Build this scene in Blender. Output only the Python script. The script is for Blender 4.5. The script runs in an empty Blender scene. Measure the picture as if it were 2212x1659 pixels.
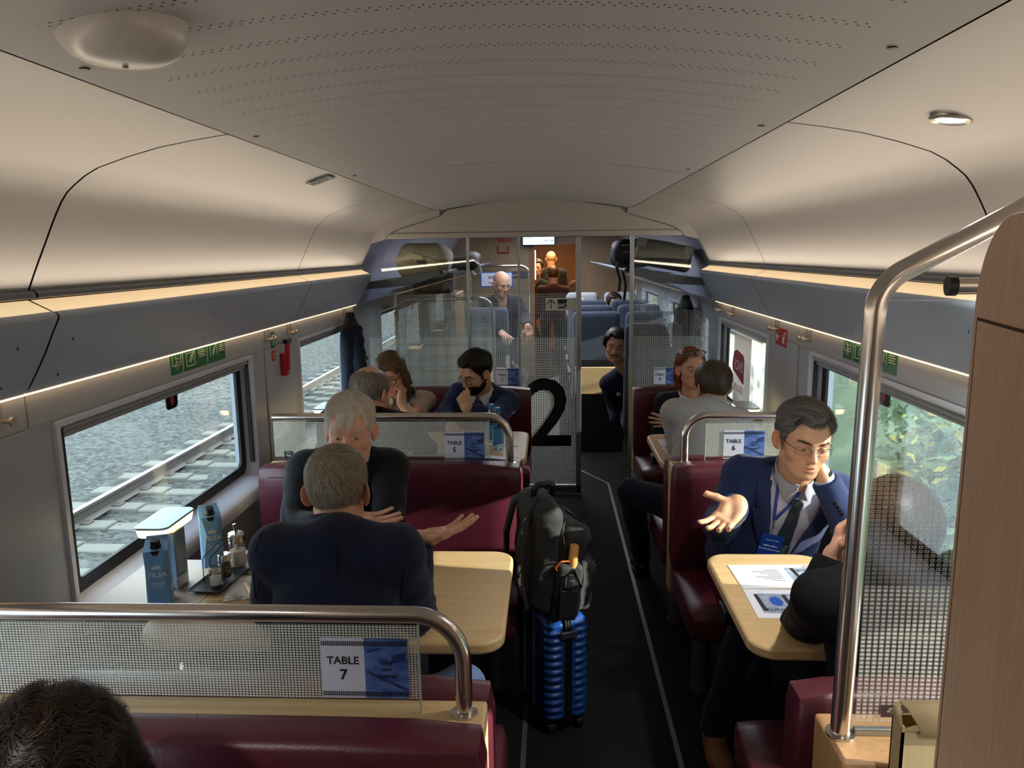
import bpy, bmesh, math, random
import numpy as np
from mathutils import Vector, Matrix, Euler
random.seed(7); RNG = np.random.default_rng(7)
SC = bpy.context.scene
COL = SC.collection
PI = math.pi
CX = -0.11                      # middle line of the coach (camera stands at x = 0)

# ---------------------------------------------------------------- camera
F_PX, W_PX, H_PX = 1640.0, 2212.0, 1659.0
cam = bpy.data.cameras.new('camera'); cam_o = bpy.data.objects.new('camera', cam); COL.objects.link(cam_o)
cam.sensor_fit = 'HORIZONTAL'; cam.sensor_width = 36.0; cam.lens = 36.0*F_PX/W_PX
cam.clip_start = 0.02; cam.clip_end = 400
CAM_R = Matrix(((0.99875889, 0.0048809, -0.04956666), (0.04800724, 0.17072574, 0.98414838), (-0.01326583, 0.9853065, -0.17027953)))
EYE = Vector((0, 0, 1.75))
_m = Matrix.Identity(4)
for _i in range(3):
    _m[_i][0] = CAM_R[_i][0]; _m[_i][1] = CAM_R[_i][1]; _m[_i][2] = -CAM_R[_i][2]; _m[_i][3] = EYE[_i]
cam_o.matrix_world = _m
SC.camera = cam_o

# ---------------------------------------------------------------- sky, sun, exposure
SC.view_settings.view_transform = 'Standard'; SC.view_settings.look = 'None'
SC.view_settings.exposure = 1.65; SC.view_settings.gamma = 1.0; SC.view_settings.use_curve_mapping = False
SC.cycles.max_bounces = 8; SC.cycles.transparent_max_bounces = 24; SC.cycles.diffuse_bounces = 4; SC.cycles.glossy_bounces = 4
SC.cycles.sample_clamp_indirect = 4.0; SC.cycles.caustics_reflective = False; SC.cycles.caustics_refractive = False
world = bpy.data.worlds.new('world'); SC.world = world; world.use_nodes = True
_n = world.node_tree.nodes; _l = world.node_tree.links
_bg = _n['Background']
_sky = _n.new('ShaderNodeTexSky'); _sky.sky_type = 'PREETHAM' if False else 'HOSEK_WILKIE'
_sky.sun_direction = Vector((0.9, -0.12, 0.28)).normalized(); _sky.turbidity = 3.0; _sky.ground_albedo = 0.3
_mixc = _n.new('ShaderNodeMixRGB'); _mixc.inputs[0].default_value = 0.55
_mixc.inputs[2].default_value = (0.74, 0.86, 1.0, 1)
_l.new(_sky.outputs[0], _mixc.inputs[1]); _l.new(_mixc.outputs[0], _bg.inputs[0])
_bg.inputs[1].default_value = 3.0
SUN_DIR = Vector((-0.90, 0.12, -0.27)).normalized()
sun = bpy.data.lights.new('sun', 'SUN'); sun.energy = 4.0; sun.angle = 0.012; sun.color = (1.0, 0.93, 0.82)
sun_o = bpy.data.objects.new('sun', sun); COL.objects.link(sun_o)
sun_o.rotation_euler = SUN_DIR.to_track_quat('-Z', 'Y').to_euler(); sun_o.location = (8, -1, 4)

def area_light(name, loc, rot, sx, sy, power, color):
    l = bpy.data.lights.new(name, 'AREA'); l.shape = 'RECTANGLE'; l.size = sx; l.size_y = sy; l.energy = power; l.color = color
    o = bpy.data.objects.new(name, l); COL.objects.link(o); o.location = loc; o.rotation_euler = rot
    return o
WARM = (1.0, 0.83, 0.64)

# ---------------------------------------------------------------- materials
def lin(c):
    if isinstance(c, str):
        c = [int(c[i:i+2], 16)/255 for i in (0, 2, 4)]
    return tuple((x/12.92 if x <= 0.04045 else ((x+0.055)/1.055)**2.4) for x in c)
MATS = {}
class NT:
    def __init__(s, m): s.t = m.node_tree; s.n = s.t.nodes; s.l = s.t.links
    def new(s, k, **kw):
        x = s.n.new('ShaderNode'+k)
        for a, v in kw.items(): setattr(x, a, v)
        return x
    def link(s, a, b): s.l.new(a, b)
    def math(s, op, a, b=None, c=None):
        x = s.n.new('ShaderNodeMath'); x.operation = op
        for i, v in enumerate((a, b, c)):
            if v is None: continue
            if isinstance(v, (int, float)): x.inputs[i].default_value = v
            else: s.l.new(v, x.inputs[i])
        return x.outputs[0]
    def mix(s, f, a, b):
        x = s.n.new('ShaderNodeMix'); x.data_type = 'RGBA'
        if isinstance(f, (int, float)): x.inputs[0].default_value = f
        else: s.l.new(f, x.inputs[0])
        for i, v in ((6, a), (7, b)):
            if isinstance(v, tuple): x.inputs[i].default_value = (*v[:3], 1)
            else: s.l.new(v, x.inputs[i])
        return x.outputs[2]
def mat(name, col, rough=0.5, metal=0.0, bump=None, var=None, emit=None, spec=0.5, coat=0.0, attr=False, stretch=None, sheen=0.0, sss=0.0, aniso=0.0):
    """bump=(scale, strength); var=(scale, amount, colour2); stretch=(x,y,z) scale of the noise space"""
    if name in MATS: return MATS[name]
    m = bpy.data.materials.new(name); m.use_nodes = True; MATS[name] = m
    t = NT(m); b = t.n['Principled BSDF']; c = lin(col)
    b.inputs['Base Color'].default_value = (*c, 1); b.inputs['Roughness'].default_value = rough
    b.inputs['Metallic'].default_value = metal; b.inputs['Specular IOR Level'].default_value = spec
    b.inputs['Coat Weight'].default_value = coat; b.inputs['Sheen Weight'].default_value = sheen
    b.inputs['Anisotropic'].default_value = aniso
    if sss:
        b.inputs['Subsurface Weight'].default_value = sss; b.inputs['Subsurface Radius'].default_value = (1.0, 0.35, 0.2)
        b.inputs['Subsurface Scale'].default_value = 0.006
    if emit:
        b.inputs['Emission Color'].default_value = (*lin(emit[0]), 1); b.inputs['Emission Strength'].default_value = emit[1]
    vec = None
    if bump or var:
        tc = t.new('TexCoord'); vec = tc.outputs['Object']
        if stretch:
            mp = t.new('Mapping'); mp.inputs['Scale'].default_value = stretch; t.link(vec, mp.inputs[0]); vec = mp.outputs[0]
    base = None
    if attr:
        a = t.new('Attribute', attribute_name='Col'); base = t.mix(1.0, c, a.outputs['Color'])
        base.node.blend_type = 'MULTIPLY'
    if var:
        nz = t.new('TexNoise'); nz.inputs['Scale'].default_value = var[0]; nz.inputs['Detail'].default_value = 4
        t.link(vec, nz.inputs['Vector'])
        r = t.new('ValToRGB'); r.color_ramp.elements[0].position = 0.35; r.color_ramp.elements[1].position = 0.65; t.link(nz.outputs[0], r.inputs[0])
        f = t.math('MULTIPLY', r.outputs[0], var[1])
        base = t.mix(f, base if base is not None else c, lin(var[2]))
    if base is not None: t.link(base, b.inputs['Base Color'])
    if bump:
        nz = t.new('TexNoise'); nz.inputs['Scale'].default_value = bump[0]; nz.inputs['Detail'].default_value = 3
        t.link(vec, nz.inputs['Vector'])
        bp = t.new('Bump'); bp.inputs['Strength'].default_value = bump[1]; bp.inputs['Distance'].default_value = 0.002
        t.link(nz.outputs[0], bp.inputs['Height']); t.link(bp.outputs[0], b.inputs['Normal'])
    return m
def glass_nodes(t, tint=(1, 1, 1), base=0.04, rough=0.0):
    tr = t.new('BsdfTransparent'); tr.inputs[0].default_value = (*tint, 1)
    gl = t.new('BsdfGlossy'); gl.inputs[0].default_value = (1, 1, 1, 1); gl.inputs['Roughness'].default_value = rough
    lw = t.new('LayerWeight'); lw.inputs[0].default_value = 0.5
    f = t.math('MULTIPLY_ADD', t.math('POWER', lw.outputs['Facing'], 4.0), 0.85, base)
    mx = t.new('MixShader'); t.link(f, mx.inputs[0]); t.link(tr.outputs[0], mx.inputs[1]); t.link(gl.outputs[0], mx.inputs[2])
    return mx.outputs[0]
def glass(name, tint=(1, 1, 1), base=0.04):
    if name in MATS: return MATS[name]
    m = bpy.data.materials.new(name); m.use_nodes = True; MATS[name] = m
    t = NT(m); t.n.remove(t.n['Principled BSDF'])
    t.link(glass_nodes(t, tint, base), t.n['Material Output'].inputs[0]); return m
def dotted(name, px, pz, zones, col='c9c9c0', base=0.05, x0=-50.0, x1=50.0, ring=False):
    """clear glass with a print of small rounded rectangles; zones = list of (z0, z1, half width share, half height share, ring)"""
    m = bpy.data.materials.new(name); m.use_nodes = True; MATS[name] = m
    t = NT(m); t.n.remove(t.n['Principled BSDF'])
    tc = t.new('TexCoord'); sp = t.new('SeparateXYZ'); t.link(tc.outputs['Object'], sp.inputs[0])
    x, z = sp.outputs[0], sp.outputs[2]
    def cell(v, p): return t.math('ABSOLUTE', t.math('SUBTRACT', t.math('FRACT', t.math('DIVIDE', t.math('ADD', v, 20.0), p)), 0.5))
    u, w = cell(x, px), cell(z, pz)
    tot = None
    def rr(a, b):
        e = t.math('ADD', t.math('POWER', t.math('DIVIDE', u, a), 5.0), t.math('POWER', t.math('DIVIDE', w, b), 5.0))
        return t.math('LESS_THAN', e, 1.0)
    for (z0, z1, a, b, kind) in zones:
        if kind == 'dot': k = rr(a, b)
        elif kind == 'ring': k = t.math('SUBTRACT', rr(a, b), rr(a-0.055, b-0.075))
        else: k = t.math('ADD', t.math('SUBTRACT', rr(a, b), rr(a-0.045, b-0.06)), rr(a-0.12, b-0.17))
        inz = t.math('MULTIPLY', t.math('GREATER_THAN', z, z0), t.math('LESS_THAN', z, z1))
        k = t.math('MULTIPLY', k, inz)
        tot = k if tot is None else t.math('MAXIMUM', tot, k)
    tot = t.math('MULTIPLY', tot, t.math('MULTIPLY', t.math('GREATER_THAN', x, x0), t.math('LESS_THAN', x, x1)))
    df = t.new('BsdfDiffuse'); df.inputs[0].default_value = (*lin(col), 1)
    tl = t.new('BsdfTranslucent'); tl.inputs[0].default_value = (*lin(col), 1)
    mp = t.new('MixShader'); mp.inputs[0].default_value = 0.3; t.link(df.outputs[0], mp.inputs[1]); t.link(tl.outputs[0], mp.inputs[2])
    g = glass_nodes(t, (0.94, 0.97, 0.96), base)
    mx = t.new('MixShader'); t.link(tot, mx.inputs[0]); t.link(g, mx.inputs[1]); t.link(mp.outputs[0], mx.inputs[2])
    t.link(mx.outputs[0], t.n['Material Output'].inputs[0]); return m
def wood(name, c1, c2, axis='x', rough=0.42, scale=60):
    if name in MATS: return MATS[name]
    m = bpy.data.materials.new(name); m.use_nodes = True; MATS[name] = m
    t = NT(m); b = t.n['Principled BSDF']; b.inputs['Roughness'].default_value = rough
    tc = t.new('TexCoord'); mp = t.new('Mapping'); t.link(tc.outputs['Object'], mp.inputs[0])
    k = 0.045
    mp.inputs['Scale'].default_value = {'x': (k, 1, 1), 'y': (1, k, 1), 'z': (1, 1, k)}[axis]
    nz = t.new('TexNoise'); nz.inputs['Scale'].default_value = scale; nz.inputs['Detail'].default_value = 5; nz.inputs['Roughness'].default_value = 0.65
    t.link(mp.outputs[0], nz.inputs['Vector'])
    nz2 = t.new('TexNoise'); nz2.inputs['Scale'].default_value = scale*7; nz2.inputs['Detail'].default_value = 2; t.link(mp.outputs[0], nz2.inputs['Vector'])
    f = t.math('ADD', t.math('MULTIPLY', nz.outputs[0], 0.7), t.math('MULTIPLY', nz2.outputs[0], 0.3))
    r = t.new('ValToRGB'); r.color_ramp.elements[0].position = 0.36; r.color_ramp.elements[1].position = 0.64
    r.color_ramp.elements[0].color = (*lin(c2), 1); r.color_ramp.elements[1].color = (*lin(c1), 1)
    t.link(f, r.inputs[0]); t.link(r.outputs[0], b.inputs['Base Color'])
    bp = t.new('Bump'); bp.inputs['Strength'].default_value = 0.05; bp.inputs['Distance'].default_value = 0.001
    t.link(nz2.outputs[0], bp.inputs['Height']); t.link(bp.outputs[0], b.inputs['Normal'])
    return m

# ---------------------------------------------------------------- mesh helpers
def xyz(v): return tuple(float(a) for a in v)
class MB:
    def __init__(s): s.v = []; s.f = []; s.mi = []
    def add(s, vs, fs, mi=0):
        o = len(s.v); s.v += [xyz(v) for v in vs]
        for f in fs: s.f.append(tuple(i+o for i in f)); s.mi.append(mi)
        return s
    def box(s, a, b, mi=0, M=None):
        (x0, y0, z0), (x1, y1, z1) = a, b
        vs = [(x, y, z) for z in (z0, z1) for y in (y0, y1) for x in (x0, x1)]
        if M is not None: vs = [M @ Vector(v) for v in vs]
        return s.add(vs, [(0, 2, 3, 1), (4, 5, 7, 6), (0, 1, 5, 4), (2, 6, 7, 3), (0, 4, 6, 2), (1, 3, 7, 5)], mi)
    def cbox(s, c, size, mi=0, M=None):
        return s.box([c[i]-size[i]/2 for i in range(3)], [c[i]+size[i]/2 for i in range(3)], mi, M)
    def tube(s, pts, r, n=12, mi=0, closed=False, caps=True, flat=1.0, up=None):
        pts = [Vector(p) for p in pts]; N = len(pts)
        rs = r if isinstance(r, (list, tuple)) else [r]*N
        ref = Vector(up) if up else Vector((0.123, 0.071, 1)).normalized()
        vs = []; prev = None
        for i, p in enumerate(pts):
            a = pts[(i-1) % N] if (closed or i > 0) else p
            b = pts[(i+1) % N] if (closed or i < N-1) else p
            d = (b-a).normalized()
            if prev is None:
                q = ref.cross(d)
                if q.length < 1e-3: q = Vector((1, 0, 0)).cross(d)
            else: q = prev - d*prev.dot(d)
            q.normalize(); prev = q; w = d.cross(q)
            for k in range(n):
                an = 2*PI*k/n; vs.append(p + q*math.cos(an)*rs[i] + w*math.sin(an)*rs[i]*flat)
        fs = []
        for i in range(N if closed else N-1):
            j = (i+1) % N
            for k in range(n): fs.append((i*n+k, i*n+(k+1) % n, j*n+(k+1) % n, j*n+k))
        if caps and not closed: fs += [tuple(range(n-1, -1, -1)), tuple((N-1)*n+k for k in range(n))]
        return s.add(vs, fs, mi)
    def lathe(s, prof, c, n=24, mi=0, M=None, cap=True):
        """prof: list of (r, z) from bottom to top, about the z axis through c"""
        vs = []
        for r, z in prof:
            for k in range(n):
                a = 2*PI*k/n; vs.append(Vector((r*math.cos(a), r*math.sin(a), z)))
        if M is not None: vs = [M @ v for v in vs]
        vs = [v+Vector(c) for v in vs]
        fs = []
        for i in range(len(prof)-1):
            for k in range(n): fs.append((i*n+k, i*n+(k+1) % n, (i+1)*n+(k+1) % n, (i+1)*n+k))
        if cap: fs += [tuple(range(n-1, -1, -1)), tuple((len(prof)-1)*n+k for k in range(n))]
        return s.add(vs, fs, mi)
    def prism(s, poly, plane, d0, d1, mi=0):
        """poly in 2D; plane 'xz' extrudes along y, 'yz' along x, 'xy' along z"""
        def P(a, b, d): return {'xz': (a, d, b), 'yz': (d, a, b), 'xy': (a, b, d)}[plane]
        n = len(poly); vs = [P(a, b, d0) for a, b in poly]+[P(a, b, d1) for a, b in poly]
        fs = [(i, (i+1) % n, n+(i+1) % n, n+i) for i in range(n)]+[tuple(range(n-1, -1, -1)), tuple(range(n, 2*n))]
        return s.add(vs, fs, mi)
    def strip(s, line, y0, y1, mi=0, ny=1):
        """open profile in xz swept along y"""
        n = len(line); vs = []
        for j in range(ny+1):
            y = y0+(y1-y0)*j/ny; vs += [(a, y, b) for a, b in line]
        fs = [(j*n+i, j*n+i+1, (j+1)*n+i+1, (j+1)*n+i) for j in range(ny) for i in range(n-1)]
        return s.add(vs, fs, mi)
    def loft(s, rings, mi=0, closed=True, caps=False):
        n = len(rings[0]); vs = [p for r in rings for p in r]; fs = []
        for j in range(len(rings)-1):
            for i in range(n if closed else n-1): fs.append((j*n+i, j*n+(i+1) % n, (j+1)*n+(i+1) % n, (j+1)*n+i))
        if caps: fs += [tuple(range(n-1, -1, -1)), tuple((len(rings)-1)*n+k for k in range(n))]
        return s.add(vs, fs, mi)
    def build(s, name, mats, parent=None, bevel=0, seg=2, smooth=True, angle=35, recalc=True, subsurf=0):
        me = bpy.data.meshes.new(name); me.from_pydata(s.v, [], s.f); me.update()
        if not isinstance(mats, (list, tuple)): mats = [mats]
        for m in mats: me.materials.append(m)
        if len(mats) > 1: me.polygons.foreach_set('material_index', s.mi)
        if recalc:
            bm = bmesh.new(); bm.from_mesh(me); bmesh.ops.recalc_face_normals(bm, faces=bm.faces); bm.to_mesh(me); bm.free()
        if smooth:
            me.polygons.foreach_set('use_smooth', [True]*len(me.polygons)); me.set_sharp_from_angle(angle=math.radians(angle))
        o = bpy.data.objects.new(name, me); COL.objects.link(o)
        if parent is not None: o.parent = parent
        if bevel:
            b = o.modifiers.new('bevel', 'BEVEL'); b.width = bevel; b.segments = seg; b.limit_method = 'ANGLE'; b.angle_limit = math.radians(40); b.harden_normals = False
        if subsurf:
            q = o.modifiers.new('subsurf', 'SUBSURF'); q.levels = subsurf; q.render_levels = subsurf
        return o
def tag(o, label, cat, group=None, kind=None):
    if label: o['label'] = label
    if cat: o['category'] = cat
    if group: o['group'] = group
    if kind: o['kind'] = kind
    return o
def thing(name, loc, label, cat, group=None, rz=0.0):
    o = bpy.data.objects.new(name, None); COL.objects.link(o); o.location = loc; o.rotation_euler = (0, 0, rz)
    o.empty_display_size = 0.05
    return tag(o, label, cat, group)
def struct(o): o['kind'] = 'structure'; return o
def under(root, o):
    """parent a mesh built in world space to a thing without moving it"""
    o.parent = root
    o.matrix_parent_inverse = (Matrix.Translation(root.location) @ root.rotation_euler.to_matrix().to_4x4()).inverted()
    return o
def copy_tree(o, parent=None):
    c = o.copy(); COL.objects.link(c)
    if parent is not None: c.parent = parent
    for ch in list(o.children): copy_tree(ch, c)
    return c
def rrect(w, h, r, n=6, cx=0, cy=0):
    """rounded rectangle outline; r may be 4 radii (from lower left, counter-clockwise)"""
    rs = r if isinstance(r, (list, tuple)) else [r]*4
    pts = []
    for k, (sx, sy) in enumerate(((-1, -1), (1, -1), (1, 1), (-1, 1))):
        q = rs[k]; ox, oy = cx+sx*(w/2-q), cy+sy*(h/2-q); a0 = PI+k*PI/2
        for i in range(n+1):
            a = a0+PI/2*i/n; pts.append((ox+q*math.cos(a), oy+q*math.sin(a)))
    return pts
def arc_path(pts, r, n=8):
    """polyline with its inner corners rounded by radius r"""
    pts = [Vector(p) for p in pts]; out = [pts[0]]
    for i in range(1, len(pts)-1):
        p = pts[i]; a = (pts[i-1]-p).normalized(); b = (pts[i+1]-p).normalized()
        half = a.angle(b)/2; d = r/math.tan(half); c = p+(a+b).normalized()*(r/math.sin(half))
        s0 = p+a*d; s1 = p+b*d
        for k in range(n+1):
            t = k/n; q = s0.lerp(s1, t); v = (q-c)
            out.append(c+v.normalized()*r)
    return out+[pts[-1]]
def text(s, size, M, m, parent=None, bold=0.0, align='CENTER', name='lettering', depth=0.0, spacing=1.0, line=1.0):
    cu = bpy.data.curves.new('t', 'FONT'); cu.body = s; cu.size = size; cu.align_x = align; cu.align_y = 'CENTER'
    cu.offset = bold*size; cu.extrude = depth; cu.space_character = spacing; cu.space_line = line; cu.resolution_u = 3
    o = bpy.data.objects.new('t', cu); COL.objects.link(o)
    dg = bpy.context.evaluated_depsgraph_get(); me = bpy.data.meshes.new_from_object(o.evaluated_get(dg))
    bpy.data.objects.remove(o); bpy.data.curves.remove(cu)
    me.transform(M); me.materials.clear(); me.materials.append(m); me.name = name
    q = bpy.data.objects.new(name, me); COL.objects.link(q)
    if parent is not None: under(parent, q) if parent.type == 'EMPTY' or True else None
    return q
def frame(o, x, y):
    """matrix with origin o, first axis x and second axis y"""
    x = Vector(x).normalized(); y = Vector(y); y = (y-x*y.dot(x)).normalized(); z = x.cross(y)
    M = Matrix.Identity(4)
    for i in range(3): M[i][0], M[i][1], M[i][2], M[i][3] = x[i], y[i], z[i], o[i]
    return M
# ================================================================ materials of the place
M_COVE = mat('cove_paint', 'aeacab', 0.38)
M_DUCT = mat('duct_paint', 'aab6c9', 0.32)
M_TRIMG = mat('trim_grey', '5d626b', 0.4)
M_WALL = mat('wall_paint', 'a9afb9', 0.45)
M_LINING = mat('window_lining_white', 'd3d8e8', 0.4)
M_BLACK = mat('black_rubber', '0b0c0e', 0.45)
M_BLACKGLOSS = mat('black_gloss', '060607', 0.12)
M_DARK = mat('dark_gap', '2a2b2d', 0.8)
M_CARPET = mat('black_carpet', '08090a', 0.95, bump=(420, 0.6), var=(60, 0.5, '050606'))
M_STRIP = mat('floor_strip', '8a8a8a', 0.4, metal=0.6)
M_STEEL = mat('brushed_steel', 'd0c9c3', 0.22, metal=1.0, bump=(180, 0.03), stretch=(0.05, 1, 1))
M_ALU = mat('aluminium', 'a7acae', 0.35, metal=0.85)
M_LEATHER = mat('burgundy_leather', '571e2c', 0.36, bump=(260, 0.25), var=(9, 0.35, '471926'))
M_BEECH = wood('beech_wood', 'dcbf92', 'cba873', 'x')
M_BEECHY = wood('beech_edge', 'd3b383', 'bd9866', 'y')
M_OAKZ = wood('oak_upright', 'd3b092', 'c09a7c', 'z', 0.38, 90)
M_OAKWALL = wood('oak_end_wall', 'a58b6c', '927758', 'z', 0.45, 60)
M_PLASTG = mat('grey_plastic', '55585d', 0.5)
M_HOOK = mat('hook_metal', 'b3ada6', 0.35, metal=0.5)
M_WHITE = mat('white_paper', 'e9ebf2', 0.6)
M_INK = mat('black_ink', '15161f', 0.7)
M_BLIND = mat('blind_cassette', '8b8d90', 0.45)
M_GREEN = mat('sign_green', '1c6b3a', 0.4); M_SIGNW = mat('sign_cream', 'e6ead8', 0.5)
M_RED = mat('signal_red', 'b01018', 0.35)
M_WINGLASS = glass('window_glass', (0.93, 0.97, 0.96), 0.055)
M_LEDGRILLE = mat('grille_cream', 'e6cfa6', 0.4, emit=('ffc987', 0.55))
M_LED = mat('warm_led', 'ffdca8', 0.5, emit=('ffd09a', 1.1))

# ceiling panel: rows of paired holes printed through as dark dots
def ceiling_mat():
    m = bpy.data.materials.new('perforated_ceiling'); m.use_nodes = True; t = NT(m); b = t.n['Principled BSDF']; b.inputs['Roughness'].default_value = 0.55
    tc = t.new('TexCoord'); sp = t.new('SeparateXYZ'); t.link(tc.outputs['Object'], sp.inputs[0]); x, y = sp.outputs[0], sp.outputs[1]
    P = 0.111; px = 0.0158; r = 0.0024
    yy = t.math('FRACT', t.math('DIVIDE', t.math('ADD', y, 20*P-1.1765+P/2), P)); yy = t.math('MULTIPLY', t.math('SUBTRACT', yy, 0.5), P)
    tot = None
    for off, sh in ((-0.006, 0.0), (0.006, 0.5)):
        u = t.math('FRACT', t.math('ADD', t.math('DIVIDE', t.math('ADD', x, 10.0), px), sh)); u = t.math('MULTIPLY', t.math('SUBTRACT', u, 0.5), px)
        v = t.math('SUBTRACT', yy, off)
        d = t.math('LESS_THAN', t.math('ADD', t.math('MULTIPLY', u, u), t.math('MULTIPLY', v, v)), r*r)
        tot = d if tot is None else t.math('MAXIMUM', tot, d)
    inx = t.math('LESS_THAN', t.math('ABSOLUTE', t.math('SUBTRACT', x, CX)), 0.575)
    iny = t.math('LESS_THAN', y, 3.05); tot = t.math('MULTIPLY', tot, t.math('MULTIPLY', inx, iny))
    far = t.math('MULTIPLY', t.math('GREATER_THAN', y, 3.12), 0.0)
    c = t.mix(t.math('ADD', tot, far), lin('bcbdc0'), lin('2c2d30')); t.link(c, b.inputs['Base Color']); return m
M_PERF = ceiling_mat()

# ================================================================ the setting
Y0, YP, Y1 = -2.3, 5.40, 12.4          # back end, glass partition, far end wall
# floor
struct(MB().box((CX-1.42, Y0, -0.06), (CX+1.42, Y1+3.2, 0.0)).build('floor', M_CARPET, smooth=False))
fl = MB()
for pts in ([(0.449, -1.0), (0.445, 5.62), (0.21, 6.05)], [(-0.11, -1.0), (-0.09, 5.3)]):
    for a, b in zip(pts, pts[1:]):
        d = Vector((b[0]-a[0], b[1]-a[1], 0)).normalized(); n = Vector((-d.y, d.x, 0))*0.009
        A, B = Vector((*a, 0.0)), Vector((*b, 0.0))
        fl.add([A-n, B-n, B+n, A+n, A-n+Vector((0, 0, .002)), B-n+Vector((0, 0, .002)), B+n+Vector((0, 0, .002)), A+n+Vector((0, 0, .002))],
               [(4, 5, 6, 7), (0, 1, 5, 4), (2, 3, 7, 6), (1, 2, 6, 5), (3, 0, 4, 7)])
struct(fl.build('trim_1', M_STRIP, smooth=False))

# middle ceiling panel: shallow arch
arch = []
HC, ZC, RISE = 0.67, 2.045, 0.062
for i in range(25):
    u = -1+2*i/24; arch.append((CX+HC*u, ZC+RISE*(1-u*u)))
def ceiling_piece(y0, y1):
    b = MB(); b.strip(arch, y0, y1, 0, 1)
    b.strip([(x, z+0.03) for x, z in arch], y0, y1, 0, 1); return b
struct(ceiling_piece(Y0, 3.118).build('ceiling', M_PERF)); struct(ceiling_piece(3.124, YP+0.02).build('ceiling_panel', M_PERF))
b = MB()
for yy in (1.255, 1.98, 2.98):
    for sx in (-1, 1):
        x = CX+sx*0.635; z = ZC+RISE*(1-(0.635/HC)**2)
        b.lathe([(0.008, 0.0), (0.008, 0.002)], (x, yy, z-0.0022), 12)
struct(b.build('trim_2', M_BLACK))

# side coves: profile measured from the middle line
COVE = [(0.675, 2.045), (0.76, 2.033), (0.847, 2.018), (0.93, 1.997), (1.009, 1.972), (1.045, 1.953), (1.075, 1.931), (1.095, 1.914), (1.112, 1.892), (1.128, 1.865), (1.144, 1.835),
        (1.165, 1.793), (1.187, 1.75), (1.207, 1.71), (1.225, 1.672)]
TRIM = [(1.225, 1.672), (1.214, 1.670), (1.206, 1.665), (1.203, 1.658), (1.205, 1.652), (1.228, 1.648)]
GRILLE = [(1.228, 1.646), (1.168, 1.616)]
DUCT = [(1.166, 1.617), (1.158, 1.613), (1.153, 1.606), (1.155, 1.597), (1.175, 1.56), (1.20, 1.51), (1.228, 1.462), (1.255, 1.418), (1.268, 1.402), (1.275, 1.398), (1.30, 1.40)]
def side_x(line, s): return [(CX+s*x, z) for x, z in line]
seams = [Y0, 1.90, 4.02, YP+0.02]
M_COVEL = M_COVE
for s, nm in ((-1, 'left'), (1, 'right')):
    for k in range(3):
        y0, y1 = seams[k]+0.004, seams[k+1]-0.004
        bb = MB(); bb.strip(side_x(COVE, s), y0, y1, 0, 1)
        struct(bb.build('wall_%s_cove' % nm, M_COVE, angle=60))
        struct(MB().strip(side_x(TRIM, s), y0, y1).build('trim_3_%s' % nm, M_TRIMG, angle=60))
        struct(MB().strip(side_x(DUCT, s), y0, y1).build('trim_4_%s' % nm, M_DUCT, angle=60))
    # dark backing behind the seams
    struct(MB().strip([(CX+s*(x+0.007), z+0.007) for x, z in COVE]+[(CX+s*(x+0.012), z-0.002) for x, z in TRIM+GRILLE+DUCT], Y0, YP+0.02).build('trim_5_%s' % nm, M_DARK))
    # screws on the duct
    sc = MB()
    for yy in (0.9, 1.78, 2.0, 2.9, 3.9, 4.15, 5.0):
        for (h, z) in ((1.188, 1.535), (1.243, 1.437)):
            p = Vector((CX+s*(h-0.001), yy, z)); sc.add([p+Vector((-s*0.001, 0.004*math.cos(a), 0.004*math.sin(a))) for a in [k*PI/4 for k in range(8)]], [tuple(range(8))])
    struct(sc.build('trim_6_%s' % nm, M_BLACK, smooth=False))

# louvre grille in the left cove
b = MB()
for k in range(9):
    h = 0.70+k*0.0135; z = 2.045-(h-0.675)*0.155-0.0035
    b.box((CX-h-0.004, 2.83+0.012*k, z-0.002), (CX-h+0.004, 2.93+0.012*k, z+0.001))
tag(b.build('air_grille', M_TRIMG), 'small slatted air grille set in the left cove near the ceiling panel', 'vent')

# cove light strips (real lamps of the coach): perforated cream grille over warm LEDs
def grille_mat():
    m = bpy.data.materials.new('light_grille'); m.use_nodes = True; t = NT(m); b = t.n['Principled BSDF']; b.inputs['Roughness'].default_value = 0.45
    tc = t.new('TexCoord'); sp = t.new('SeparateXYZ'); t.link(tc.outputs['Object'], sp.inputs[0])
    y = t.math('SUBTRACT', t.math('FRACT', t.math('MULTIPLY', sp.outputs[1], 95.0)), 0.5)
    z = t.math('SUBTRACT', t.math('FRACT', t.math('MULTIPLY', sp.outputs[2], 330.0)), 0.5)
    hole = t.math('LESS_THAN', t.math('ADD', t.math('POWER', t.math('DIVIDE', y, 0.40), 4.0) if False else t.math('MULTIPLY', t.math('MULTIPLY', y, y), 5.5), t.math('MULTIPLY', t.math('MULTIPLY', z, z), 9.0)), 1.0)
    b.inputs['Base Color'].default_value = (*lin('e2d6be'), 1); b.inputs['Emission Color'].default_value = (*lin('ffd8a4'), 1)
    t.link(t.math('MULTIPLY_ADD', hole, 0.27, 0.12), b.inputs['Emission Strength']); return m
M_GRILLE = grille_mat()
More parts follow.
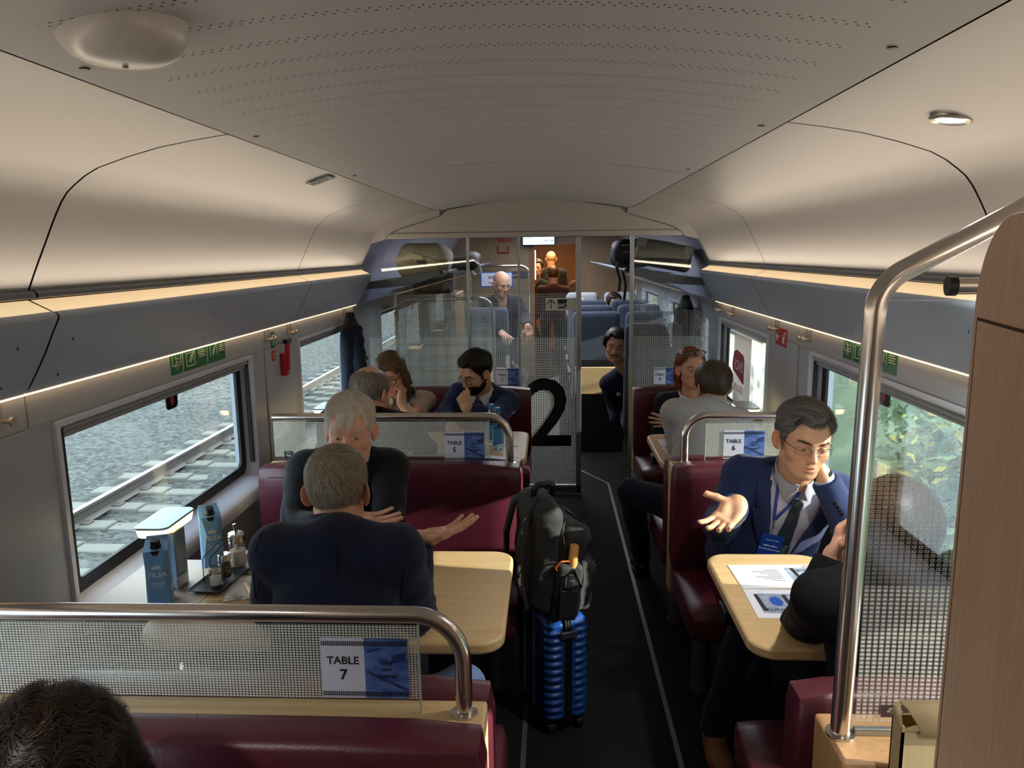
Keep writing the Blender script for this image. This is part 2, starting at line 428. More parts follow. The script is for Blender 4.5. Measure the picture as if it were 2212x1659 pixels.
for s, nm, side in ((-1, 'left', 'left'), (1, 'right', 'right')):
    r = thing('cove_light', (CX+s*1.2, 2.0, 1.63), 'long warm %s cove light strip with perforated cover running above the windows' % side, 'light strip', 'cove light strips')
    for k in range(3):
        y0, y1 = seams[k]+0.004, seams[k+1]-0.004
        bb = MB(); g = side_x(GRILLE, s); bb.strip(g, y0, y1); under(r, bb.build('grille', M_GRILLE))
    # slim LED line at the lower edge of the duct
    d = MB().box((CX+s*1.279-0.006, Y0, 1.3945), (CX+s*1.279+0.006, YP, 1.3985)); under(r, d.build('led_line', M_LED))
    area_light('cove_lamp_%s' % nm, (CX+s*1.168, (Y0+YP)/2, 1.632), (0, PI-s*math.radians(38), 0), 0.03, YP-Y0, 3.7, WARM)

# side walls with window openings
WIN = [(-0.05, 1.42), (2.05, 3.47), (4.17, 5.33), (6.25, 7.65), (8.35, 9.75), (10.45, 11.75)]
ZB, ZT = 0.685, 1.292
HW = 1.30
for s, nm in ((-1, 'left'), (1, 'right')):
    w = MB(); xa, xb = CX+s*HW, CX+s*(HW+0.10)
    x0, x1 = min(xa, xb), max(xa, xb)
    w.box((x0, Y0, 0), (x1, Y1+0.1, ZB)); w.box((x0, Y0, ZT), (x1, Y1+0.1, 2.12))
    e = [Y0]+[v for p in WIN for v in p]+[Y1+0.1]
    for k in range(0, len(e), 2): w.box((x0, e[k], ZB), (x1, e[k+1], ZT))
    struct(w.build('wall_%s' % nm, M_WALL, smooth=False))
    # upper panels with seams and a lower step, heater plinth
    pn = MB()
    for a, c in ((Y0, 1.62), (1.625, 1.93), (1.935, 3.655), (3.66, 4.055), (4.06, 5.38)):
        pn.box((CX+s*HW, a, 1.30), (CX+s*(HW-0.006), c, 1.425)) if s > 0 else pn.box((CX-HW, a, 1.30), (CX-HW+0.006, c, 1.425))
    for a, c in ((1.625, 1.93), (3.66, 4.055), (1.44, 1.62)):
        pn.box((CX+s*HW, a, 0.0), (CX+s*(HW-0.006), c, 1.297)) if s > 0 else pn.box((CX-HW, a, 0.0), (CX-HW+0.006, c, 1.297))
    struct(pn.build('wall_%s_panel' % nm, M_WALL, bevel=0.002))
    pl = MB(); h0 = 1.20
    pl.box((min(CX+s*HW, CX+s*h0), Y0, 0.0), (max(CX+s*HW, CX+s*h0), YP, 0.20)); struct(pl.build('baseboard_%s' % nm, mat('heater_grey', '3d3f43', 0.6), bevel=0.01))

def window(i, s, y0, y1, detailed=True):
    nm = 'window_%d' % i; w, h = y1-y0, ZT-ZB; cy, cz = (y0+y1)/2, (ZB+ZT)/2
    root = thing(nm, (CX+s*HW, cy, cz), None, None); root['kind'] = 'structure'
    def ring(hx, ww, hh, r, dz=0, n=6): return [(CX+s*hx, cy+a, cz+b+dz) for a, b in rrect(ww, hh, r, n)]
    b = MB()
    b.loft([ring(1.288, w+0.03, h+0.004, [.07, .07, .01, .01]), ring(1.286, w+0.004, h-0.02, [.065, .065, .01, .01]), ring(1.29, w-0.012, h-0.035, [.06, .06, .008, .008]), ring(1.345, w-0.05, h-0.075, [.05, .05, .02, .02], 0.012)])
    b.loft([ring(1.302, w+0.03, h+0.004, [.07, .07, .01, .01]), ring(1.288, w+0.03, h+0.004, [.07, .07, .01, .01])])
    o = under(root, b.build('window_lining', M_LINING, angle=50)); o['kind'] = 'structure'
    # protruding rounded sill
    sl = MB(); prof = [(1.345, ZB+0.052), (1.30, ZB+0.036), (1.265, ZB+0.022), (1.243, ZB+0.006), (1.236, ZB-0.018), (1.242, ZB-0.045), (1.30, ZB-0.06)]
    sl.strip([(CX+s*a, z) for a, z in prof], y0+0.02, y1-0.02)
    for yy in (y0+0.02, y1-0.02): sl.add([(CX+s*a, yy, z) for a, z in prof], [tuple(range(len(prof)))])
    o = under(root, sl.build('window_sill', M_LINING, angle=60)); o['kind'] = 'structure'
    f = MB(); f.loft([ring(1.338, w-0.05, h-0.07, [.05, .05, .02, .02], 0.012), ring(1.338, w-0.15, h-0.15, [.035, .035, .02, .02], 0.018), ring(1.35, w-0.152, h-0.152, [.035, .035, .02, .02], 0.018), ring(1.35, w-0.04, h-0.05, .02)])
    o = under(root, f.build('window_frame', M_BLACK, angle=50)); o['kind'] = 'structure'
    g = MB(); g.box((min(CX+s*1.351, CX+s*1.357), y0+0.02, ZB+0.02), (max(CX+s*1.351, CX+s*1.357), y1-0.02, ZT-0.01))
    o = under(root, g.build('window_pane', M_WINGLASS, smooth=False)); o['kind'] = 'structure'
    if detailed:
        c = MB()
        for k, zz in enumerate((1.283, 1.262, 1.243)):
            c.tube([(CX+s*(1.297+0.010*k), y0+0.03, zz), (CX+s*(1.297+0.010*k), y1-0.03, zz)], 0.0105, 10)
        o = under(root, c.build('roller_blind', M_BLIND)); o['kind'] = 'structure'
        q = MB()
        for yy in (y0+0.025, y1-0.025): q.box((min(CX+s*1.300, CX+s*1.316), yy-0.008, ZB+0.10), (max(CX+s*1.300, CX+s*1.316), yy+0.008, ZT-0.01))
        o = under(root, q.build('blind_guide', M_DARK, smooth=False)); o['kind'] = 'structure'
    return root
k = 0
for (y0, y1) in WIN:
    for s in (-1, 1):
        k += 1; window(k, s, y0, y1, y0 < 6)

for (y0, y1) in WIN:
    for s in (-1, 1):
        l = area_light('window_portal', (CX+s*1.365, (y0+y1)/2, (ZB+ZT)/2), (0, s*PI/2, 0), ZT-ZB, y1-y0, 1, (1, 1, 1)); l.data.cycles.is_portal = True

# ends of the coach and an outer skin that keeps daylight out
struct(MB().box((CX-1.45, Y0-0.1, 0), (CX+1.45, Y0, 2.3)).build('wall_back', M_OAKWALL, smooth=False))
sk = MB(); sk.strip([(CX-1.42, 1.6), (CX-1.40, 1.9), (CX-1.25, 2.2), (CX, 2.36), (CX+1.25, 2.2), (CX+1.40, 1.9), (CX+1.42, 1.6)], Y0-0.1, Y1+3.4)
struct(sk.build('trim_7', M_TRIMG))

# bulkhead over the partition
top = [(CX-1.035, 1.857), (CX-1.02, 1.880), (CX-0.98, 1.905), (CX-0.92, 1.930), (CX-0.86, 1.946), (CX-0.76, 1.975), (CX-0.64, 2.012), (CX-0.60, 2.05), (CX-0.3, 2.1), (CX, 2.115)]
poly = [(CX+1.035-0.0, 1.857)]+[(2*CX-x, z) for x, z in top[1:-1]]+[top[-1]]+[(x, z) for x, z in reversed(top[:-1])]
struct(MB().prism(poly, 'xz', YP-0.02, YP+0.06).build('trim_8', mat('bulkhead_paint', 'aaa6a2', 0.5), bevel=0.006))
for s in (-1, 1):
    pl = [(CX+s*a, b) for a, b in ([(0.655, 2.06), (0.675, 2.05)]+COVE[1:10]+[(1.146, 1.83), (1.05, 1.852), (1.02, 1.884), (0.98, 1.908), (0.92, 1.933), (0.86, 1.949), (0.76, 1.978), (0.65, 2.01)])]
    struct(MB().prism(pl, 'xz', YP-0.006, YP+0.05).build('trim_10', M_COVE))
struct(MB().box((CX-1.0, YP-0.0225, 1.893), (CX+1.0, YP-0.0195, 1.896)).build('trim_9', M_DARK, smooth=False))
# ================================================================ outside the windows
def ground_mat(name, c1, c2, c3, scale):
    m = bpy.data.materials.new(name); m.use_nodes = True; t = NT(m); b = t.n['Principled BSDF']; b.inputs['Roughness'].default_value = 0.9
    tc = t.new('TexCoord'); vo = t.new('TexVoronoi'); vo.inputs['Scale'].default_value = scale; t.link(tc.outputs['Object'], vo.inputs['Vector'])
    nz = t.new('TexNoise'); nz.inputs['Scale'].default_value = 0.8; t.link(tc.outputs['Object'], nz.inputs['Vector'])
    sep = t.new('SeparateColor'); t.link(vo.outputs['Color'], sep.inputs[0])
    c = t.mix(sep.outputs[0], lin(c1), lin(c2))
    r = t.new('ValToRGB'); r.color_ramp.elements[0].position = 0.52; r.color_ramp.elements[1].position = 0.68; t.link(nz.outputs[0], r.inputs[0])
    c = t.mix(t.math('MULTIPLY', r.outputs[0], 0.55), c, lin(c3)); t.link(c, b.inputs['Base Color'])
    bp = t.new('Bump'); bp.inputs['Strength'].default_value = 1.0; bp.inputs['Distance'].default_value = 0.04; bp.invert = True
    t.link(vo.outputs['Distance'], bp.inputs['Height']); t.link(bp.outputs[0], b.inputs['Normal']); return m
M_GRAVEL = ground_mat('ballast_stones', '696b64', '30322c', '52554a', 16)
M_SLEEPER = mat('concrete_sleeper', '7d7c71', 0.85, bump=(40, 0.4))
M_RAIL = mat('rail_steel', '6f675f', 0.45, metal=0.3); M_RAILTOP = mat('rail_head', 'b9bfc6', 0.25, metal=0.9)
GZ = -1.17
gm = MB(); nx, ny = 70, 120
gv = np.zeros((nx*ny, 3)); xs = np.linspace(-1.75, -32, nx)
xs = -1.75-(np.linspace(0, 1, nx)**2.2)*34; ys = np.linspace(-3, 40, ny)
for i in range(nx):
    for j in range(ny):
        gv[i*ny+j] = (xs[i], ys[j], GZ-0.02+RNG.normal()*0.012+max(0, -xs[i]-8)*0.03)
gm.add(gv, [(i*ny+j, i*ny+j+1, (i+1)*ny+j+1, (i+1)*ny+j) for i in range(nx-1) for j in range(ny-1)])
tag(gm.build('ballast', M_GRAVEL), 'pale grey ballast stones seen through the left windows', 'ballast', kind='stuff')
XR = (-3.78, -5.22)
for k, x in enumerate(XR):
    r = thing('rail', (x, 15, GZ), 'near steel rail of the neighbouring track outside' if k == 0 else 'far steel rail of the neighbouring track, next to the open ballast', 'rail', 'rails of the neighbouring track')
    b = MB().prism([(x-.07, GZ+.02), (x+.07, GZ+.02), (x+.012, GZ+.05), (x+.012, GZ+.14), (x+.036, GZ+.155), (x+.036, GZ+.185), (x-.036, GZ+.185), (x-.036, GZ+.155), (x-.012, GZ+.14), (x-.012, GZ+.05)], 'xz', -3, 38)
    under(r, b.build('rail_web', M_RAIL))
    under(r, MB().box((x-.033, -3, GZ+.185), (x+.033, 38, GZ+.190)).build('rail_head', M_RAILTOP))
sl = None
for k in range(36):
    y = -1.5+k*0.62
    if sl is None:
        b = MB(); b.box((-1.3, -.12, -.16), (-0.35, .12, .025)); b.box((0.35, -.12, -.16), (1.3, .12, .025)); b.box((-.36, -.11, -.16), (.36, .11, .0))
        sl = b.build('railway_sleeper', M_SLEEPER, bevel=0.02); o = sl
        for xx in (-.72, .72): MB().box((xx-.14, -.06, .01), (xx+.14, .06, .045)).build('rail_fastening', M_RAIL, sl, bevel=.005)
    else: o = copy_tree(sl)
    o.location = ((XR[0]+XR[1])/2, y, GZ)
    tag(o, 'pale concrete sleeper lying in the ballast under the two rails', 'sleeper', 'sleepers of the neighbouring track')
# right side: green bank with shrubs
M_BANK = mat('grass_bank', '6a7a5a', 0.95, var=(1.2, 0.8, '4a563e'), bump=(6, 1.0))
bk = MB(); nx, ny = 24, 60; bv = []
for i in range(nx):
    for j in range(ny):
        x = 1.75+i*0.42; y = -4+j*0.8
        bv.append((x, y, -1.2+max(0, x-3.0)*0.55+0.12*math.sin(y*1.3+x)+RNG.normal()*0.04))
bk.add(bv, [(i*ny+j, (i+1)*ny+j, (i+1)*ny+j+1, i*ny+j+1) for i in range(nx-1) for j in range(ny-1)])
tag(bk.build('grass_bank', M_BANK), 'green bank rising beside the line outside the right windows', 'bank', kind='stuff')
def shrub(x, y, z, r, h, n, label, cols):
    root = thing('shrub', (x, y, z), label, 'shrub', 'shrubs on the bank')
    q = Vector((x, y, z)); b = MB()
    dirs = RNG.normal(size=(n, 3)); dirs /= np.linalg.norm(dirs, axis=1)[:, None]; rad = 0.55+0.45*RNG.random(n)
    for d, k in zip(dirs, rad):
        p = Vector((x+d[0]*r*k, y+d[1]*r*1.25*k, z+h*0.5+d[2]*h*0.55*k)); s = 0.05+0.06*random.random()
        M = Euler((random.uniform(-1, 1), random.uniform(-1, 1), random.uniform(0, 6.3))).to_matrix()
        vs = [p+M @ Vector(v)*s for v in ((-1, 0, 0), (0, -.45, .08), (1, 0, 0), (0, .45, .08))]
        b.add(vs, [(0, 1, 2, 3)], random.choice((0, 0, 0, 1, 1, 2)))
    under(root, b.build('foliage', cols, recalc=False, smooth=False))
    st = MB()
    for k in range(5):
        a = k*1.3; st.tube([(x, y, z-0.2), (x+.2*math.cos(a), y+.2*math.sin(a), z+h*.4), (x+.5*r*math.cos(a), y+.5*r*math.sin(a), z+h*.8)], [.03, .02, .01], 6)
    under(root, st.build('stem', mat('bark', '4b4034', .9)))
LF = [mat('leaf_dark', '54684a', 0.6), mat('leaf_mid', '7c9168', 0.6), mat('leaf_yellow', 'bcae4c', 0.6)]
LF2 = [LF[0], LF[1], LF[1]]
for k, (x, y, z, r, h, lab, cols) in enumerate([
        (3.7, 3.0, -1.0, 0.8, 1.9, 'bushy green shrub outside, right behind the big right window', LF2), (4.0, 4.6, -0.9, 0.9, 2.2, 'yellow-flecked shrub outside beside the navy-suited man at table 6', LF),
        (3.6, 6.0, -1.0, 0.85, 2.0, 'green shrub outside at the far edge of the big right window', LF), (4.4, 7.8, -0.8, 1.1, 2.2, 'wide shrub outside beyond the white poster window', LF2),
        (4.3, 1.4, -0.8, 0.9, 2.2, 'tall shrub outside seen through the dotted glass on the right', LF2), (5.5, 3.8, -0.2, 1.3, 2.4, 'large shrub high on the bank outside the right window', LF2), (5.6, 6.6, -0.2, 1.3, 2.4, 'dark shrub high on the bank farther along outside', LF2)]):
    shrub(x, y, z, r, h, 1500, lab, cols)
# ================================================================ benches, screens, tables
M_LEGP = mat('post_grey', '4c4f55', 0.45)
M_STITCH = mat('seam_thread', '3f1020', 0.6)
def cushion(c, size, r=0.035, tilt=0.0):
    """soft upholstered block: rounded box with slightly crowned faces"""
    b = MB(); sx, sy, sz = size; n = 8
    me = bmesh.new(); bmesh.ops.create_cube(me, size=1.0)
    bmesh.ops.subdivide_edges(me, edges=me.edges[:], cuts=7, use_grid_fill=True)
    M = Matrix.Translation(c) @ Matrix.Rotation(tilt, 4, 'X'); vs = []
    for v in me.verts:
        p = Vector((v.co.x*sx, v.co.y*sy, v.co.z*sz)); h = Vector((sx/2-r, sy/2-r, sz/2-r))
        q = Vector((max(-h[i], min(h[i], p[i])) for i in range(3))); d = p-q
        if d.length > 1e-9:
            m = max(abs(d.x), abs(d.y), abs(d.z)); q += d.normalized()*m
        q.y += 0.006*math.copysign(1, p.y)*(1-(2*p.x/sx)**4)*(1-(2*p.z/sz)**4) if abs(d.y) > 1e-6 else 0
        q.z += 0.008*math.copysign(1, p.z)*(1-(2*p.x/sx)**4)*(1-(2*p.y/sy)**4) if abs(d.z) > 1e-6 else 0
        vs.append(M @ q)
    me.verts.ensure_lookup_table(); b.add(vs, [[v.index for v in f.verts] for f in me.faces]); me.free(); return b
def half_bench(root, x0, x1, y, s, zt=0.875):
    """one upholstered side whose back stands at y and which faces s*y"""
    w = x1-x0; cx = (x0+x1)/2
    bk = under(root, cushion((cx, y+s*0.055, (0.43+zt)/2), (w, 0.115, zt-0.43), 0.030, -s*0.03).build('backrest', M_LEATHER, angle=60))
    n = max(1, round(w/0.55)); sm = MB()
    for k in range(1, n):
        xx = x0+w*k/n; sm.tube([(xx, y+s*0.03, zt+0.007), (xx, y+s*0.085, zt+0.002), (xx, y+s*0.115, zt-0.04), (xx, y+s*0.122, zt-0.2), (xx, y+s*0.125, 0.5)], 0.0022, 5)
    sm.tube([(x0+0.05, y+s*0.1175, zt-0.043), (x1-0.05, y+s*0.1175, zt-0.043)], 0.0018, 5)
    under(bk, sm.build('seam', M_STITCH))
    under(root, cushion((cx, y+s*0.31, 0.40), (w, 0.47, 0.13), 0.04, s*0.04).build('seat_cushion', M_LEATHER, angle=60))
def bench(label, x0, x1, y, sides, endx, group, legs):
    root = thing('bench', ((x0+x1)/2, y, 0), label, 'bench', group)
    for s in sides: half_bench(root, x0, x1, y+s*0.040, s, 0.888 if s < 0 else 0.858)
    lx0, lx1 = (x0, x1-0.008) if endx == 1 else (x0+0.008, x1)
    under(root, MB().box((lx0, y-0.045, 0.30), (lx1, y+0.045, 0.862)).build('wooden_ledge', M_BEECH, bevel=0.006))
    for (lx, ly) in legs:
        under(root, MB().lathe([(0.042, 0), (0.042, 0.01), (0.036, 0.02), (0.036, 0.40)], (lx, ly, 0), 20).build('leg', M_LEGP))
    return root
YR = (1.35, 3.14)
XL0, XL1, XR0, XR1 = -1.22, -0.12, 0.50, 1.10
bench('burgundy leather double bench in the left foreground, with the curly head before it', XL0, XL1, YR[0], (-1, 1), 1, 'burgundy benches', [(-0.22, 1.62), (-0.22, 1.06)])
bench('burgundy leather double bench on the left behind the white-haired man', XL0, XL1, YR[1], (-1, 1), 1, 'burgundy benches', [(-0.22, 2.85), (-0.22, 3.43)])
bench('narrow burgundy double bench on the right behind the navy-suited man', XR0, XR1, YR[1], (-1, 1), -1, 'burgundy benches', [(0.60, 2.85), (0.60, 3.43)])
bench('burgundy bench on the left standing against the dotted glass partition', XL0, XL1, 4.95, (-1,), 1, 'burgundy benches', [(-0.22, 4.62)])
bench('narrow burgundy bench on the right against the partition, under the table 4 sign', XR0+0.04, XR1, 4.95, (-1,), -1, 'burgundy benches', [(0.66, 4.62)])
# nearest right bench: upholstered towards the table, wooden towards the camera
r = thing('bench', (0.85, 1.35, 0), 'single burgundy bench on the right with a wooden back box, nearest the camera', 'bench', 'burgundy benches')
half_bench(r, 0.50, 1.15, 1.42, 1, 0.85)
under(r, MB().box((0.528, 1.265, 0.02), (1.178, 1.42, 0.832)).build('wooden_back', wood('oak_box', 'c99f74', 'b98c60', 'z', 0.4, 60), bevel=0.008, seg=3))
under(r, MB().lathe([(0.042, 0), (0.042, 0.01), (0.036, 0.02), (0.036, 0.40)], (0.60, 1.72, 0), 20).build('leg', M_LEGP))

M_DOTS = dotted('dotted_screen_glass', 0.0066, 0.0053, [(0.893, 1.048, 0.40, 0.37, 'dot')], col='e8e6da')
M_RINGS = dotted('ring_screen_glass', 0.0114, 0.0085, [(0.862, 1.135, 0.40, 0.42, 'ringdot'), (1.135, 1.435, 0.27, 0.27, 'ring')], col='e0dfd8')
M_CHECK = dotted('partition_glass', 0.0128, 0.0128, [(0.06, 1.155, 0.33, 0.33, 'dot'), (1.155, 1.47, 0.22, 0.22, 'dot')], col='d8ded8')
M_EDGE = mat('glass_edge', 'a9c4bb', 0.15)
M_CLEAR = glass('clear_glass', (0.97, 0.99, 0.98), 0.02)
def glass_poly(root, poly, y, m, name='glass_pane'):
    # the print sits on the face turned to the camera side, the other faces are plain glass
    o = under(root, MB().prism(poly, 'xz', y-0.004, y+0.004, 1).build(name, [m, M_CLEAR], smooth=False))
    for p in o.data.polygons: p.material_index = 0 if p.normal.y < -0.9 else 1
    return o
def pane(root, x0, x1, y, z0, z1, m, name='glass_pane', r=0):
    return glass_poly(root, [(x0, z0), (x1, z0), (x1, z1), (x0, z1)], y, m, name)
def low_screen(label, xa, xb, y, s, tagpos=None):
    """tubular rail with a dotted glass panel standing on the bench ledge; s=+1 posts at xb"""
    root = thing('rail_screen', ((xa+xb)/2, y, 0.862), label, 'glass screen', 'low glass screens on the bench backs')
    px, far = (xb, xa) if s > 0 else (xa, xb)
    p = arc_path([(far, y, 1.068), (px, y, 1.068), (px, y, 0.858)], 0.095, 10)
    under(root, MB().tube(p, 0.0165, 20).build('steel_rail', M_STEEL, angle=50))
    under(root, MB().lathe([(0.026, 0), (0.026, 0.004), (0.0165, 0.006)], (px, y, 0.862), 24).build('post_collar', M_STEEL))
    g0, g1 = (far, px-0.085) if s > 0 else (px+0.085, far)
    pn = pane(root, min(g0, g1), max(g0, g1), y, 0.864, 1.056, M_DOTS)
    e = g1 if s > 0 else g0
    under(pn, MB().box((e-0.0012, y-0.0045, 0.864), (e+0.0012, y+0.0045, 1.056)).build('glass_edge', M_EDGE, smooth=False))
    return root
low_screen('low dotted glass screen with steel rail across the left foreground, carrying the table 7 sign', -1.30, -0.17, YR[0], 1)
low_screen('low dotted glass screen with steel rail behind the white-haired man, carrying the table 5 sign', -1.19, -0.172, YR[1], 1)
low_screen('low dotted glass screen with steel rail on the right, carrying the table 6 sign', 0.567, 1.16, YR[1], -1)

# tall screen on the near right
r = thing('pole_screen', (0.56, 1.35, 0.832), 'tall screen of ring-patterned glass with bent steel pole on the right', 'glass screen')
pp = arc_path([(0.553, 1.35, 0.828), (0.566, 1.35, 1.688), (0.86, 1.35, 1.845), (1.02, 1.35, 1.86)], 0.085, 12)
under(r, MB().tube(pp, 0.0185, 24).build('steel_pole', M_STEEL, angle=50))
under(r, MB().lathe([(0.027, 0), (0.027, 0.004), (0.0185, 0.006)], (0.553, 1.35, 0.832), 24).build('post_collar', M_STEEL))
pn = pane(r, 0.578, 1.20, 1.35, 0.836, 1.66, M_RINGS)
under(r, MB().box((0.578, 1.343, 0.832), (1.19, 1.357, 0.846)).build('glass_channel', M_ALU, bevel=0.002))
r2 = thing('glass_maker_plate', (0.652, 1.344, 0.91), 'small dark maker plate at the foot of the ring-patterned glass', 'plate')
under(r2, MB().box((0.625, 1.3445, 0.872), (0.676, 1.3458, 0.897)).build('plate', mat('plate_brown', '43333a', 0.3)))
for k, tx in enumerate(('sub-SWISS', '02.311.10.00', '9503')):
    text(tx, 0.0055, frame((0.65, 1.3442, 0.889-0.005*k), (-1, 0, 0), (0, 0, 1)), M_SIGNW, r2)

def rounded_board(x0, x1, y0, y1, z0, z1, r, name, m, root, bevel=0.006):
    poly = rrect(x1-x0, y1-y0, r, 8, (x0+x1)/2, (y0+y1)/2)
    return under(root, MB().prism(poly, 'xy', z0, z1).build(name, m, bevel=bevel, seg=3))
def table(label, x0, x1, yc, s):
    """s=-1: window on the left of the table"""
    root = thing('dining_table', ((x0+x1)/2, yc, 0), label, 'table', 'dining tables')
    y0, y1 = yc-0.315, yc+0.315
    rr = [0.09, 0.07, 0.07, 0.09] if s < 0 else [0.07, 0.09, 0.09, 0.07]
    rounded_board(x0, x1, y0, y1, 0.706, 0.741, rr, 'tabletop', M_BEECH, root, 0.009)
    xw = CX+s*1.245; xe = x0+0.10 if s < 0 else x1-0.10
    rounded_board(min(xw, xe), max(xw, xe), yc-0.17, yc+0.22, 0.700, 0.7425, 0.02, 'window_console', mat('console_grey', 'b4b2ad', 0.45), root, 0.004)
    lx = x1-0.30 if s < 0 else x0+0.24
    under(root, MB().lathe([(0.11, 0), (0.11, 0.008), (0.05, 0.02), (0.045, 0.03), (0.045, 0.69), (0.09, 0.705)], (lx, yc, 0), 28).build('leg', M_LEGP))
    under(root, MB().box((lx-0.25, yc-0.04, 0.66), (lx+0.18, yc+0.04, 0.705)).build('bracket', M_BLACK, bevel=0.006))
    return root
YT = (2.155, 3.93)
table('light beech table 7 on the left foreground with cartons and sugar tray by the window', -1.135, -0.125, YT[0], -1)
table('light beech table 5 on the left, farther on, holding two blue water bottles', -1.135, -0.118, YT[1], -1)
table('light beech table 6 on the right with papers and a lidded cup', 0.517, 0.90, 2.145, 1)
table('light beech table 4 on the right, farther on, with a paper and a black folder', 0.535, 0.92, 3.86, 1)

# table lamps on the window consoles
M_SHADE = mat('lamp_diffuser', 'fff0d0', 0.5, emit=('ffdb9a', 1.6)); M_LAMPTOP = mat('lamp_top', '9fb0b8', 0.25, metal=0.4)
def table_lamp(x, y, label, on=True):
    root = thing('table_lamp', (x, y, 0.7425), label, 'lamp', 'table lamps by the windows')
    s = 1 if x < 0 else -1
    under(root, MB().box((x-0.024, y-0.034, 0.7425), (x+0.024, y+0.034, 0.925)).build('post', M_ALU, bevel=0.004))
    hx = x-s*0.045
    poly = rrect(0.105, 0.20, 0.025, 6, hx, y+0.05)
    lo = [(hx+(px-hx)*0.90, y+0.05+(py-y-0.05)*0.95) for px, py in poly]
    b = MB().loft([[(px, py, 0.912) for px, py in lo], [(px, py, 0.938) for px, py in poly]], caps=True)
    under(root, b.build('lamp_shade', M_SHADE, angle=40))
    under(root, MB().prism(rrect(0.109, 0.204, 0.027, 6, hx, y+0.05), 'xy', 0.938, 0.945).build('lamp_cap', M_LAMPTOP, bevel=0.002))
    under(root, MB().box((x+s*0.024, y-0.05, 0.747), (x+s*0.030, y+0.02, 0.785)).build('seat_plate', M_ALU, bevel=0.002))
    return root
table_lamp(-1.165, 2.175, 'grey post lamp with glowing shade on table 7, at the near left window')
table_lamp(-1.165, 3.95, 'glowing table lamp beyond the low screen, beside the hanging navy jacket')
table_lamp(0.985, 3.93, 'table lamp with silver top in front of the white poster on the right')
table_lamp(0.985, 2.20, 'table lamp hidden beside the dotted glass at table 6') if False else None

# ================================================================ glass partition across the coach
r = thing('glass_partition', (CX-0.55, YP, 0), 'large dotted glass partition behind the left rear bench, fixed beside the sliding door', 'glass partition')
glass_poly(r, [(-0.575, 0.03), (-0.575, 1.855), (-1.10, 1.855), (-1.19, 1.70), (-1.20, 1.66), (-1.18, 1.62), (-1.14, 1.58), (-1.10, 1.48), (-1.12, 1.33), (-1.23, 1.33), (-1.27, 1.31), (-1.30, 1.27), (-1.30, 0.03)], YP, M_CHECK)
glass_poly(r, [(-0.21, 0.03), (-0.21, 1.855), (-0.569, 1.855), (-0.569, 0.03)], YP, M_CHECK)
under(r, MB().box((-0.582, YP-0.014, 0), (-0.562, YP+0.014, 1.86)).build('post', M_ALU, bevel=0.002))
under(r, MB().box((-0.222, YP-0.014, 0), (-0.205, YP+0.014, 1.86)).build('post', M_ALU, bevel=0.002))
d = thing('sliding_glass_door', (0.0, YP-0.03, 0), 'dotted glass door leaf with a big black figure 2, standing open', 'door')
pane(d, -0.205, 0.205, YP-0.035, 0.07, 1.855, M_CHECK)
under(d, MB().box((0.188, YP-0.055, 0.02), (0.224, YP-0.018, 1.857)).build('door_stile', M_ALU, bevel=0.003))
kb = under(d, MB().box((-0.205, YP-0.055, 0.012), (0.224, YP-0.02, 0.075)).build('kick_plate', M_ALU, bevel=0.003))
v = MB()
for k in range(26): v.box((-0.10+k*0.0105, YP-0.0558, 0.03), (-0.10+k*0.0105+0.005, YP-0.0548, 0.058))
under(kb, v.build('vent_slot', M_BLACK, smooth=False))
text('2', 0.70, frame((-0.006, YP-0.0415, 0.583), (1, 0, 0), (0, 0, 1)), mat('black_film', '08090b', 0.2), d, bold=0.012, name='figure_two', depth=0.0005)
r = thing('glass_partition', (0.83, YP, 0), 'dotted glass partition pane on the right behind the table 4 sign', 'glass partition')
glass_poly(r, [(0.59, 0.03), (1.12, 0.03), (1.12, 1.26), (1.10, 1.31), (1.05, 1.335), (0.93, 1.345), (0.915, 1.48), (0.95, 1.58), (0.985, 1.63), (0.99, 1.68), (0.94, 1.855), (0.59, 1.855)], YP, M_CHECK)
under(r, MB().box((0.565, YP-0.02, 0), (0.592, YP+0.02, 1.86)).build('post', M_ALU, bevel=0.002))
under(r, MB().box((0.592, YP-0.02, 0), (1.14, YP+0.02, 0.03)).build('floor_channel', M_ALU, bevel=0.002))

# ================================================================ wooden panel of the service counter, near right
r = thing('wood_partition', (0.53, 1.0, 0), 'tall wooden panel with rounded top closing the right edge of the view', 'partition')
dx = Vector((-0.225, -0.974, 0)).normalized(); nrm = Vector((-dx.y, dx.x, 0))
if nrm.x > 0: nrm = -nrm
def pp_(u, z, d): return Vector((0.545, 1.005, 0))+dx*u+Vector((0, 0, z))+nrm*d
def outline(u0, ins):
    pts = [(u0+ins, 0.0)]
    R = 0.115-ins
    for i in range(13):
        a = PI-PI/2*i/12; pts.append((0.115+R*math.cos(a), 1.672+R*math.sin(a)))
    return pts+[(0.95, 1.787-ins), (0.95, 0.0)]
o1 = outline(0, 0); b = MB()
n = len(o1); vs = [pp_(u, z, 0) for u, z in o1]+[pp_(u, z, -0.03) for u, z in o1]
b.add(vs, [(i, (i+1) % n, n+(i+1) % n, n+i) for i in range(n)]+[tuple(range(n)), tuple(range(2*n-1, n-1, -1))])
under(r, b.build('board', M_OAKZ, bevel=0.004, seg=3))
g = MB()
for (u0, u1, z0, z1) in ((0.017, 0.019, 0.0, 1.66), (0.018, 0.95, 1.658, 1.662)):
    g.add([pp_(u0, z0, 0.0006), pp_(u1, z0, 0.0006), pp_(u1, z1, 0.0006), pp_(u0, z1, 0.0006)], [(0, 1, 2, 3)])
under(r, g.build('groove', mat('groove_brown', '3f2a1e', 0.8), smooth=False))
r = thing('grab_bar', (0.65, 1.16, 1.69), 'short steel bar end with black cap sticking out behind the wooden panel', 'bar')
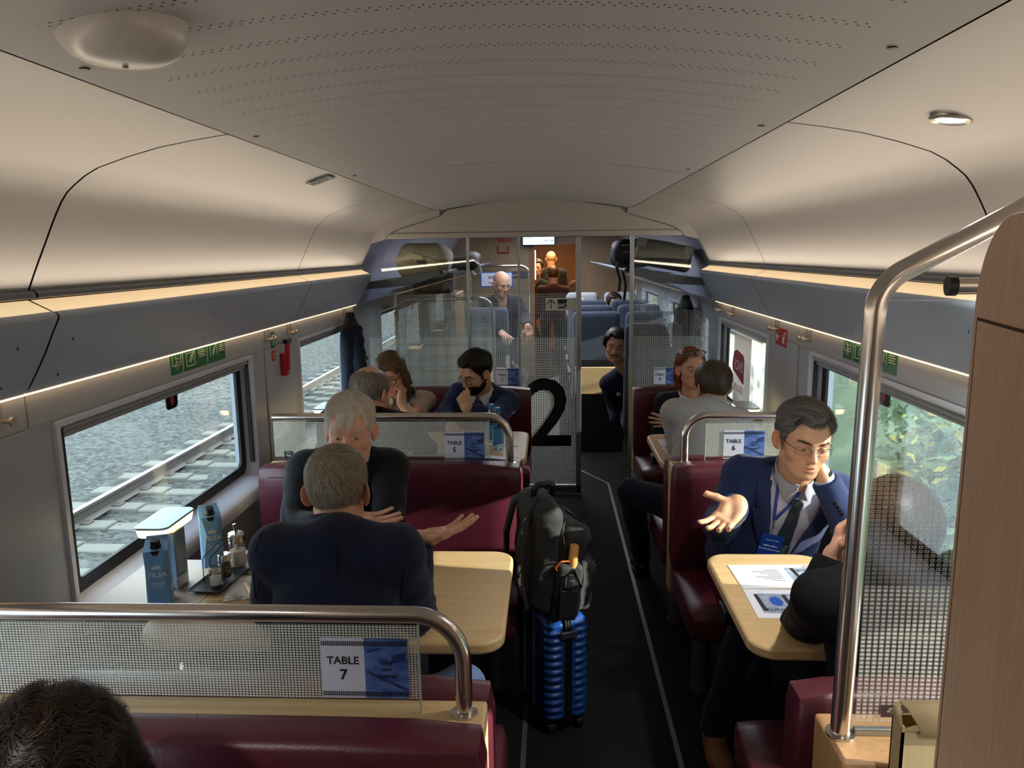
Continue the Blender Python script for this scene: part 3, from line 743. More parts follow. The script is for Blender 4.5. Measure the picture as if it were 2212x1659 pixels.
under(r, MB().tube([(0.598, 1.16, 1.693), (0.80, 1.13, 1.693)], 0.0125, 20).build('bar', M_STEEL))
under(r, MB().tube([(0.588, 1.1615, 1.693), (0.600, 1.16, 1.693)], 0.0145, 20).build('end_cap', M_BLACK))
# tall open cardboard box
M_CARD = mat('cardboard', 'b29a72', 0.8, var=(8, 0.4, 'a1885f'), bump=(120, 0.15), stretch=(1, 1, 0.1))
r = thing('cardboard_box', (0.70, 1.18, 0), 'tall open cardboard box with a folded flap beside the wooden panel', 'box')
b = MB(); bx0, bx1, by0, by1, zt = 0.598, 0.78, 1.205, 1.245, 0.945
for (a, c) in (((bx0, by0, 0), (bx0+.004, by1, zt)), ((bx1-.004, by0, 0), (bx1, by1, zt)), ((bx0, by0, 0), (bx1, by0+.004, zt-0.01)), ((bx0, by1-.004, 0), (bx1, by1, zt)), ((bx0, by0, 0), (bx1, by1, .004))): b.box(a, c)
under(r, b.build('carton_body', M_CARD, smooth=False))
f = MB(); f.loft([[(bx0+0.008, by1-.004, zt+0.028), (bx1, by1-.004, zt+0.028)], [(bx0+0.013, by0+.012, zt+0.026), (bx1, by0+.012, zt+0.026)], [(bx0+0.020, by0-0.006, zt+0.012), (bx1, by0-0.006, zt+0.012)], [(bx0+0.030, by0-0.010, zt-0.012), (bx1, by0-0.010, zt-0.012)]], closed=False)
f.add([(bx0, by1, zt), (bx0, by0, zt), (bx0+0.010, by1-.004, zt+0.028)], [(0, 1, 2)])
o = under(r, f.build('flap', M_CARD)); q = o.modifiers.new('s', 'SOLIDIFY'); q.thickness = 0.004
# ================================================================ smooth implicit surfaces for people, bags and cloth
f32 = np.float32
def V(*a): return np.array(a, dtype=f32)
def smin(a, b, k):
    h = np.clip(0.5+0.5*(b-a)/k, 0, 1); return b*(1-h)+a*h-k*h*(1-h)
def smax(a, b, k): return -smin(-a, -b, k)
def nrm_(q): return np.sqrt((q*q).sum(1))
def ell(p, c, r):
    r = V(*r); q = (p-V(*c))/r; k0 = nrm_(q); k1 = nrm_(q/r); return k0*(k0-1)/np.maximum(k1, 1e-6)
def rcone(p, a, b, ra, rb):
    a = np.asarray(a, f32); b = np.asarray(b, f32); ab = b-a; t = np.clip(((p-a) @ ab)/max(float(ab @ ab), 1e-9), 0, 1)
    return nrm_(p-a-t[:, None]*ab)-(ra+(rb-ra)*t)
def rbox(p, c, half, r):
    q = np.abs(p-V(*c))-V(*half)+r; return nrm_(np.maximum(q, 0))+np.minimum(q.max(1), 0)-r
def chain(p, pts, rs, k=0.0):
    d = None
    for i in range(len(pts)-1):
        e = rcone(p, pts[i], pts[i+1], rs[i], rs[i+1]); d = e if d is None else (np.minimum(d, e) if not k else smin(d, e, k))
    return d
def wob(p, a, s, seed=0.0):
    x, y, z = p[:, 0]*s+seed, p[:, 1]*s+seed*1.7, p[:, 2]*s-seed
    return a*(np.sin(x+1.7*np.sin(0.8*y+z))*np.sin(y*1.13+1.3*np.sin(x*0.9))*0.6+0.4*np.sin(1.9*z+2*np.sin(x*1.1+y)))
def sstep(a, b, x):
    t = np.clip((x-a)/(b-a), 0, 1); return t*t*(3-2*t)
def evalf(f, P):
    out = np.empty(len(P), f32)
    for i in range(0, len(P), 300000): out[i:i+300000] = f(P[i:i+300000])
    return out
def nets(f, lo, hi, h, B=6):
    """surface nets polygoniser; only blocks near the surface are sampled finely"""
    lo = np.array(lo, float); hi = np.array(hi, float)
    nb = np.maximum(1, np.ceil((hi-lo)/(h*B)).astype(int)); n = nb*B+1
    cs = [lo[i]+(np.arange(nb[i])+0.5)*B*h for i in range(3)]
    G = np.stack(np.meshgrid(*cs, indexing='ij'), -1).reshape(-1, 3).astype(f32); dc = evalf(f, G).reshape(nb)
    act = np.abs(dc) < B*h*1.5
    D = np.repeat(np.repeat(np.repeat(dc, B, 0), B, 1), B, 2).astype(f32)
    D = np.pad(D, ((0, 1), (0, 1), (0, 1)), mode='edge')
    am = np.zeros(n, bool); idx = np.argwhere(act)
    for (i, j, k) in idx: am[i*B:i*B+B+1, j*B:j*B+B+1, k*B:k*B+B+1] = True
    q = np.argwhere(am); P = (lo+q*h).astype(f32); D[am] = evalf(f, P)
    S = D < 0
    c = [S[a:S.shape[0]-1+a, b:S.shape[1]-1+b, d:S.shape[2]-1+d] for a in (0, 1) for b in (0, 1) for d in (0, 1)]
    tot = sum(x.astype(np.int8) for x in c); cells = np.argwhere((tot > 0) & (tot < 8))
    if not len(cells): return np.zeros((0, 3)), np.zeros((0, 4), int)
    off = [(a, b, d) for a in (0, 1) for b in (0, 1) for d in (0, 1)]
    dv = np.stack([D[cells[:, 0]+a, cells[:, 1]+b, cells[:, 2]+d] for a, b, d in off], 1)
    acc = np.zeros((len(cells), 3)); cnt = np.zeros(len(cells)); O = np.array(off, float)
    for i in range(8):
        for j in range(i+1, 8):
            if np.abs(O[i]-O[j]).sum() != 1: continue
            m = (dv[:, i] < 0) != (dv[:, j] < 0); den = dv[:, i]-dv[:, j]; t = np.where(m, dv[:, i]/np.where(den == 0, 1, den), 0)
            acc += (O[i]+(O[j]-O[i])*t[:, None])*m[:, None]; cnt += m
    verts = lo+(cells+acc/cnt[:, None])*h
    ids = -np.ones(tuple(s-1 for s in D.shape), int); ids[cells[:, 0], cells[:, 1], cells[:, 2]] = np.arange(len(cells))
    quads = []
    for ax in range(3):
        u, w = (ax+1) % 3, (ax+2) % 3
        s0 = [slice(None)]*3; s1 = [slice(None)]*3; s0[ax] = slice(0, -1); s1[ax] = slice(1, None)
        A, Bm = S[tuple(s0)], S[tuple(s1)]; e = np.argwhere(A != Bm)
        ok = (e[:, u] > 0) & (e[:, w] > 0) & (e[:, u] < D.shape[u]-1) & (e[:, w] < D.shape[w]-1); e = e[ok]
        inside = A[e[:, 0], e[:, 1], e[:, 2]]
        def g(du, dw):
            q = e.copy(); q[:, u] += du; q[:, w] += dw; return ids[q[:, 0], q[:, 1], q[:, 2]]
        Q = np.stack([g(-1, -1), g(0, -1), g(0, 0), g(-1, 0)], 1); Q[~inside] = Q[~inside][:, ::-1]; quads.append(Q)
    Q = np.concatenate(quads); Q = Q[(Q >= 0).all(1)]
    return verts, Q
def xf(M, v):
    A = np.array(M); return v @ A[:3, :3].T+A[:3, 3]
def mesh_obj(name, parts, mats, parent=None, angle=None):
    """parts: list of (verts, faces, material index, colour array or None) joined into one mesh"""
    vs, fs, mi, cols, o = [], [], [], [], 0
    anyc = any(p[3] is not None for p in parts)
    for v, q, m, c in parts:
        v = np.asarray(v, float)
        if not len(v): continue
        vs.append(v); fs.append(np.asarray(q)+o); mi += [m]*len(q); o += len(v)
        cols.append(np.ones((len(v), 3)) if c is None else c)
    v = np.concatenate(vs); me = bpy.data.meshes.new(name)
    nq = sum(len(x) for x in fs); k = fs[0].shape[1]
    same = all(x.shape[1] == k for x in fs)
    if same:
        F = np.concatenate(fs); me.vertices.add(len(v)); me.vertices.foreach_set('co', v.ravel().astype(f32))
        me.loops.add(F.size); me.loops.foreach_set('vertex_index', F.ravel().astype(np.int32))
        me.polygons.add(len(F)); me.polygons.foreach_set('loop_start', np.arange(0, F.size, k, dtype=np.int32))
        me.update(calc_edges=True); me.validate()
    else:
        me.from_pydata(v.tolist(), [], [list(map(int, r)) for x in fs for r in x]); me.update()
    mats = mats if isinstance(mats, (list, tuple)) else [mats]
    for m in mats: me.materials.append(m)
    if len(mats) > 1 and len(me.polygons) == len(mi): me.polygons.foreach_set('material_index', mi)
    me.polygons.foreach_set('use_smooth', [True]*len(me.polygons))
    if anyc:
        a = me.color_attributes.new('Col', 'FLOAT_COLOR', 'POINT'); C = np.ones((len(v), 4), f32); C[:, :3] = np.concatenate(cols); a.data.foreach_set('color', C.ravel())
    ob = bpy.data.objects.new(name, me); COL.objects.link(ob)
    if parent is not None: under(parent, ob)
    return ob
def sdf_obj(name, f, lo, hi, h, m, parent=None, M=None, colf=None):
    v, q = nets(f, lo, hi, h)
    c = colf(v.astype(f32)) if colf else None
    return mesh_obj(name, [(v if M is None else xf(M, v), q, 0, c)], m, parent)
def grad(f, p, e=0.0015):
    g = np.stack([f(p+V(*d)*e)-f(p-V(*d)*e) for d in ((1, 0, 0), (0, 1, 0), (0, 0, 1))], 1); return g/np.maximum(nrm_(g), 1e-6)[:, None]
def strands(f, pts, dirf, length, steps, lift, width, c0, c1, jit=0.25):
    """thin ribbons that follow the surface f=0; returns (verts, quads, colours)"""
    p = pts.astype(f32); n = len(p); L = length*(0.7+0.6*RNG.random(n)).astype(f32); J = RNG.normal(size=(n, 3)).astype(f32)*jit
    rows = []; lf = lift*(0.4+1.0*RNG.random(n)).astype(f32)
    for s in range(steps+1):
        N = grad(f, p); d = dirf(p)+J; d -= N*(d*N).sum(1)[:, None]; d /= np.maximum(nrm_(d), 1e-6)[:, None]
        side = np.cross(N, d); w = width*(1-0.75*s/steps)
        rows.append((p-side*w, p+side*w))
        p = p+d*(L/steps)[:, None]; k = f(p); N = grad(f, p); p = p+N*np.clip(lf*(0.3+0.7*min(1, (s+1)/steps*2))-k, -0.02, 0.02)[:, None]
    vs = np.stack([r for a in rows for r in a], 1).reshape(-1, 3); m = 2*(steps+1); q = []
    base = np.arange(n)*m
    for s in range(steps): q.append(np.stack([base+2*s, base+2*s+1, base+2*s+3, base+2*s+2], 1))
    t = RNG.random(n)[:, None]; c = np.array(lin(c0))*(1-t)+np.array(lin(c1))*t; c = np.repeat(c, m, 0)
    return vs, np.concatenate(q), c

# ---------------------------------------------------------------- heads
M_SKIN = mat('skin_fair', 'd9a58a', 0.5, attr=True, sss=0.12, bump=(900, 0.06))
M_SKIN2 = mat('skin_olive', 'c99a78', 0.5, attr=True, sss=0.12, bump=(900, 0.06))
M_HAIR = mat('hair', 'ffffff', 0.42, attr=True, spec=0.35)
M_EYEW = mat('eye_white', 'd8d2cc', 0.2); M_IRIS = mat('iris_brown', '2c1d14', 0.15); M_IRISB = mat('iris_grey', '4a4a48', 0.15)
M_GLASSES = mat('spectacle_frame', '15130f', 0.3); M_GOLDF = mat('thin_metal_frame', '6a6460', 0.3, metal=0.8); M_LENS = glass('spectacle_lens', (0.96, 0.97, 0.98), 0.07)
class Head:
    def __init__(s, fem=False, jaw=1.0, lids=0.35, mouth=0.0, wide=1.0, ears=True, bald=False, gaze=(0, 0), smile=0.0, heavy=0.0):
        s.__dict__.update(locals())
    def base(s, p):
        j = 0.93 if s.fem else s.jaw; w = s.wide
        d = ell(p, (0, -0.014, 0.040), (0.0755*w, 0.0985, 0.086))
        d = smin(d, ell(p, (0, 0.026, 0.0)  , (0.065*w, 0.066, 0.098)), 0.03)
        d = smin(d, ell(p, (0, 0.034, -0.062), (0.052*j*w, 0.052, 0.046)), 0.03)
        d = smin(d, ell(p, (0, 0.074, -0.094), (0.021*j, 0.018, 0.016)), 0.025)
        q = p.copy(); q[:, 0] = np.abs(q[:, 0])
        d = smin(d, rcone(q, (0.052*j*w, 0.004, -0.052), (0.022*j, 0.062, -0.090), 0.017, 0.015), 0.022)
        d = smin(d, ell(q, (0.044*w, 0.058, -0.022), (0.022, 0.022, 0.02)), 0.02)
        if s.heavy: d = smin(d, ell(q, (0.03, 0.03, -0.085), (0.03, 0.035, 0.02)), 0.03)
        return d
    def face(s, p):
        d = s.base(p); q = p.copy(); q[:, 0] = np.abs(q[:, 0])
        br = 0.007 if s.fem else 0.0105
        d = smin(d, chain(q, [V(0.006, 0.083, 0.024), V(0.026, 0.083, 0.030), V(0.046, 0.066, 0.024)], [br*.8, br, br*.8]), 0.018)
        d = smax(d, -ell(q, (0.0315, 0.098, 0.006), (0.0195, 0.019, 0.0125)), 0.012)
        # nose
        nw = 0.86 if s.fem else 1.0
        d = smin(d, chain(p, [V(0, 0.081, 0.022), V(0, 0.094, 0.002), V(0, 0.108, -0.026)], [0.0075, 0.0085*nw, 0.0108*nw]), 0.011)
        d = smin(d, ell(q, (0.0115*nw, 0.097, -0.030), (0.0078, 0.0115, 0.0078)), 0.007)
        d = smax(d, -ell(q, (0.0068*nw, 0.1035, -0.0395), (0.0036, 0.0055, 0.0034)), 0.003)
        # muzzle, lips, chin crease
        d = smin(d, ell(p, (0, 0.073, -0.060), (0.028, 0.022, 0.024)), 0.016)
        sm = s.smile; hx = 0.0215+0.004*sm; hz = -0.0605+0.005*sm
        d = smin(d, chain(q, [V(0, 0.0955, -0.0555), V(0.010, 0.0945, -0.0555), V(hx, 0.086, hz)], [0.0042, 0.0046, 0.0018]), 0.005)
        d = smin(d, chain(q, [V(0, 0.0945, -0.0685-s.mouth), V(0.010, 0.0925, -0.0675-s.mouth), V(hx, 0.0855, hz-0.0012)], [0.0060, 0.0055, 0.0018]), 0.005)
        d = smax(d, -chain(q, [V(0, 0.1015, -0.0612-s.mouth*.5), V(0.011, 0.0995, -0.0608-s.mouth*.5), V(hx+.001, 0.0895, hz)], [0.0024+s.mouth*.5, 0.0022+s.mouth*.4, 0.0012]), 0.003)
        d = smax(d, -rcone(p, V(-0.012, 0.099, -0.080), V(0.012, 0.099, -0.080), 0.004, 0.004), 0.010)
        d = smax(d, -rcone(q, V(0.019, 0.100, -0.030), V(0.031, 0.088, -0.058), 0.0022, 0.0022), 0.008)
        # eyelids: a ball closed except for a slit
        ball = ell(q, (0.0315, 0.0755, 0.0068), (0.0155, 0.0142, 0.0132))
        up = 0.0092-0.0075*s.lids; lo = 0.0040
        xx = q[:, 0]-0.0315
        slit = np.maximum(p[:, 2]-(0.0068+(up-0.0042)*(1-(xx/0.0145)**2)), (0.0068-lo*(1-(xx/0.0145)**2))-p[:, 2])
        slit = np.maximum(slit, 0.076-p[:, 1])
        d = smin(d, smax(ball, -slit, 0.0016), 0.0035)
        if s.ears:
            e = q-V(0.079*s.wide, -0.010, -0.004); c, sn = math.cos(0.30), math.sin(0.30)
            e = np.stack([e[:, 0]-0.62*np.maximum(-e[:, 1]+0.004, 0), e[:, 1]*c+e[:, 2]*sn*0.6, e[:, 2]-e[:, 1]*0.25], 1)
            o = ell(e, (0, 0, 0), (0.0085, 0.0195, 0.0345))
            o = smax(o, -ell(e, (0.008, 0.001, 0.002), (0.0062, 0.0125, 0.022)), 0.004)
            o = smin(o, ell(e, (0.001, 0.008, -0.026), (0.006, 0.009, 0.009)), 0.006)
            d = smin(d, o, 0.006)
        return d
    def colour(s, v, stub=0.0):
        p = v; q = p.copy(); q[:, 0] = np.abs(q[:, 0]); C = np.ones((len(p), 3), f32)
        def tint(w, c):
            nonlocal C; C = C*(1-w[:, None])+C*w[:, None]*V(*c)
        tint(0.65*np.exp(-(nrm_((q-V(0.045, 0.07, -0.025))/V(0.025, 0.04, 0.022)))**2), (1.0, 0.80, 0.76))
        tint(0.7*np.exp(-(nrm_((p-V(0, 0.11, -0.026))/V(0.018, 0.02, 0.016)))**2), (1.0, 0.78, 0.73))
        lip = np.exp(-(nrm_((q-V(0.006, 0.096, -0.0615-s.mouth*.5))/V(0.019, 0.014, 0.0095+s.mouth))**4)); tint(0.85*lip, (0.80, 0.52, 0.50) if not s.fem else (0.85, 0.48, 0.47))
        if s.ears: tint(0.8*sstep(0.073, 0.082, q[:, 0])*(p[:, 1] < 0.02), (1.02, 0.72, 0.64))
        tint(0.5*np.exp(-(nrm_((q-V(0.0315, 0.09, -0.004))/V(0.018, 0.02, 0.010)))**2), (0.85, 0.72, 0.70))
        if stub:
            w = sstep(-0.035, -0.055, p[:, 2])*sstep(0.0, 0.03, p[:, 1])*(1-lip)+0.6*np.exp(-(nrm_((q-V(0.008, 0.10, -0.047))/V(0.02, 0.02, 0.007)))**2); tint(np.clip(w, 0, 1)*stub, (0.62, 0.60, 0.62))
        mot = wob(p, 1.0, 90)*0.04; C *= (1+mot)[:, None]; return C

def hairline(front=0.083, temple=0.045, side=-0.015, nape=-0.062, recede=0.012):
    """signed height above the hairline in head space (positive = hair grows)"""
    def m(p):
        ax, y, z = np.abs(p[:, 0]), p[:, 1], p[:, 2]
        f = front+recede*np.clip((ax-0.02)/0.03, 0, 1)-np.clip((ax-0.048)/0.02, 0, 1)*0.035
        yy = np.array([-0.2, -0.055, -0.028, -0.016, 0.004, 0.020, 0.034, 0.048, 0.062, 0.078, 0.2])
        zz = np.array([nape, nape, -0.045, 0.024, 0.026, side, temple-0.02, temple, front-0.012, front, front])
        zl = np.interp(y, yy, zz).astype(f32); zl = np.where(y > 0.055, np.maximum(zl*0+f, zl*0+np.minimum(f, 0.2)), zl)
        return z-zl
    return m
def hair_sdf(H, m, T, w=0.012, bumps=0.0015, freq=60, extra=None):
    def f(p):
        k = np.clip(m(p)/w, -1, 1); t = T(p) if callable(T) else T
        d = H.base(p)-t*k
        if bumps: d = d+wob(p, bumps, freq)
        if extra is not None: d = smin(d, extra(p), 0.02)
        return d
    return f
def flow(kind, c=(0.008, -0.055, 0.105)):
    def d(p):
        r = p-V(*c)
        if kind == 'whorl':
            t = np.stack([-r[:, 1]*0.6-r[:, 2]*0.0, r[:, 0]*0.6, 0*r[:, 0]], 1); u = r*1.0+t; u[:, 2] -= 0.03+0.6*np.maximum(0, -p[:, 1]-0.05); return u/np.maximum(nrm_(u), 1e-5)[:, None]
        if kind == 'forward':
            u = np.stack([r[:, 0]*0.8, 0.09+0*r[:, 0], -0.05-0.35*np.abs(p[:, 0])/0.07*0.1+0*r[:, 0]], 1); return u/nrm_(u)[:, None]
        if kind == 'back':
            u = np.stack([0.3*r[:, 0], -0.09+0*r[:, 0], -0.035-0.5*np.maximum(0, -p[:, 1])], 1); return u/nrm_(u)[:, None]
        if kind == 'side':
            u = np.stack([0.08+0*r[:, 0], -0.06+0*r[:, 0], -0.02-0.6*np.maximum(0, np.abs(p[:, 0])-0.05)*10*0.1], 1); return u/nrm_(u)[:, None]
        u = np.stack([np.sign(p[:, 0]-c[0])*0.5*np.exp(-(np.abs(p[:, 0])/0.07)**4)+0.01, -0.12+0*r[:, 0], -1.0*sstep(0.0, 0.06, np.abs(p[:, 0]-c[0]))-0.15], 1); return u/nrm_(u)[:, None]
    return d

# ---------------------------------------------------------------- hands
RELAX = ([18, 25, 15], [22, 28, 18], [26, 32, 20], [28, 34, 22])
OPEN = ([4, 8, 5], [2, 8, 5], [5, 10, 6], [8, 12, 8])
FIST = ([70, 85, 50], [75, 88, 50], [78, 88, 50], [78, 85, 50])
def hand_sdf(back=V(0, -1, 0), curl=RELAX, spread=(9, 2, -4, -11), thumb=((-0.75, 0.62, -0.25), (-0.45, 0.85, -0.28), (-0.25, 0.93, -0.25)), size=1.0, forearm=None):
    bases = [V(-0.0275, 0.089, 0.001), V(-0.0090, 0.095, 0.003), V(0.0095, 0.091, 0.002), V(0.0265, 0.081, -0.002)]
    lens = [(0.043, 0.026, 0.022), (0.047, 0.030, 0.023), (0.043, 0.028, 0.023), (0.034, 0.021, 0.020)]
    rads = [(0.0096, 0.0088, 0.0080, 0.0070), (0.0098, 0.0090, 0.0082, 0.0072), (0.0094, 0.0086, 0.0078, 0.0068), (0.0084, 0.0076, 0.0068, 0.0060)]
    ch = []
    for b, l, r, c, sp in zip(bases, lens, rads, curl, spread):
        a = 0.0; pts = [b-V(0, 0.012, 0), b]; s_ = math.radians(-sp)
        for k in range(3):
            a += math.radians(c[k]); pts.append(pts[-1]+l[k]*V(math.sin(s_)*math.cos(a), math.cos(s_)*math.cos(a), -math.sin(a)))
        ch.append((pts, [r[0]*1.02]+list(r)))
    tp = [V(-0.020, 0.018, -0.006)]
    for l, d in zip((0.046, 0.034, 0.027), thumb):
        d = V(*d); tp.append(tp[-1]+l*d/np.linalg.norm(d))
    tr = [0.0145, 0.0125, 0.0108, 0.0088]
    def f(p):
        p = p/size
        d = rbox(p, (0, 0.048, 0.0), (0.0375, 0.044, 0.0125), 0.0115)
        d = smin(d, rcone(p, bases[0], bases[3], 0.0105, 0.0092), 0.008)
        d = smin(d, ell(p, (-0.022, 0.036, -0.009), (0.0165, 0.033, 0.0155)), 0.012)
        d = smin(d, ell(p, (0.026, 0.036, -0.007), (0.013, 0.036, 0.013)), 0.012)
        q = p*V(1, 1, 1.28)
        d = smin(d, rcone(q, V(0, -0.004, 0), V(0, 0.012, 0), 0.0275, 0.0265)*0.85, 0.018)
        d = smin(d, rcone(p, V(0, -0.002, 0), back*0.07, 0.0235, 0.0255), 0.02)
        fd = None
        for pts, rs in ch:
            e = chain(p, pts, rs, 0.003); fd = e if fd is None else smin(fd, e, 0.0022)
        d = smin(d, fd, 0.007)
        d = smin(d, chain(p, tp, tr, 0.004), 0.009)
        if forearm is not None: d = smin(d, forearm(p*size)/size, 0.02)
        return d*size
    return f
def hand_matrix(wrist, fdir, palm):
    y = Vector(fdir).normalized(); z = -Vector(palm); z = (z-y*z.dot(y)).normalized(); x = y.cross(z)
    M = Matrix.Identity(4)
    for i in range(3): M[i][0], M[i][1], M[i][2], M[i][3] = x[i], y[i], z[i], wrist[i]
    return M
# ================================================================ people
def ray(u, v): return CAM_R @ Vector((u-W_PX/2, -(v-H_PX/2), F_PX))
def at(u, v, y):
    w = ray(u, v); return EYE+w*(y/w.y)
def head_M(pos, yaw, pitch, roll):
    return Matrix.Translation(pos) @ Matrix.Rotation(math.radians(yaw), 4, 'Z') @ Matrix.Rotation(math.radians(pitch), 4, 'X') @ Matrix.Rotation(math.radians(roll), 4, 'Y')
FAB = {}
def fabric(name, col, rough=0.85, sheen=0.12, scale=900, s=0.25, var=None):
    return mat('cloth_'+name, col, rough, bump=(scale, s), sheen=sheen, spec=0.25, var=var)
class Person:
    def __init__(s, label, pelvis, neck, yaw, head, H, skin=None, sw=0.178, girth=1.0, group=None, res=0.003, tres=0.007, shz=0.060):
        s.pel, s.neck, s.H, s.sw, s.g, s.res, s.tres, s.shz = Vector(pelvis), Vector(neck), H, sw, girth, res, tres, shz
        z = (s.neck-s.pel).normalized(); fy = Vector((-math.sin(math.radians(yaw)), math.cos(math.radians(yaw)), 0)); y = (fy-z*fy.dot(z)).normalized(); x = y.cross(z)
        s.T = Matrix.Identity(4)
        for i in range(3): s.T[i][0], s.T[i][1], s.T[i][2], s.T[i][3] = x[i], y[i], z[i], s.pel[i]
        s.Ti = s.T.inverted(); s.L = (s.neck-s.pel).length; s.fy = fy; s.right = Vector((fy.y, -fy.x, 0))
        s.HM = head_M(*head); s.HMi = s.HM.inverted(); s.skin = skin or M_SKIN; s.parts = []; s.arms = {}
        s.root = thing('person', (s.pel.x, s.pel.y, 0), label, 'person', group)
        nb = s.HMi @ (s.T @ Vector((0, 0.012, s.L-0.055))); s.nb = np.array(nb, f32)
    def l(s, w): return np.array(s.Ti @ Vector(w), f32)
    def skin_head(s, stub=0.0):
        nb = s.nb; H = s.H; nr = 0.050 if H.fem else 0.057
        f = lambda p: smin(H.face(p), rcone(p, V(0, -0.022, -0.045), nb, nr, nr*1.12), 0.022)
        lo = np.minimum(V(-0.112, -0.135, -0.125), nb-0.075); hi = np.maximum(V(0.112, 0.13, 0.138), nb+0.075)
        v, q = nets(f, lo, hi, s.res); s.parts.append((xf(s.HM, v), q, 0, H.colour(v.astype(f32), stub))); s.headf = f
        # eyes and brows
        for e, nm in ((-1, 'eye'), (1, 'eye')):
            c = Vector((e*0.0315, 0.0762, 0.0068)); b = MB(); r = 0.0122; gx, gz = H.gaze; gd = Vector((gx, 1, gz)).normalized(); q2 = gd.to_track_quat('Z', 'Y').to_matrix().to_4x4()
            prof = [(r*math.sin(a), -r*math.cos(a)) for a in np.linspace(0.01, PI-0.01, 20)]
            b.lathe(prof, (0, 0, 0), 24, 0, Matrix.Translation(c) @ q2, True)
            o = b.build('eye', [M_EYEW, M_IRIS if not s.H.bald else M_IRISB], None, recalc=True)
            for pg in o.data.polygons:
                d = (pg.center-c).normalized().dot(gd)
                if d > 0.87: pg.material_index = 1
            o.data.transform(s.HM); under(s.root, o)
    def brows(s, c0, c1, n=170, thick=1.0):
        for e in (-1, 1):
            t = RNG.random(n); w = RNG.normal(size=n)*0.0022*thick
            p = np.stack([e*(0.012+0.036*t), 0.098-0.022*t*t, 0.0255+0.0085*np.sin(t*2.3)-0.004*t+w], 1).astype(f32)
            f = s.H.face
            for _ in range(3): p = p-grad(f, p)*f(p)[:, None]
            v, q, c = strands(f, p, lambda x: np.stack([e*np.ones(len(x)), -0.4*np.ones(len(x)), 0.25*np.ones(len(x))], 1).astype(f32), 0.009, 2, 0.0012, 0.00042, c0, c1, 0.22)
            mesh_obj('eyebrow', [(xf(s.HM, v), q, 0, c)], M_HAIR, s.root)
    def hair(s, hf, n, dirf, length, c0, c1, steps=4, lift=0.004, width=0.0009, jit=0.25, cap=None, lo=(-0.125, -0.16, -0.14), hi=(0.125, 0.14, 0.16), h=None, keep=None, capc=0.75):
        v, q = nets(hf, lo, hi, h or max(0.0035, s.res))
        cc = np.ones((len(v), 3))*(np.array(lin(c0))*0.5+np.array(lin(c1))*0.5)*capc
        parts = [(xf(s.HM, v), q, 0, cc)]
        w = v.astype(f32)
        vis = s.H.base(w) > 0.0004
        if keep is not None: vis &= keep(w)
        w = w[vis]; w = w[RNG.integers(0, len(w), n)]+RNG.normal(size=(n, 3)).astype(f32)*0.002
        sv, sq, sc = strands(hf, w, dirf, length, steps, lift, width, c0, c1, jit); parts.append((xf(s.HM, sv), sq, 0, sc))
        s.hairo = mesh_obj('hair', parts, M_HAIR, s.root); return s.hairo
    def beard(s, n, c0, c1, T=0.003):
        H = s.H
        def m(p):
            ax = np.abs(p[:, 0]); zl = np.interp(p[:, 1], [-0.05, 0.0, 0.02, 0.05, 0.075, 0.13], [-0.2, -0.02, -0.035, -0.052, -0.040, -0.040]).astype(f32)
            k = zl-p[:, 2]; k = np.minimum(k, p[:, 1]+0.002)
            lipd = nrm_((np.stack([ax, p[:, 2]+0.0625], 1))/V(0.022, 0.010))-1; return np.minimum(k, lipd*0.02)
        bf = lambda p: H.face(p)-T*np.clip(m(p)/0.008, -1, 1)+wob(p, 0.0006, 150)
        v, q = nets(bf, (-0.09, -0.02, -0.13), (0.09, 0.125, 0.0), 0.003); w = v.astype(f32); ok = H.face(w) > 0.0006
        cc = np.ones((len(v), 3))*np.array(lin(c0)); w = w[ok]; w = w[RNG.integers(0, len(w), n)]
        sv, sq, sc = strands(bf, w, lambda p: np.stack([p[:, 0]*2, 0*p[:, 0]+0.02, -0.1+0*p[:, 0]], 1), 0.012, 2, 0.002, 0.0006, c0, c1, 0.4)
        mesh_obj('beard', [(xf(s.HM, v), q, 0, cc), (xf(s.HM, sv), sq, 0, sc)], M_HAIR, s.root)
    def glasses(s, m, w=0.026, hh=0.017, r=0.0011, dz=0.0, rnd=0.010, full=True, y=0.1005, up=0.0, temple=None):
        b = MB(); ln = MB(); M = s.HM
        for e in (-1, 1):
            o = rrect(2*w, 2*hh, rnd, 6, e*0.034, 0.0055+dz)
            pts = [M @ Vector((a, y-0.009*(abs(a)/0.06)**2, c+up)) for a, c in o]
            if full: b.tube(pts, r, 6, closed=True)
            else: b.tube(pts[len(pts)//2-1:]+pts[:1], r, 6); b.tube(pts, r*0.5, 6, closed=True)
            ln.add(pts, [tuple(range(len(pts)))])
        b.tube([M @ Vector((-0.009, y, 0.010+dz+up)), M @ Vector((0, y+0.003, 0.012+dz+up)), M @ Vector((0.009, y, 0.010+dz+up))], r, 6)
        gl = under(s.root, b.build('glasses', m)); tb = MB()
        for e in (-1, 1): tb.tube([M @ Vector((e*0.060, y-0.010, 0.011+dz+up)), M @ Vector((e*0.075, 0.06, 0.012+dz+up)), M @ Vector((e*0.081, -0.004, 0.016+dz+up)), M @ Vector((e*0.080, -0.022, 0.0+dz+up))], r*1.1, 6, flat=1.6)
        under(gl, tb.build('temple', temple or m)); under(gl, ln.build('lens', M_LENS, smooth=False))
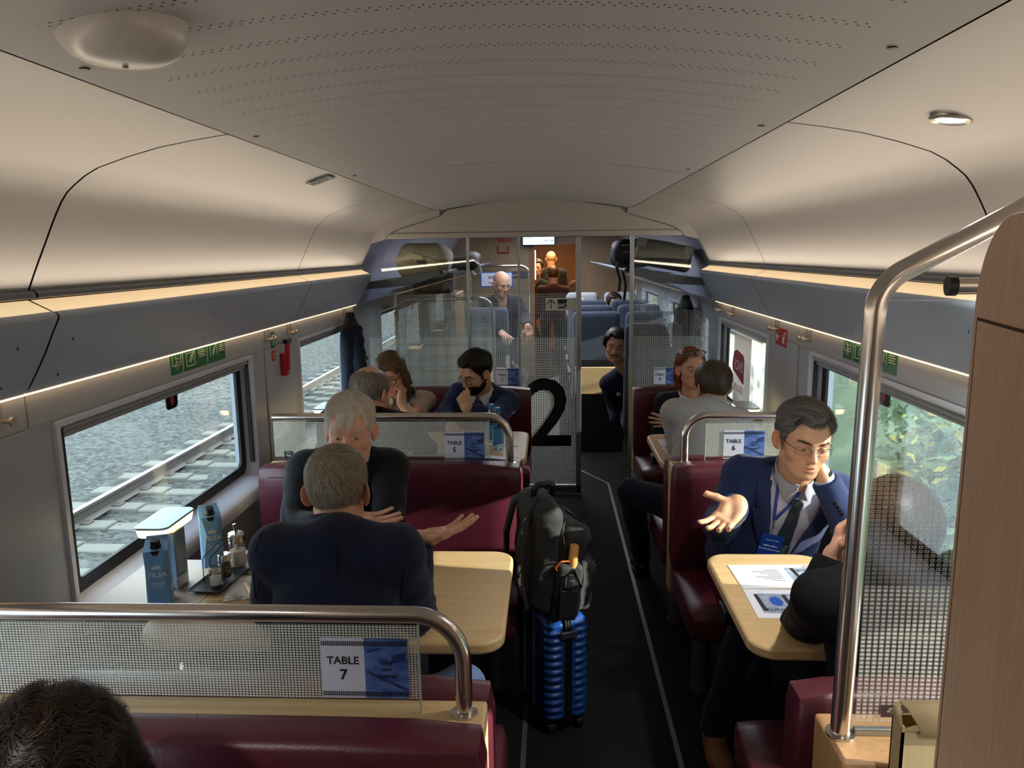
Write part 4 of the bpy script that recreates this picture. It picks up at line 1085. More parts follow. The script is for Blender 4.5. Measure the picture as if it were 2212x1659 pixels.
    def arm(s, side, elbow, wrist, fdir=None, palm=None, curl=RELAX, thumb=None, spread=(9, 2, -4, -11), bare=False, hand=True, size=1.0, short=None):
        e, w = Vector(elbow), Vector(wrist); sx = 1 if side == 'R' else -1
        sh = s.T @ Vector((sx*s.sw, 0, s.L-s.shz+0.004)); s.arms[side] = (sh, e, w, bare)
        if not hand: return
        M = hand_matrix(w, fdir or (w-e), palm or (0, 0, -1)); Mi = M.inverted()
        el = Mi @ e; el = V(el.x*sx, el.y, el.z)
        k = dict(curl=curl, spread=spread, size=size*(0.92 if s.H.fem else 1.0))
        if thumb: k['thumb'] = thumb
        fa = 0.86 if s.H.fem else 1.0
        d = el/np.linalg.norm(el)
        fe = lambda p: rcone(p, V(0, 0, 0), d*0.26 if bare else d*0.09, 0.0245*fa, (0.042 if bare else 0.033)*fa)
        f = hand_sdf(back=d.astype(f32), forearm=fe, **k)
        b1 = np.minimum(V(-0.10, -0.10, -0.11), d*(0.30 if bare else 0.11)-0.05); b2 = np.maximum(V(0.10, 0.215, 0.11), d*(0.30 if bare else 0.11)+0.05)
        if bare:   # upper arm too, down to the sleeve
            sl = Mi @ sh; sl = V(sl.x*sx, sl.y, sl.z); f0 = f
            f = lambda p: smin(f0(p), rcone(p, el, sl, 0.042*fa, 0.052*fa), 0.03); b1 = np.minimum(b1, np.minimum(sl, el)-0.06); b2 = np.maximum(b2, np.maximum(sl, el)+0.06)
        v, q = nets(f, b1, b2, 0.0028 if s.res < 0.004 else 0.004)
        c = np.ones((len(v), 3)); kn = np.exp(-((v[:, 1]-0.19)/0.035)**2)*0.5; c = c*(1-kn[:, None])+kn[:, None]*np.array((1.0, 0.80, 0.74))
        v = v*np.array((sx, 1, 1)); q = q if sx > 0 else q[:, ::-1]
        s.parts.append((xf(M, v), q, 0, c)); s.arms[side] += (M,)
    def finish_body(s):
        # hidden torso keeps the body one figure inside its clothes
        L, sw = s.L, s.sw
        f = lambda p: smin(s.torso(p, -0.03), rcone(p, V(-sw*.8, 0, L-.07), V(sw*.8, 0, L-.07), .04, .04), .03)
        v, q = nets(f, (-0.3, -0.25, -0.18), (0.3, 0.25, L+0.05), 0.016); s.parts.insert(0, (xf(s.T, v), q, 0, None))
        o = mesh_obj('body', s.parts, s.skin, s.root); return o
    def torso(s, p, off=0.0):
        L, g, sw = s.L, s.g, s.sw; q = p*V(1, 1.42/g, 1)
        d = rcone(q, V(0, 0.0, 0.06), V(0, 0.01, L-0.17), 0.166*g*sw/0.178, 0.168*sw/0.178)*0.82
        d = smin(d, ell(p, (0, 0.03*g, 0.12), (0.158*g, 0.128*g, 0.17)), 0.05)
        d = smin(d, ell(p, (0, -0.01, 0.0), (0.175*g, 0.135*g, 0.13)), 0.05)
        d = smin(d, rcone(p, V(-sw, -0.004, L-s.shz), V(sw, -0.004, L-s.shz), 0.058, 0.058), 0.04)
        for e in (-1, 1): d = smin(d, rcone(p, V(0, -0.012, L-0.022), V(e*sw*0.8, -0.008, L-0.055), 0.060, 0.055), 0.03)
        return d-off
    def sleeves(s, p, r0, r1, r2, end=0.94, short=None):
        d = None; cuts = None
        for side, a in s.arms.items():
            sh, e, w = s.l(a[0]), s.l(a[1]), s.l(a[2])
            if short:
                t = short; e2 = sh+(e-sh)*t; k = rcone(p, sh, e2, r0, r1); dirn = (e2-sh)/np.linalg.norm(e2-sh); k = smax(k, (p-e2) @ dirn, 0.004)
            else:
                we = e+(w-e)*end; n1 = np.linalg.norm(we-e); dirn = (we-e)/n1
                up = rcone(p, sh, e, r0, r1); lo = rcone(p, e, we+dirn*0.03, r1, r2); lo = smax(lo, (p-we) @ dirn, 0.003)
                # folds gathering at the elbow
                ax = (e-sh)/np.linalg.norm(e-sh); t = (p-e) @ ax; t2 = (p-e) @ dirn
                near = np.exp(-(nrm_(p-e)/0.085)**2)
                k = smin(up, lo, 0.022)+near*0.0042*np.sin((t-t2)*105+3*np.sin(p[:, 0]*30))+0.0018*np.sin(t*60+p[:, 0]*40)
            d = k if d is None else np.minimum(d, k)
        return d
    def jacket(s, m, zb=0.20, vw=0.075, r0=0.069, r1=0.058, r2=0.044, end=0.93, off=0.010, lapel=True, name='jacket', collar=True, vshift=0.0, hem=-0.12, open_=0.0, ch=0.026):
        L = s.L
        def w(z): return np.clip((z-zb*L/0.5)/(L-0.03-zb*L/0.5), 0, 1)*vw+open_
        def f(p):
            d = s.torso(p, off)
            if vw:
                v = np.maximum(np.abs(p[:, 0]-vshift)-w(p[:, 2]), np.maximum(-p[:, 1], zb*L/0.5-p[:, 2]-0.002)); d = smax(d, -v, 0.004)
            d = smax(d, -rcone(p, V(0, 0.0, L-0.035), s.l(s.HM.translation), 0.064, 0.060), 0.004)
            d = smin(d, s.sleeves(p, r0, r1, r2, end), 0.022)
            d = d+wob(p, 0.0022, 26, 1.3)+wob(p, 0.0008, 70, 3.1)
            return smax(d, hem-p[:, 2], 0.01)
        s.jf = f; pts = [np.zeros(3, f32)]+[s.l(x) for a in s.arms.values() for x in a[:3]]
        lo = np.minimum(np.min(pts, 0)-0.09, V(-0.30, -0.22, hem-0.02)); hi = np.maximum(np.max(pts, 0)+0.09, V(0.30, 0.24, L+0.08))
        o = sdf_obj(name, f, lo, hi, s.tres, m, s.root, s.T); s.jo = o
        if collar:
            hp = s.l(s.HM.translation)
            def cf(p):
                t = np.clip(p[:, 2]-(L-0.02), -1, 1); nk = rcone(p, V(0, -0.004, L-0.06), hp, 0.0735, 0.068)
                sh = np.abs(nk+0.0)-0.0048
                top = L+ch-0.22*np.clip(p[:, 1]+0.03, 0, 1); bot = L-0.045-0.3*np.clip(p[:, 1]+0.02, 0, 1)
                d = np.maximum(sh, np.maximum(p[:, 2]-top, bot-p[:, 2])); return np.maximum(d, p[:, 1]-0.035)
            under(s.root, sdf_obj('collar', cf, (-0.12, -0.14, L-0.12), (0.12, 0.1, L+0.09), 0.0042, m, None, s.T))
        if lapel and vw:
            lw = 0.058
            for e in (-1, 1):
                def lf(p):
                    x = e*(p[:, 0]-vshift); ww = w(p[:, 2]); z0, z1 = zb*L/0.5, L-0.055; t = np.clip((p[:, 2]-z0)/(z1-z0), 0, 1)
                    wid = lw*np.where(t > 0.80, 0.78, sstep(-0.05, 0.75, t)*1.0)
                    d0 = s.torso(p, off)+wob(p, 0.0022, 26, 1.3)
                    sh = np.maximum(d0-0.0085, -(d0-0.001)); k = np.maximum(ww-0.004-x, x-ww-wid)
                    notch = np.abs(p[:, 2]-(z0+(z1-z0)*0.80)-0.25*(x-ww))-0.0022; notch = np.maximum(notch, (ww+0.030)-x)
                    k = np.maximum(k, np.maximum(z0+0.004-p[:, 2], p[:, 2]-z1-0.05)); d = np.maximum(np.maximum(sh, k), -p[:, 1]); return np.maximum(d, -notch)
                under(s.root, sdf_obj('lapel', lf, (-0.18, 0.0, zb*L/0.5-0.01), (0.18, 0.24, L+0.03), 0.0030 if s.res < 0.003 else 0.0042, m, None, s.T))
        return o
    def shirt(s, m, collar=True, sleeves=False, name='shirt', short=None, r0=0.062, r1=0.052, r2=0.038, end=0.92, off=0.0, neckr=0.062, wr=0.0015, hem=-0.10, col_open=0.012):
        L = s.L
        def f(p):
            d = s.torso(p, off)
            if sleeves: d = smin(d, s.sleeves(p, r0, r1, r2, end, short), 0.024)
            d = d+wob(p, wr, 30, 4.0)+wob(p, wr*0.5, 80, 2.0)
            d = smax(d, -rcone(p, V(0, 0.0, L-0.03), s.l(s.HM.translation), neckr-0.004, neckr-0.004), 0.004); return smax(d, hem-p[:, 2], 0.01)
        s.sf = f; pts = [np.zeros(3, f32)]+([s.l(x) for a in s.arms.values() for x in a[:3]] if sleeves else [])
        lo = np.minimum(np.min(pts, 0)-0.08, V(-0.27, -0.21, -0.12)); hi = np.maximum(np.max(pts, 0)+0.08, V(0.27, 0.23, L+0.06))
        o = sdf_obj(name, f, lo, hi, s.tres, m, s.root, s.T); s.so = o
        if collar:
            hp = s.l(s.HM.translation)
            def cf(p):
                nk = rcone(p, V(0, 0.0, L-0.06), hp, neckr+0.009, neckr+0.002)-np.clip(L+0.02-p[:, 2], 0, 0.08)*0.30*(p[:, 1] > 0)
                sh = np.abs(nk)-0.003; top = L+0.046-0.30*np.clip(p[:, 1]+0.02, 0, 1); bot = L-0.03-0.75*np.clip(p[:, 1]+0.02, 0, 1)
                d = np.maximum(sh, np.maximum(p[:, 2]-top, bot-p[:, 2])); gap = np.abs(p[:, 0])-(col_open+np.clip(L-p[:, 2]-0.01, 0, 1)*0.55); return np.maximum(d, -np.maximum(gap, -p[:, 1]))
            under(s.root, sdf_obj('shirt_collar', cf, (-0.12, -0.12, L-0.13), (0.12, 0.14, L+0.09), 0.0036, m, None, s.T))
        return o
    def tie(s, m, z0=0.12, w0=0.040, w1=0.018, shift=0.0):
        L = s.L
        def f(p):
            d0 = s.torso(p, 0.0); t = np.clip((p[:, 2]-z0)/(L-0.075-z0), 0, 1); w = w0+(w1-w0)*t
            d = np.maximum(np.maximum(d0-0.012, -d0), np.abs(p[:, 0]-shift*(1-t))-w); d = np.maximum(d, np.maximum(z0-p[:, 2], p[:, 2]-L+0.075)); d = np.maximum(d, -p[:, 1])
            a = s.surf_y(0.0, L-0.078); k = rcone(p, V(0, a+0.006, L-0.086), V(0, a+0.001, L-0.050), 0.0135, 0.020); return smin(d, k, 0.004)
        return under(s.root, sdf_obj('tie', f, (-0.09, 0.0, z0-0.01), (0.09, 0.24, L+0.02), 0.004, m, None, s.T))
    def surf_y(s, x, z):
        y = np.linspace(0, 0.25, 260); P = np.stack([np.full(260, x), y, np.full(260, z)], 1).astype(f32); d = s.torso(P); i = np.argmax(d > 0); return float(y[i])
    def cuffs(s, m, sides='LR', r=0.036, t0=0.90, t1=0.985):
        for k in sides:
            a = s.arms[k]; e, w = a[1], a[2]; p0, p1 = e.lerp(w, t0), e.lerp(w, t1); d = (p1-p0).normalized()
            under(s.root, MB().tube([p0, p1, p1, p0], [r*1.06, r, r-0.004, r-0.003], 20, caps=False, closed=True).build('shirt_cuff', m))
    def trousers(s, m, knees=None, ankles=None, shoe=None, r=(0.088, 0.066, 0.050), dirn=None):
        f0 = Vector((s.fy.x, s.fy.y, 0)); rt = s.right
        kn = knees or [s.pel+f0*0.42-rt*0.12+Vector((0, 0, -0.03)), s.pel+f0*0.42+rt*0.12+Vector((0, 0, -0.03))]
        an = ankles or [Vector((k.x, k.y, 0.09))+f0*0.02 for k in kn]
        kn = [Vector(k) for k in kn]; an = [Vector(k) for k in an]
        hips = [s.pel-rt*0.085, s.pel+rt*0.085]
        P = [[np.array(a, f32) for a in (h, k, n)] for h, k, n in zip(hips, kn, an)]
        def f(p):
            d = ell(p, tuple(s.pel+Vector((0, 0, 0.0))), (0.172*s.g, 0.165*s.g, 0.115))
            for h, k, n in P:
                d = smin(d, smin(rcone(p, h, k, r[0], r[1]), rcone(p, k, n, r[1], r[2]), 0.03), 0.03)
            return d+wob(p, 0.003, 30, 2)
        al = np.array([x for q in P for x in q]+[np.array(s.pel, f32)])
        under(s.root, sdf_obj('trousers', f, al.min(0)-0.2, al.max(0)+0.17, 0.013, m))
        for n in an:
            if shoe is None: break
            q = np.array(n, f32); fw = np.array(f0, f32); side = np.array((-fw[1], fw[0], 0), f32)
            def sf(p):
                l = np.stack([(p-q) @ side, (p-q) @ fw, p[:, 2]], 1)
                d = smin(ell(l, (0, 0.0, 0.045), (0.040, 0.055, 0.05)), ell(l, (0, 0.10, 0.03), (0.046, 0.11, 0.042)), 0.03); return smax(d, 0.003-p[:, 2], 0.004)
            under(s.root, sdf_obj('shoe', sf, q-V(0.25, 0.25, 0.12), q+V(0.25, 0.25, 0.05), 0.008, shoe))
def hit(u, v, f, Ti, lift=0.0, y0=0.8, y1=6.0):
    """point where the line of sight meets an implicit garment"""
    w = ray(u, v); t = np.linspace(y0/w.y, y1/w.y, 2600)
    P = np.array([[EYE[i]+w[i]*k for i in range(3)] for k in t]); d = f(xf(Ti, P).astype(f32)); i = int(np.argmax(d < lift)); return Vector(P[i])
C_NAVY = fabric('navy_wool', '1d2a52'); C_NAVYD = fabric('dark_navy', '151b33'); C_BLACKS = fabric('black_suit', '14171c'); C_BLACK = fabric('black', '08090a', sheen=0.0)
C_LAV = fabric('lavender_shirt', 'b9b8c8', 0.7); C_WHITE = fabric('white_shirt', 'dfe1e6', 0.7); C_BLUEC = fabric('blue_shirt', '1f3366', 0.7)
C_JEANS = fabric('blue_jeans', '8aa6d6', 0.85); C_TROU = fabric('dark_trousers', '141720'); C_TIE = mat('tie_teal', '10222e', 0.45, sheen=0.3)
M_SHOE = mat('black_shoe', '0e0e0f', 0.35); M_SHOEB = mat('brown_shoe', '8a5c3a', 0.5)

# ---- man with grey crop seen from behind at table 7
H1 = Head(wide=0.98)
p1 = Person('grey-haired man seen from behind in dark navy blazer at table 7, right palm turned up', (-0.55, 1.70, 0.56), at(729, 1150, 1.86), 0, (at(729, 1064, 1.98), 2, -4, 0), H1, M_SKIN, sw=0.158, res=0.0032, shz=0.050)
p1.skin_head()
hm = hairline(front=0.085, nape=-0.075, side=-0.02)
hf = hair_sdf(H1, hm, lambda p: 0.0045+0.006*sstep(0.02, 0.10, p[:, 2]), 0.03, 0.0008, 120)
p1.hair(hf, 9000, flow('whorl', (-0.004, -0.060, 0.100)), 0.022, '63564a', 'c9baa4', steps=3, lift=0.0028, width=0.00055, jit=0.22, capc=0.62, keep=lambda p: (np.abs(p[:, 0]) < 0.09))
p1.arm('R', at(893, 1318, 1.90), at(901, 1168, 2.03), (0.93, 0.22, 0.22), (-0.15, 0.10, 1.0), curl=([6, 12, 8], [6, 10, 8], [8, 12, 8], [10, 14, 8]), size=0.94, spread=(2, 1, -1, -3), thumb=((-0.75, 0.6, 0.15), (-0.35, 0.9, -0.25), (-0.1, 0.95, -0.35)))
p1.arm('L', (-0.765, 1.93, 0.80), (-0.66, 2.19, 0.785))
p1.finish_body(); p1.jacket(C_NAVYD, vw=0.06, lapel=False, end=0.93, ch=0.052)
for px in ([(729, 1128), (729, 1180), (727, 1240), (724, 1296)], [(868, 1152), (874, 1190), (872, 1240), (866, 1296)], [(566, 1152), (552, 1190), (548, 1240), (552, 1292)]):
    P = [hit(u, v, p1.jf, p1.Ti, 0.0022) for u, v in px]
    under(p1.jo, MB().tube(P, 0.0016, 5).build('seam', C_BLACK))
p1.shirt(C_BLUEC, neckr=0.066); p1.trousers(C_JEANS, knees=[(-0.50, 2.10, 0.52), (-0.26, 2.02, 0.50)], ankles=[(-0.50, 2.16, 0.09), (-0.28, 2.10, 0.09)], shoe=M_SHOE)

# ---- white-haired man facing the camera at table 7
H2 = Head(wide=1.0, lids=0.72, bald=True, gaze=(0.0, -0.25), heavy=0.3)
p2 = Person('white-haired man in black suit leaning forward, face half hidden behind the grey crop', (-0.76, 2.84, 0.56), at(748, 985, 2.70), 183, (at(757, 933, 2.57), 187, -5, -1), H2, M_SKIN, sw=0.160, res=0.0032)
p2.skin_head(); p2.brows('b8a58c', 'd9cdb8', 120)
hm = hairline(front=0.086, nape=-0.06, side=-0.01, recede=0.004)
hf = hair_sdf(H2, hm, lambda p: 0.006+0.010*sstep(0.04, 0.10, p[:, 2]), 0.035, 0.002, 70)
p2.hair(hf, 6500, flow('forward', (0.02, -0.05, 0.11)), 0.042, 'cfbfa6', 'fffaf0', steps=4, lift=0.005, width=0.0006, jit=0.28, capc=0.8, keep=lambda p: hm(p) > 0.012)
# loose fringe over the forehead
t = RNG.random(150); pp = np.stack([-0.020+0.052*t+0.004*RNG.normal(size=150), 0.075+0*t, 0.088+0.004*RNG.normal(size=150)], 1).astype(f32)
for _ in range(3): pp = pp-grad(H2.base, pp)*(H2.base(pp)-0.006)[:, None]
sv, sq, sc = strands(H2.base, pp, lambda p: np.stack([-0.15*np.sign(p[:, 0]+0.0)*0+0.12+0*p[:, 0], 0.25+0*p[:, 0], -1.0+0*p[:, 0]], 1), 0.052, 5, 0.004, 0.0007, 'dccab0', 'fffaf0', 0.12)
mesh_obj('fringe', [(xf(p2.HM, sv), sq, 0, sc)], M_HAIR, p2.root)
p2.arm('R', (-0.90, 2.52, 0.80), at(748, 1130, 2.36), (1, -0.05, 0.08), (-0.1, -0.45, 0.9), curl=([6, 10, 6],)*4, spread=(2, 0, -2, -9), thumb=((-0.6, 0.75, 0.2), (-0.3, 0.9, -0.1), (-0.2, 0.95, -0.2)))
p2.arm('L', at(838, 1128, 2.54), (-0.66, 2.34, 0.79))
p2.finish_body(); p2.jacket(C_BLACKS, vw=0.06); p2.shirt(fabric('dark_shirt', '15171c')); p2.trousers(C_TROU, shoe=M_SHOE)

# ---- navy-suited man with glasses at table 6
H8 = Head(wide=1.035, lids=0.85, gaze=(-0.05, -0.45), mouth=0.003, jaw=1.02)
p8 = Person('man in navy suit with lanyard at table 6, cheek on fist, one open palm out', (0.80, 2.86, 0.56), at(1722, 1022, 2.66), 180, (at(1735, 953, 2.55), 183, -9, -6), H8, M_SKIN2, sw=0.180, res=0.0028)
p8.skin_head(stub=0.35); p8.brows('2a211b', '4a3d34', 130, 0.75)
hm = hairline(front=0.080, nape=-0.06, side=-0.012, recede=0.016)
hf = hair_sdf(H8, hm, lambda p: 0.008+0.012*sstep(0.03, 0.10, p[:, 2]), 0.024, 0.0028, 65)
p8.hair(hf, 7000, flow('side', (0.0, 0.05, 0.10)), 0.045, '2a2624', '98928b', steps=4, lift=0.005, width=0.0006, jit=0.3, capc=0.6)
p8.glasses(M_GOLDF, w=0.0255, hh=0.0135, r=0.0009, dz=-0.004, rnd=0.005, full=False)
p8.arm('R', at(1556, 1135, 2.64), at(1592, 1090, 2.43), (-0.62, -0.55, -0.42), (-0.12, -0.80, 0.58), curl=([14, 20, 12], [20, 24, 14], [26, 26, 16], [30, 28, 16]), spread=(14, 4, -5, -12), thumb=((-0.9, 0.35, -0.2), (-0.85, 0.45, -0.1), (-0.88, 0.42, 0.0)))
p8.arm('L', at(1838, 1150, 2.52), at(1777, 1028, 2.52), (-0.18, 0.30, 0.92), (-0.92, 0.35, 0.0), curl=([55, 60, 30], [58, 62, 30], [60, 62, 30], [60, 60, 30]), thumb=((-0.6, 0.7, -0.5), (-0.2, 0.9, -0.3), (0, 1, -0.2)))
p8.finish_body(); p8.jacket(C_NAVY, vw=0.088, zb=0.10, open_=0.012); p8.shirt(C_LAV); p8.tie(C_TIE, 0.10, 0.040, 0.019)
p8.cuffs(fabric('cuff_blue', 'c3cbe0', 0.7), 'LR', 0.034, 0.86, 0.99); p8.trousers(C_NAVYD, shoe=M_SHOEB, knees=[(0.94, 2.45, 0.53), (0.68, 2.44, 0.53)], ankles=[(0.92, 2.40, 0.09), (0.575, 2.47, 0.09)])
# wrist band
a = p8.arms['L']; e, w = a[1], a[2]; d = (w-e).normalized(); c = w+d*0.002
under(p8.root, MB().tube([c-d*0.009, c+d*0.009, c+d*0.009, c-d*0.009], [0.0335, 0.0325, 0.030, 0.031], 22, caps=False, closed=True).build('watch', M_BLACKGLOSS))
# sleeve buttons
for u, v in ((1803, 1086), (1808, 1094), (1813, 1102), (1818, 1110)):
    q = hit(u, v, p8.jf, p8.Ti, 0.0); n = Vector(grad(p8.jf, np.array([p8.Ti @ q], f32), 0.004)[0].tolist()); n = (p8.T.to_3x3() @ n).normalized()
    under(p8.root, MB().lathe([(0.0005, 0), (0.0065, 0.0), (0.0065, 0.003), (0.0045, 0.0022), (0.0005, 0.002)], q, 14, 0, n.to_track_quat('Z', 'Y').to_matrix().to_4x4()).build('sleeve_button', M_BLACKGLOSS))
# lanyard and badge
M_LANY = mat('lanyard_blue', '1c3a86', 0.6); sf8 = lambda p: np.minimum(p8.jf(p), p8.torso(p))
def ribbon(px, m, name, wd=0.0055):
    P = [hit(u, v, sf8, p8.Ti, 0.006) for u, v in px]
    return under(p8.root, MB().tube(P, wd, 8, flat=0.3, up=(0, -1, 0.2)).build(name, m))
ribbon([(1686, 1010), (1682, 1040), (1678, 1075), (1674, 1105), (1673, 1122)], M_LANY, 'lanyard')
ribbon([(1743, 1025), (1736, 1045), (1722, 1070), (1703, 1094), (1686, 1110), (1674, 1122)], M_LANY, 'lanyard')
b0 = hit(1671, 1142, sf8, p8.Ti, 0.012)
under(p8.root, MB().tube([hit(1673, 1122, sf8, p8.Ti, 0.008), b0], 0.003, 8).build('badge_clip', M_ALU))
tl, tr, bl = hit(1648, 1147, sf8, p8.Ti, 0.012), hit(1697, 1158, sf8, p8.Ti, 0.012), hit(1638, 1194, sf8, p8.Ti, 0.012)
ux = (tr-tl).normalized(); uy = (tl-bl); uy = (uy-ux*uy.dot(ux)).normalized(); nn = ux.cross(uy)
if nn.y > 0: nn = -nn
bw, bh = 0.076, 0.105; o = tl+nn*0.012
vs = [o, o+ux*bw, o+ux*bw-uy*bh, o-uy*bh]; bd = MB().add([v for v in vs]+[v-nn*0.0015 for v in vs], [(0, 1, 2, 3), (7, 6, 5, 4), (0, 4, 5, 1), (1, 5, 6, 2), (2, 6, 7, 3), (3, 7, 4, 0)])
bdo = under(p8.root, bd.build('badge', mat('badge_blue', '20449a', 0.3), smooth=False))
for sz, dy, tx, al in ((0.0072, 0.022, 'European Train', 0.5), (0.0085, 0.046, 'KEMAL ÖNEL', 0.5), (0.0072, 0.060, 'Permanent Representative', 0.5)):
    text(tx, sz, frame(o+ux*bw*al-uy*dy+nn*0.0008, ux, uy), M_WHITE, bdo, bold=0.02)

# ---- bald-crowned man from behind at table 5
H3 = Head(heavy=0.5, wide=1.03)
p3 = Person('older man with thinning grey hair seen from behind at table 5, in black jacket', (-0.86, 3.46, 0.55), at(795, 893, 3.44), -8, (at(800, 850, 3.50), -24, -16, 0), H3, M_SKIN, sw=0.182, res=0.004, tres=0.009)
p3.skin_head()
hm0 = hairline(front=0.09, nape=-0.072, side=-0.02)
hm3 = lambda p: np.minimum(hm0(p), (nrm_(p-V(0, -0.035, 0.125))-0.062)*0.8)
hf = hair_sdf(H3, hm3, 0.006, 0.03, 0.001, 100)
p3.hair(hf, 4500, flow('whorl', (0.0, -0.05, 0.11)), 0.03, '4a4038', 'b7ab9c', steps=3, lift=0.004, width=0.0008, jit=0.25, capc=0.75)
p3.arm('R', (-0.62, 3.62, 0.80), (-0.70, 3.86, 0.78)); p3.arm('L', (-1.10, 3.62, 0.80), (-0.98, 3.86, 0.78))
p3.finish_body(); p3.jacket(C_BLACK, vw=0.05, lapel=False); p3.trousers(C_TROU, shoe=M_SHOE)

# ---- woman with glasses, chin in hand, table 5
H4 = Head(fem=True, lids=0.75, gaze=(0, -0.5), wide=0.97)
p4 = Person('long-haired woman with black glasses and beige top, cheek resting on her hand', (-0.90, 4.70, 0.54), at(866, 852, 4.57), 178, (at(846, 809, 4.47), 170, -24, 9), H4, M_SKIN, sw=0.152, girth=0.86, res=0.004, tres=0.008)
p4.skin_head(); p4.brows('4a3826', '6a5238', 90)
def ext4(p):
    q = p.copy(); sgn = np.sign(q[:, 0]); q[:, 0] = np.abs(q[:, 0])
    return chain(q*V(1, 0.8, 1), [V(0.055, 0.0, 0.07), V(0.078, -0.01, -0.02), V(0.075, -0.005, -0.10), V(0.062, 0.01, -0.17)], [0.025, 0.024, 0.024, 0.012])
hm = hairline(front=0.072, nape=-0.09, side=0.02, temple=0.05, recede=0.0)
hf = hair_sdf(H4, hm, lambda p: 0.017+0*p[:, 0], 0.018, 0.0022, 55, ext4)
p4.hair(hf, 5000, flow('long', (0.015, 0.0, 0.12)), 0.10, '35261a', '8f7450', steps=6, lift=0.003, width=0.0010, jit=0.1, lo=(-0.13, -0.15, -0.20), hi=(0.13, 0.13, 0.15), capc=0.65)
p4.glasses(M_GLASSES, w=0.0265, hh=0.018, r=0.0019, dz=-0.004, rnd=0.011)
p4.arm('L', at(888, 902, 4.36), at(868, 871, 4.40), (0.06, 0.12, 0.95), (-0.90, 0.30, 0.1), curl=([50, 75, 40], [52, 78, 40], [55, 80, 40], [58, 80, 40]), bare=True, thumb=((-0.5, 0.8, -0.3), (-0.2, 0.95, -0.2), (-0.1, 0.98, -0.2)))
p4.arm('R', (-1.06, 4.40, 0.79), (-0.94, 4.22, 0.77), bare=True)
p4.finish_body()
C_BEIGE = fabric('beige_knit', 'b39b84', 0.9)
p4.shirt(C_BEIGE, collar=True, sleeves=True, short=0.62, name='blouse', r0=0.055, r1=0.056, off=0.004, neckr=0.056, col_open=0.03)
C_SCARF = mat('striped_scarf', 'd5cdbf', 0.7, var=(45, 0.9, '141a38')); f4 = p4.sf
for k, px in enumerate(([(884, 838), (893, 848), (885, 862), (872, 875), (862, 884)], [(890, 832), (897, 842), (896, 858), (886, 874), (874, 886)])):
    P = [hit(u, v, f4, p4.Ti, 0.008, 3.5, 5.2) for u, v in px]; P = [q if q.y > 4.0 else at(u, v, 4.45) for q, (u, v) in zip(P, px)]
    under(p4.root, MB().tube(P, [0.012, 0.016, 0.017, 0.015, 0.008], 10, flat=0.45, up=(0, -1, 0)).build('scarf', C_SCARF if k else mat('scarf_blue', '1b2c6a', 0.7)))
p4.trousers(C_TROU)

# ---- bearded man with glasses, hand at his mouth, table 5
H5 = Head(lids=0.72, gaze=(0.1, -0.5), wide=1.0)
p5 = Person('dark-haired bearded man with black glasses in navy suit, hand held to his mouth', (-0.42, 4.72, 0.54), at(1044, 842, 4.58), 166, (at(1029, 806, 4.47), 133, -24, -4), H5, M_SKIN2, sw=0.158, res=0.004, tres=0.008)
p5.skin_head(); p5.brows('120e0b', '251d18', 130); p5.beard(1500, '1d1612', '44352a', 0.0018)
hm = hairline(front=0.082, nape=-0.055, side=-0.03, recede=0.010)
hf = hair_sdf(H5, hm, lambda p: 0.007+0.015*sstep(0.03, 0.10, p[:, 2]), 0.022, 0.002, 65)
p5.hair(hf, 4500, flow('back', (0.0, 0.06, 0.10)), 0.045, '0f0c0a', '2f2620', steps=4, lift=0.005, width=0.0009, jit=0.25, capc=0.8)
p5.glasses(M_GLASSES, w=0.0245, hh=0.0195, r=0.0017, dz=-0.005, rnd=0.017, temple=mat('temple_silver', 'c9ccd6', 0.25, metal=0.7))
p5.arm('L', at(1072, 905, 4.36), at(1010, 884, 4.30), (-0.42, 0.08, 0.90), (0.25, 0.95, 0.1), size=0.94, curl=FIST, spread=(4, 1, -2, -5), thumb=((-0.35, 0.85, -0.2), (-0.2, 0.95, -0.1), (-0.1, 0.98, -0.1)))
p5.arm('R', at(958, 900, 4.42), (-0.56, 4.20, 0.775))
p5.finish_body(); p5.jacket(C_NAVY, vw=0.07, zb=0.16); p5.shirt(C_WHITE); p5.tie(mat('tie_striped', '0d1420', 0.5, var=(60, 0.5, '5c6a88')), 0.2)
p5.trousers(C_NAVYD)

# ---- auburn woman at table 4
H6 = Head(fem=True, lids=0.35, smile=1.0, wide=0.98, gaze=(0, -0.1))
p6 = Person('auburn-haired woman in black jacket and white scarf with folded arms at table 4', (0.86, 4.78, 0.54), at(1492, 856, 4.72), 180, (at(1493, 798, 4.66), 190, 0, 2), H6, M_SKIN, sw=0.160, girth=0.9, res=0.004, tres=0.008)
p6.skin_head(); p6.brows('6a4a30', '8d6a48', 80)
def ext6(p):
    q = p.copy(); q[:, 0] = np.abs(q[:, 0]); return chain(q, [V(0.058, -0.03, 0.05), V(0.072, -0.045, -0.03), V(0.062, -0.05, -0.11)], [0.022, 0.026, 0.018])
hm = hairline(front=0.088, nape=-0.09, side=0.035, temple=0.055, recede=0.0)
hf = hair_sdf(H6, hm, lambda p: 0.012+0*p[:, 0], 0.02, 0.0025, 60, ext6)
p6.hair(hf, 4500, flow('back', (0.0, 0.06, 0.12)), 0.08, '4a2412', 'b06a3a', steps=5, lift=0.005, width=0.0010, jit=0.2, lo=(-0.13, -0.15, -0.16), hi=(0.13, 0.13, 0.15), capc=0.7)
p6.glasses(mat('sunglass_frame', '1a2430', 0.25), w=0.029, hh=0.02, r=0.0018, up=0.095, y=0.072, rnd=0.012)
p6.arm('L', at(1560, 930, 4.62), at(1462, 915, 4.50), (-1, 0.10, 0.12), (0.0, 0.95, -0.2), curl=([15, 20, 10],)*4, spread=(14, 4, -5, -14))
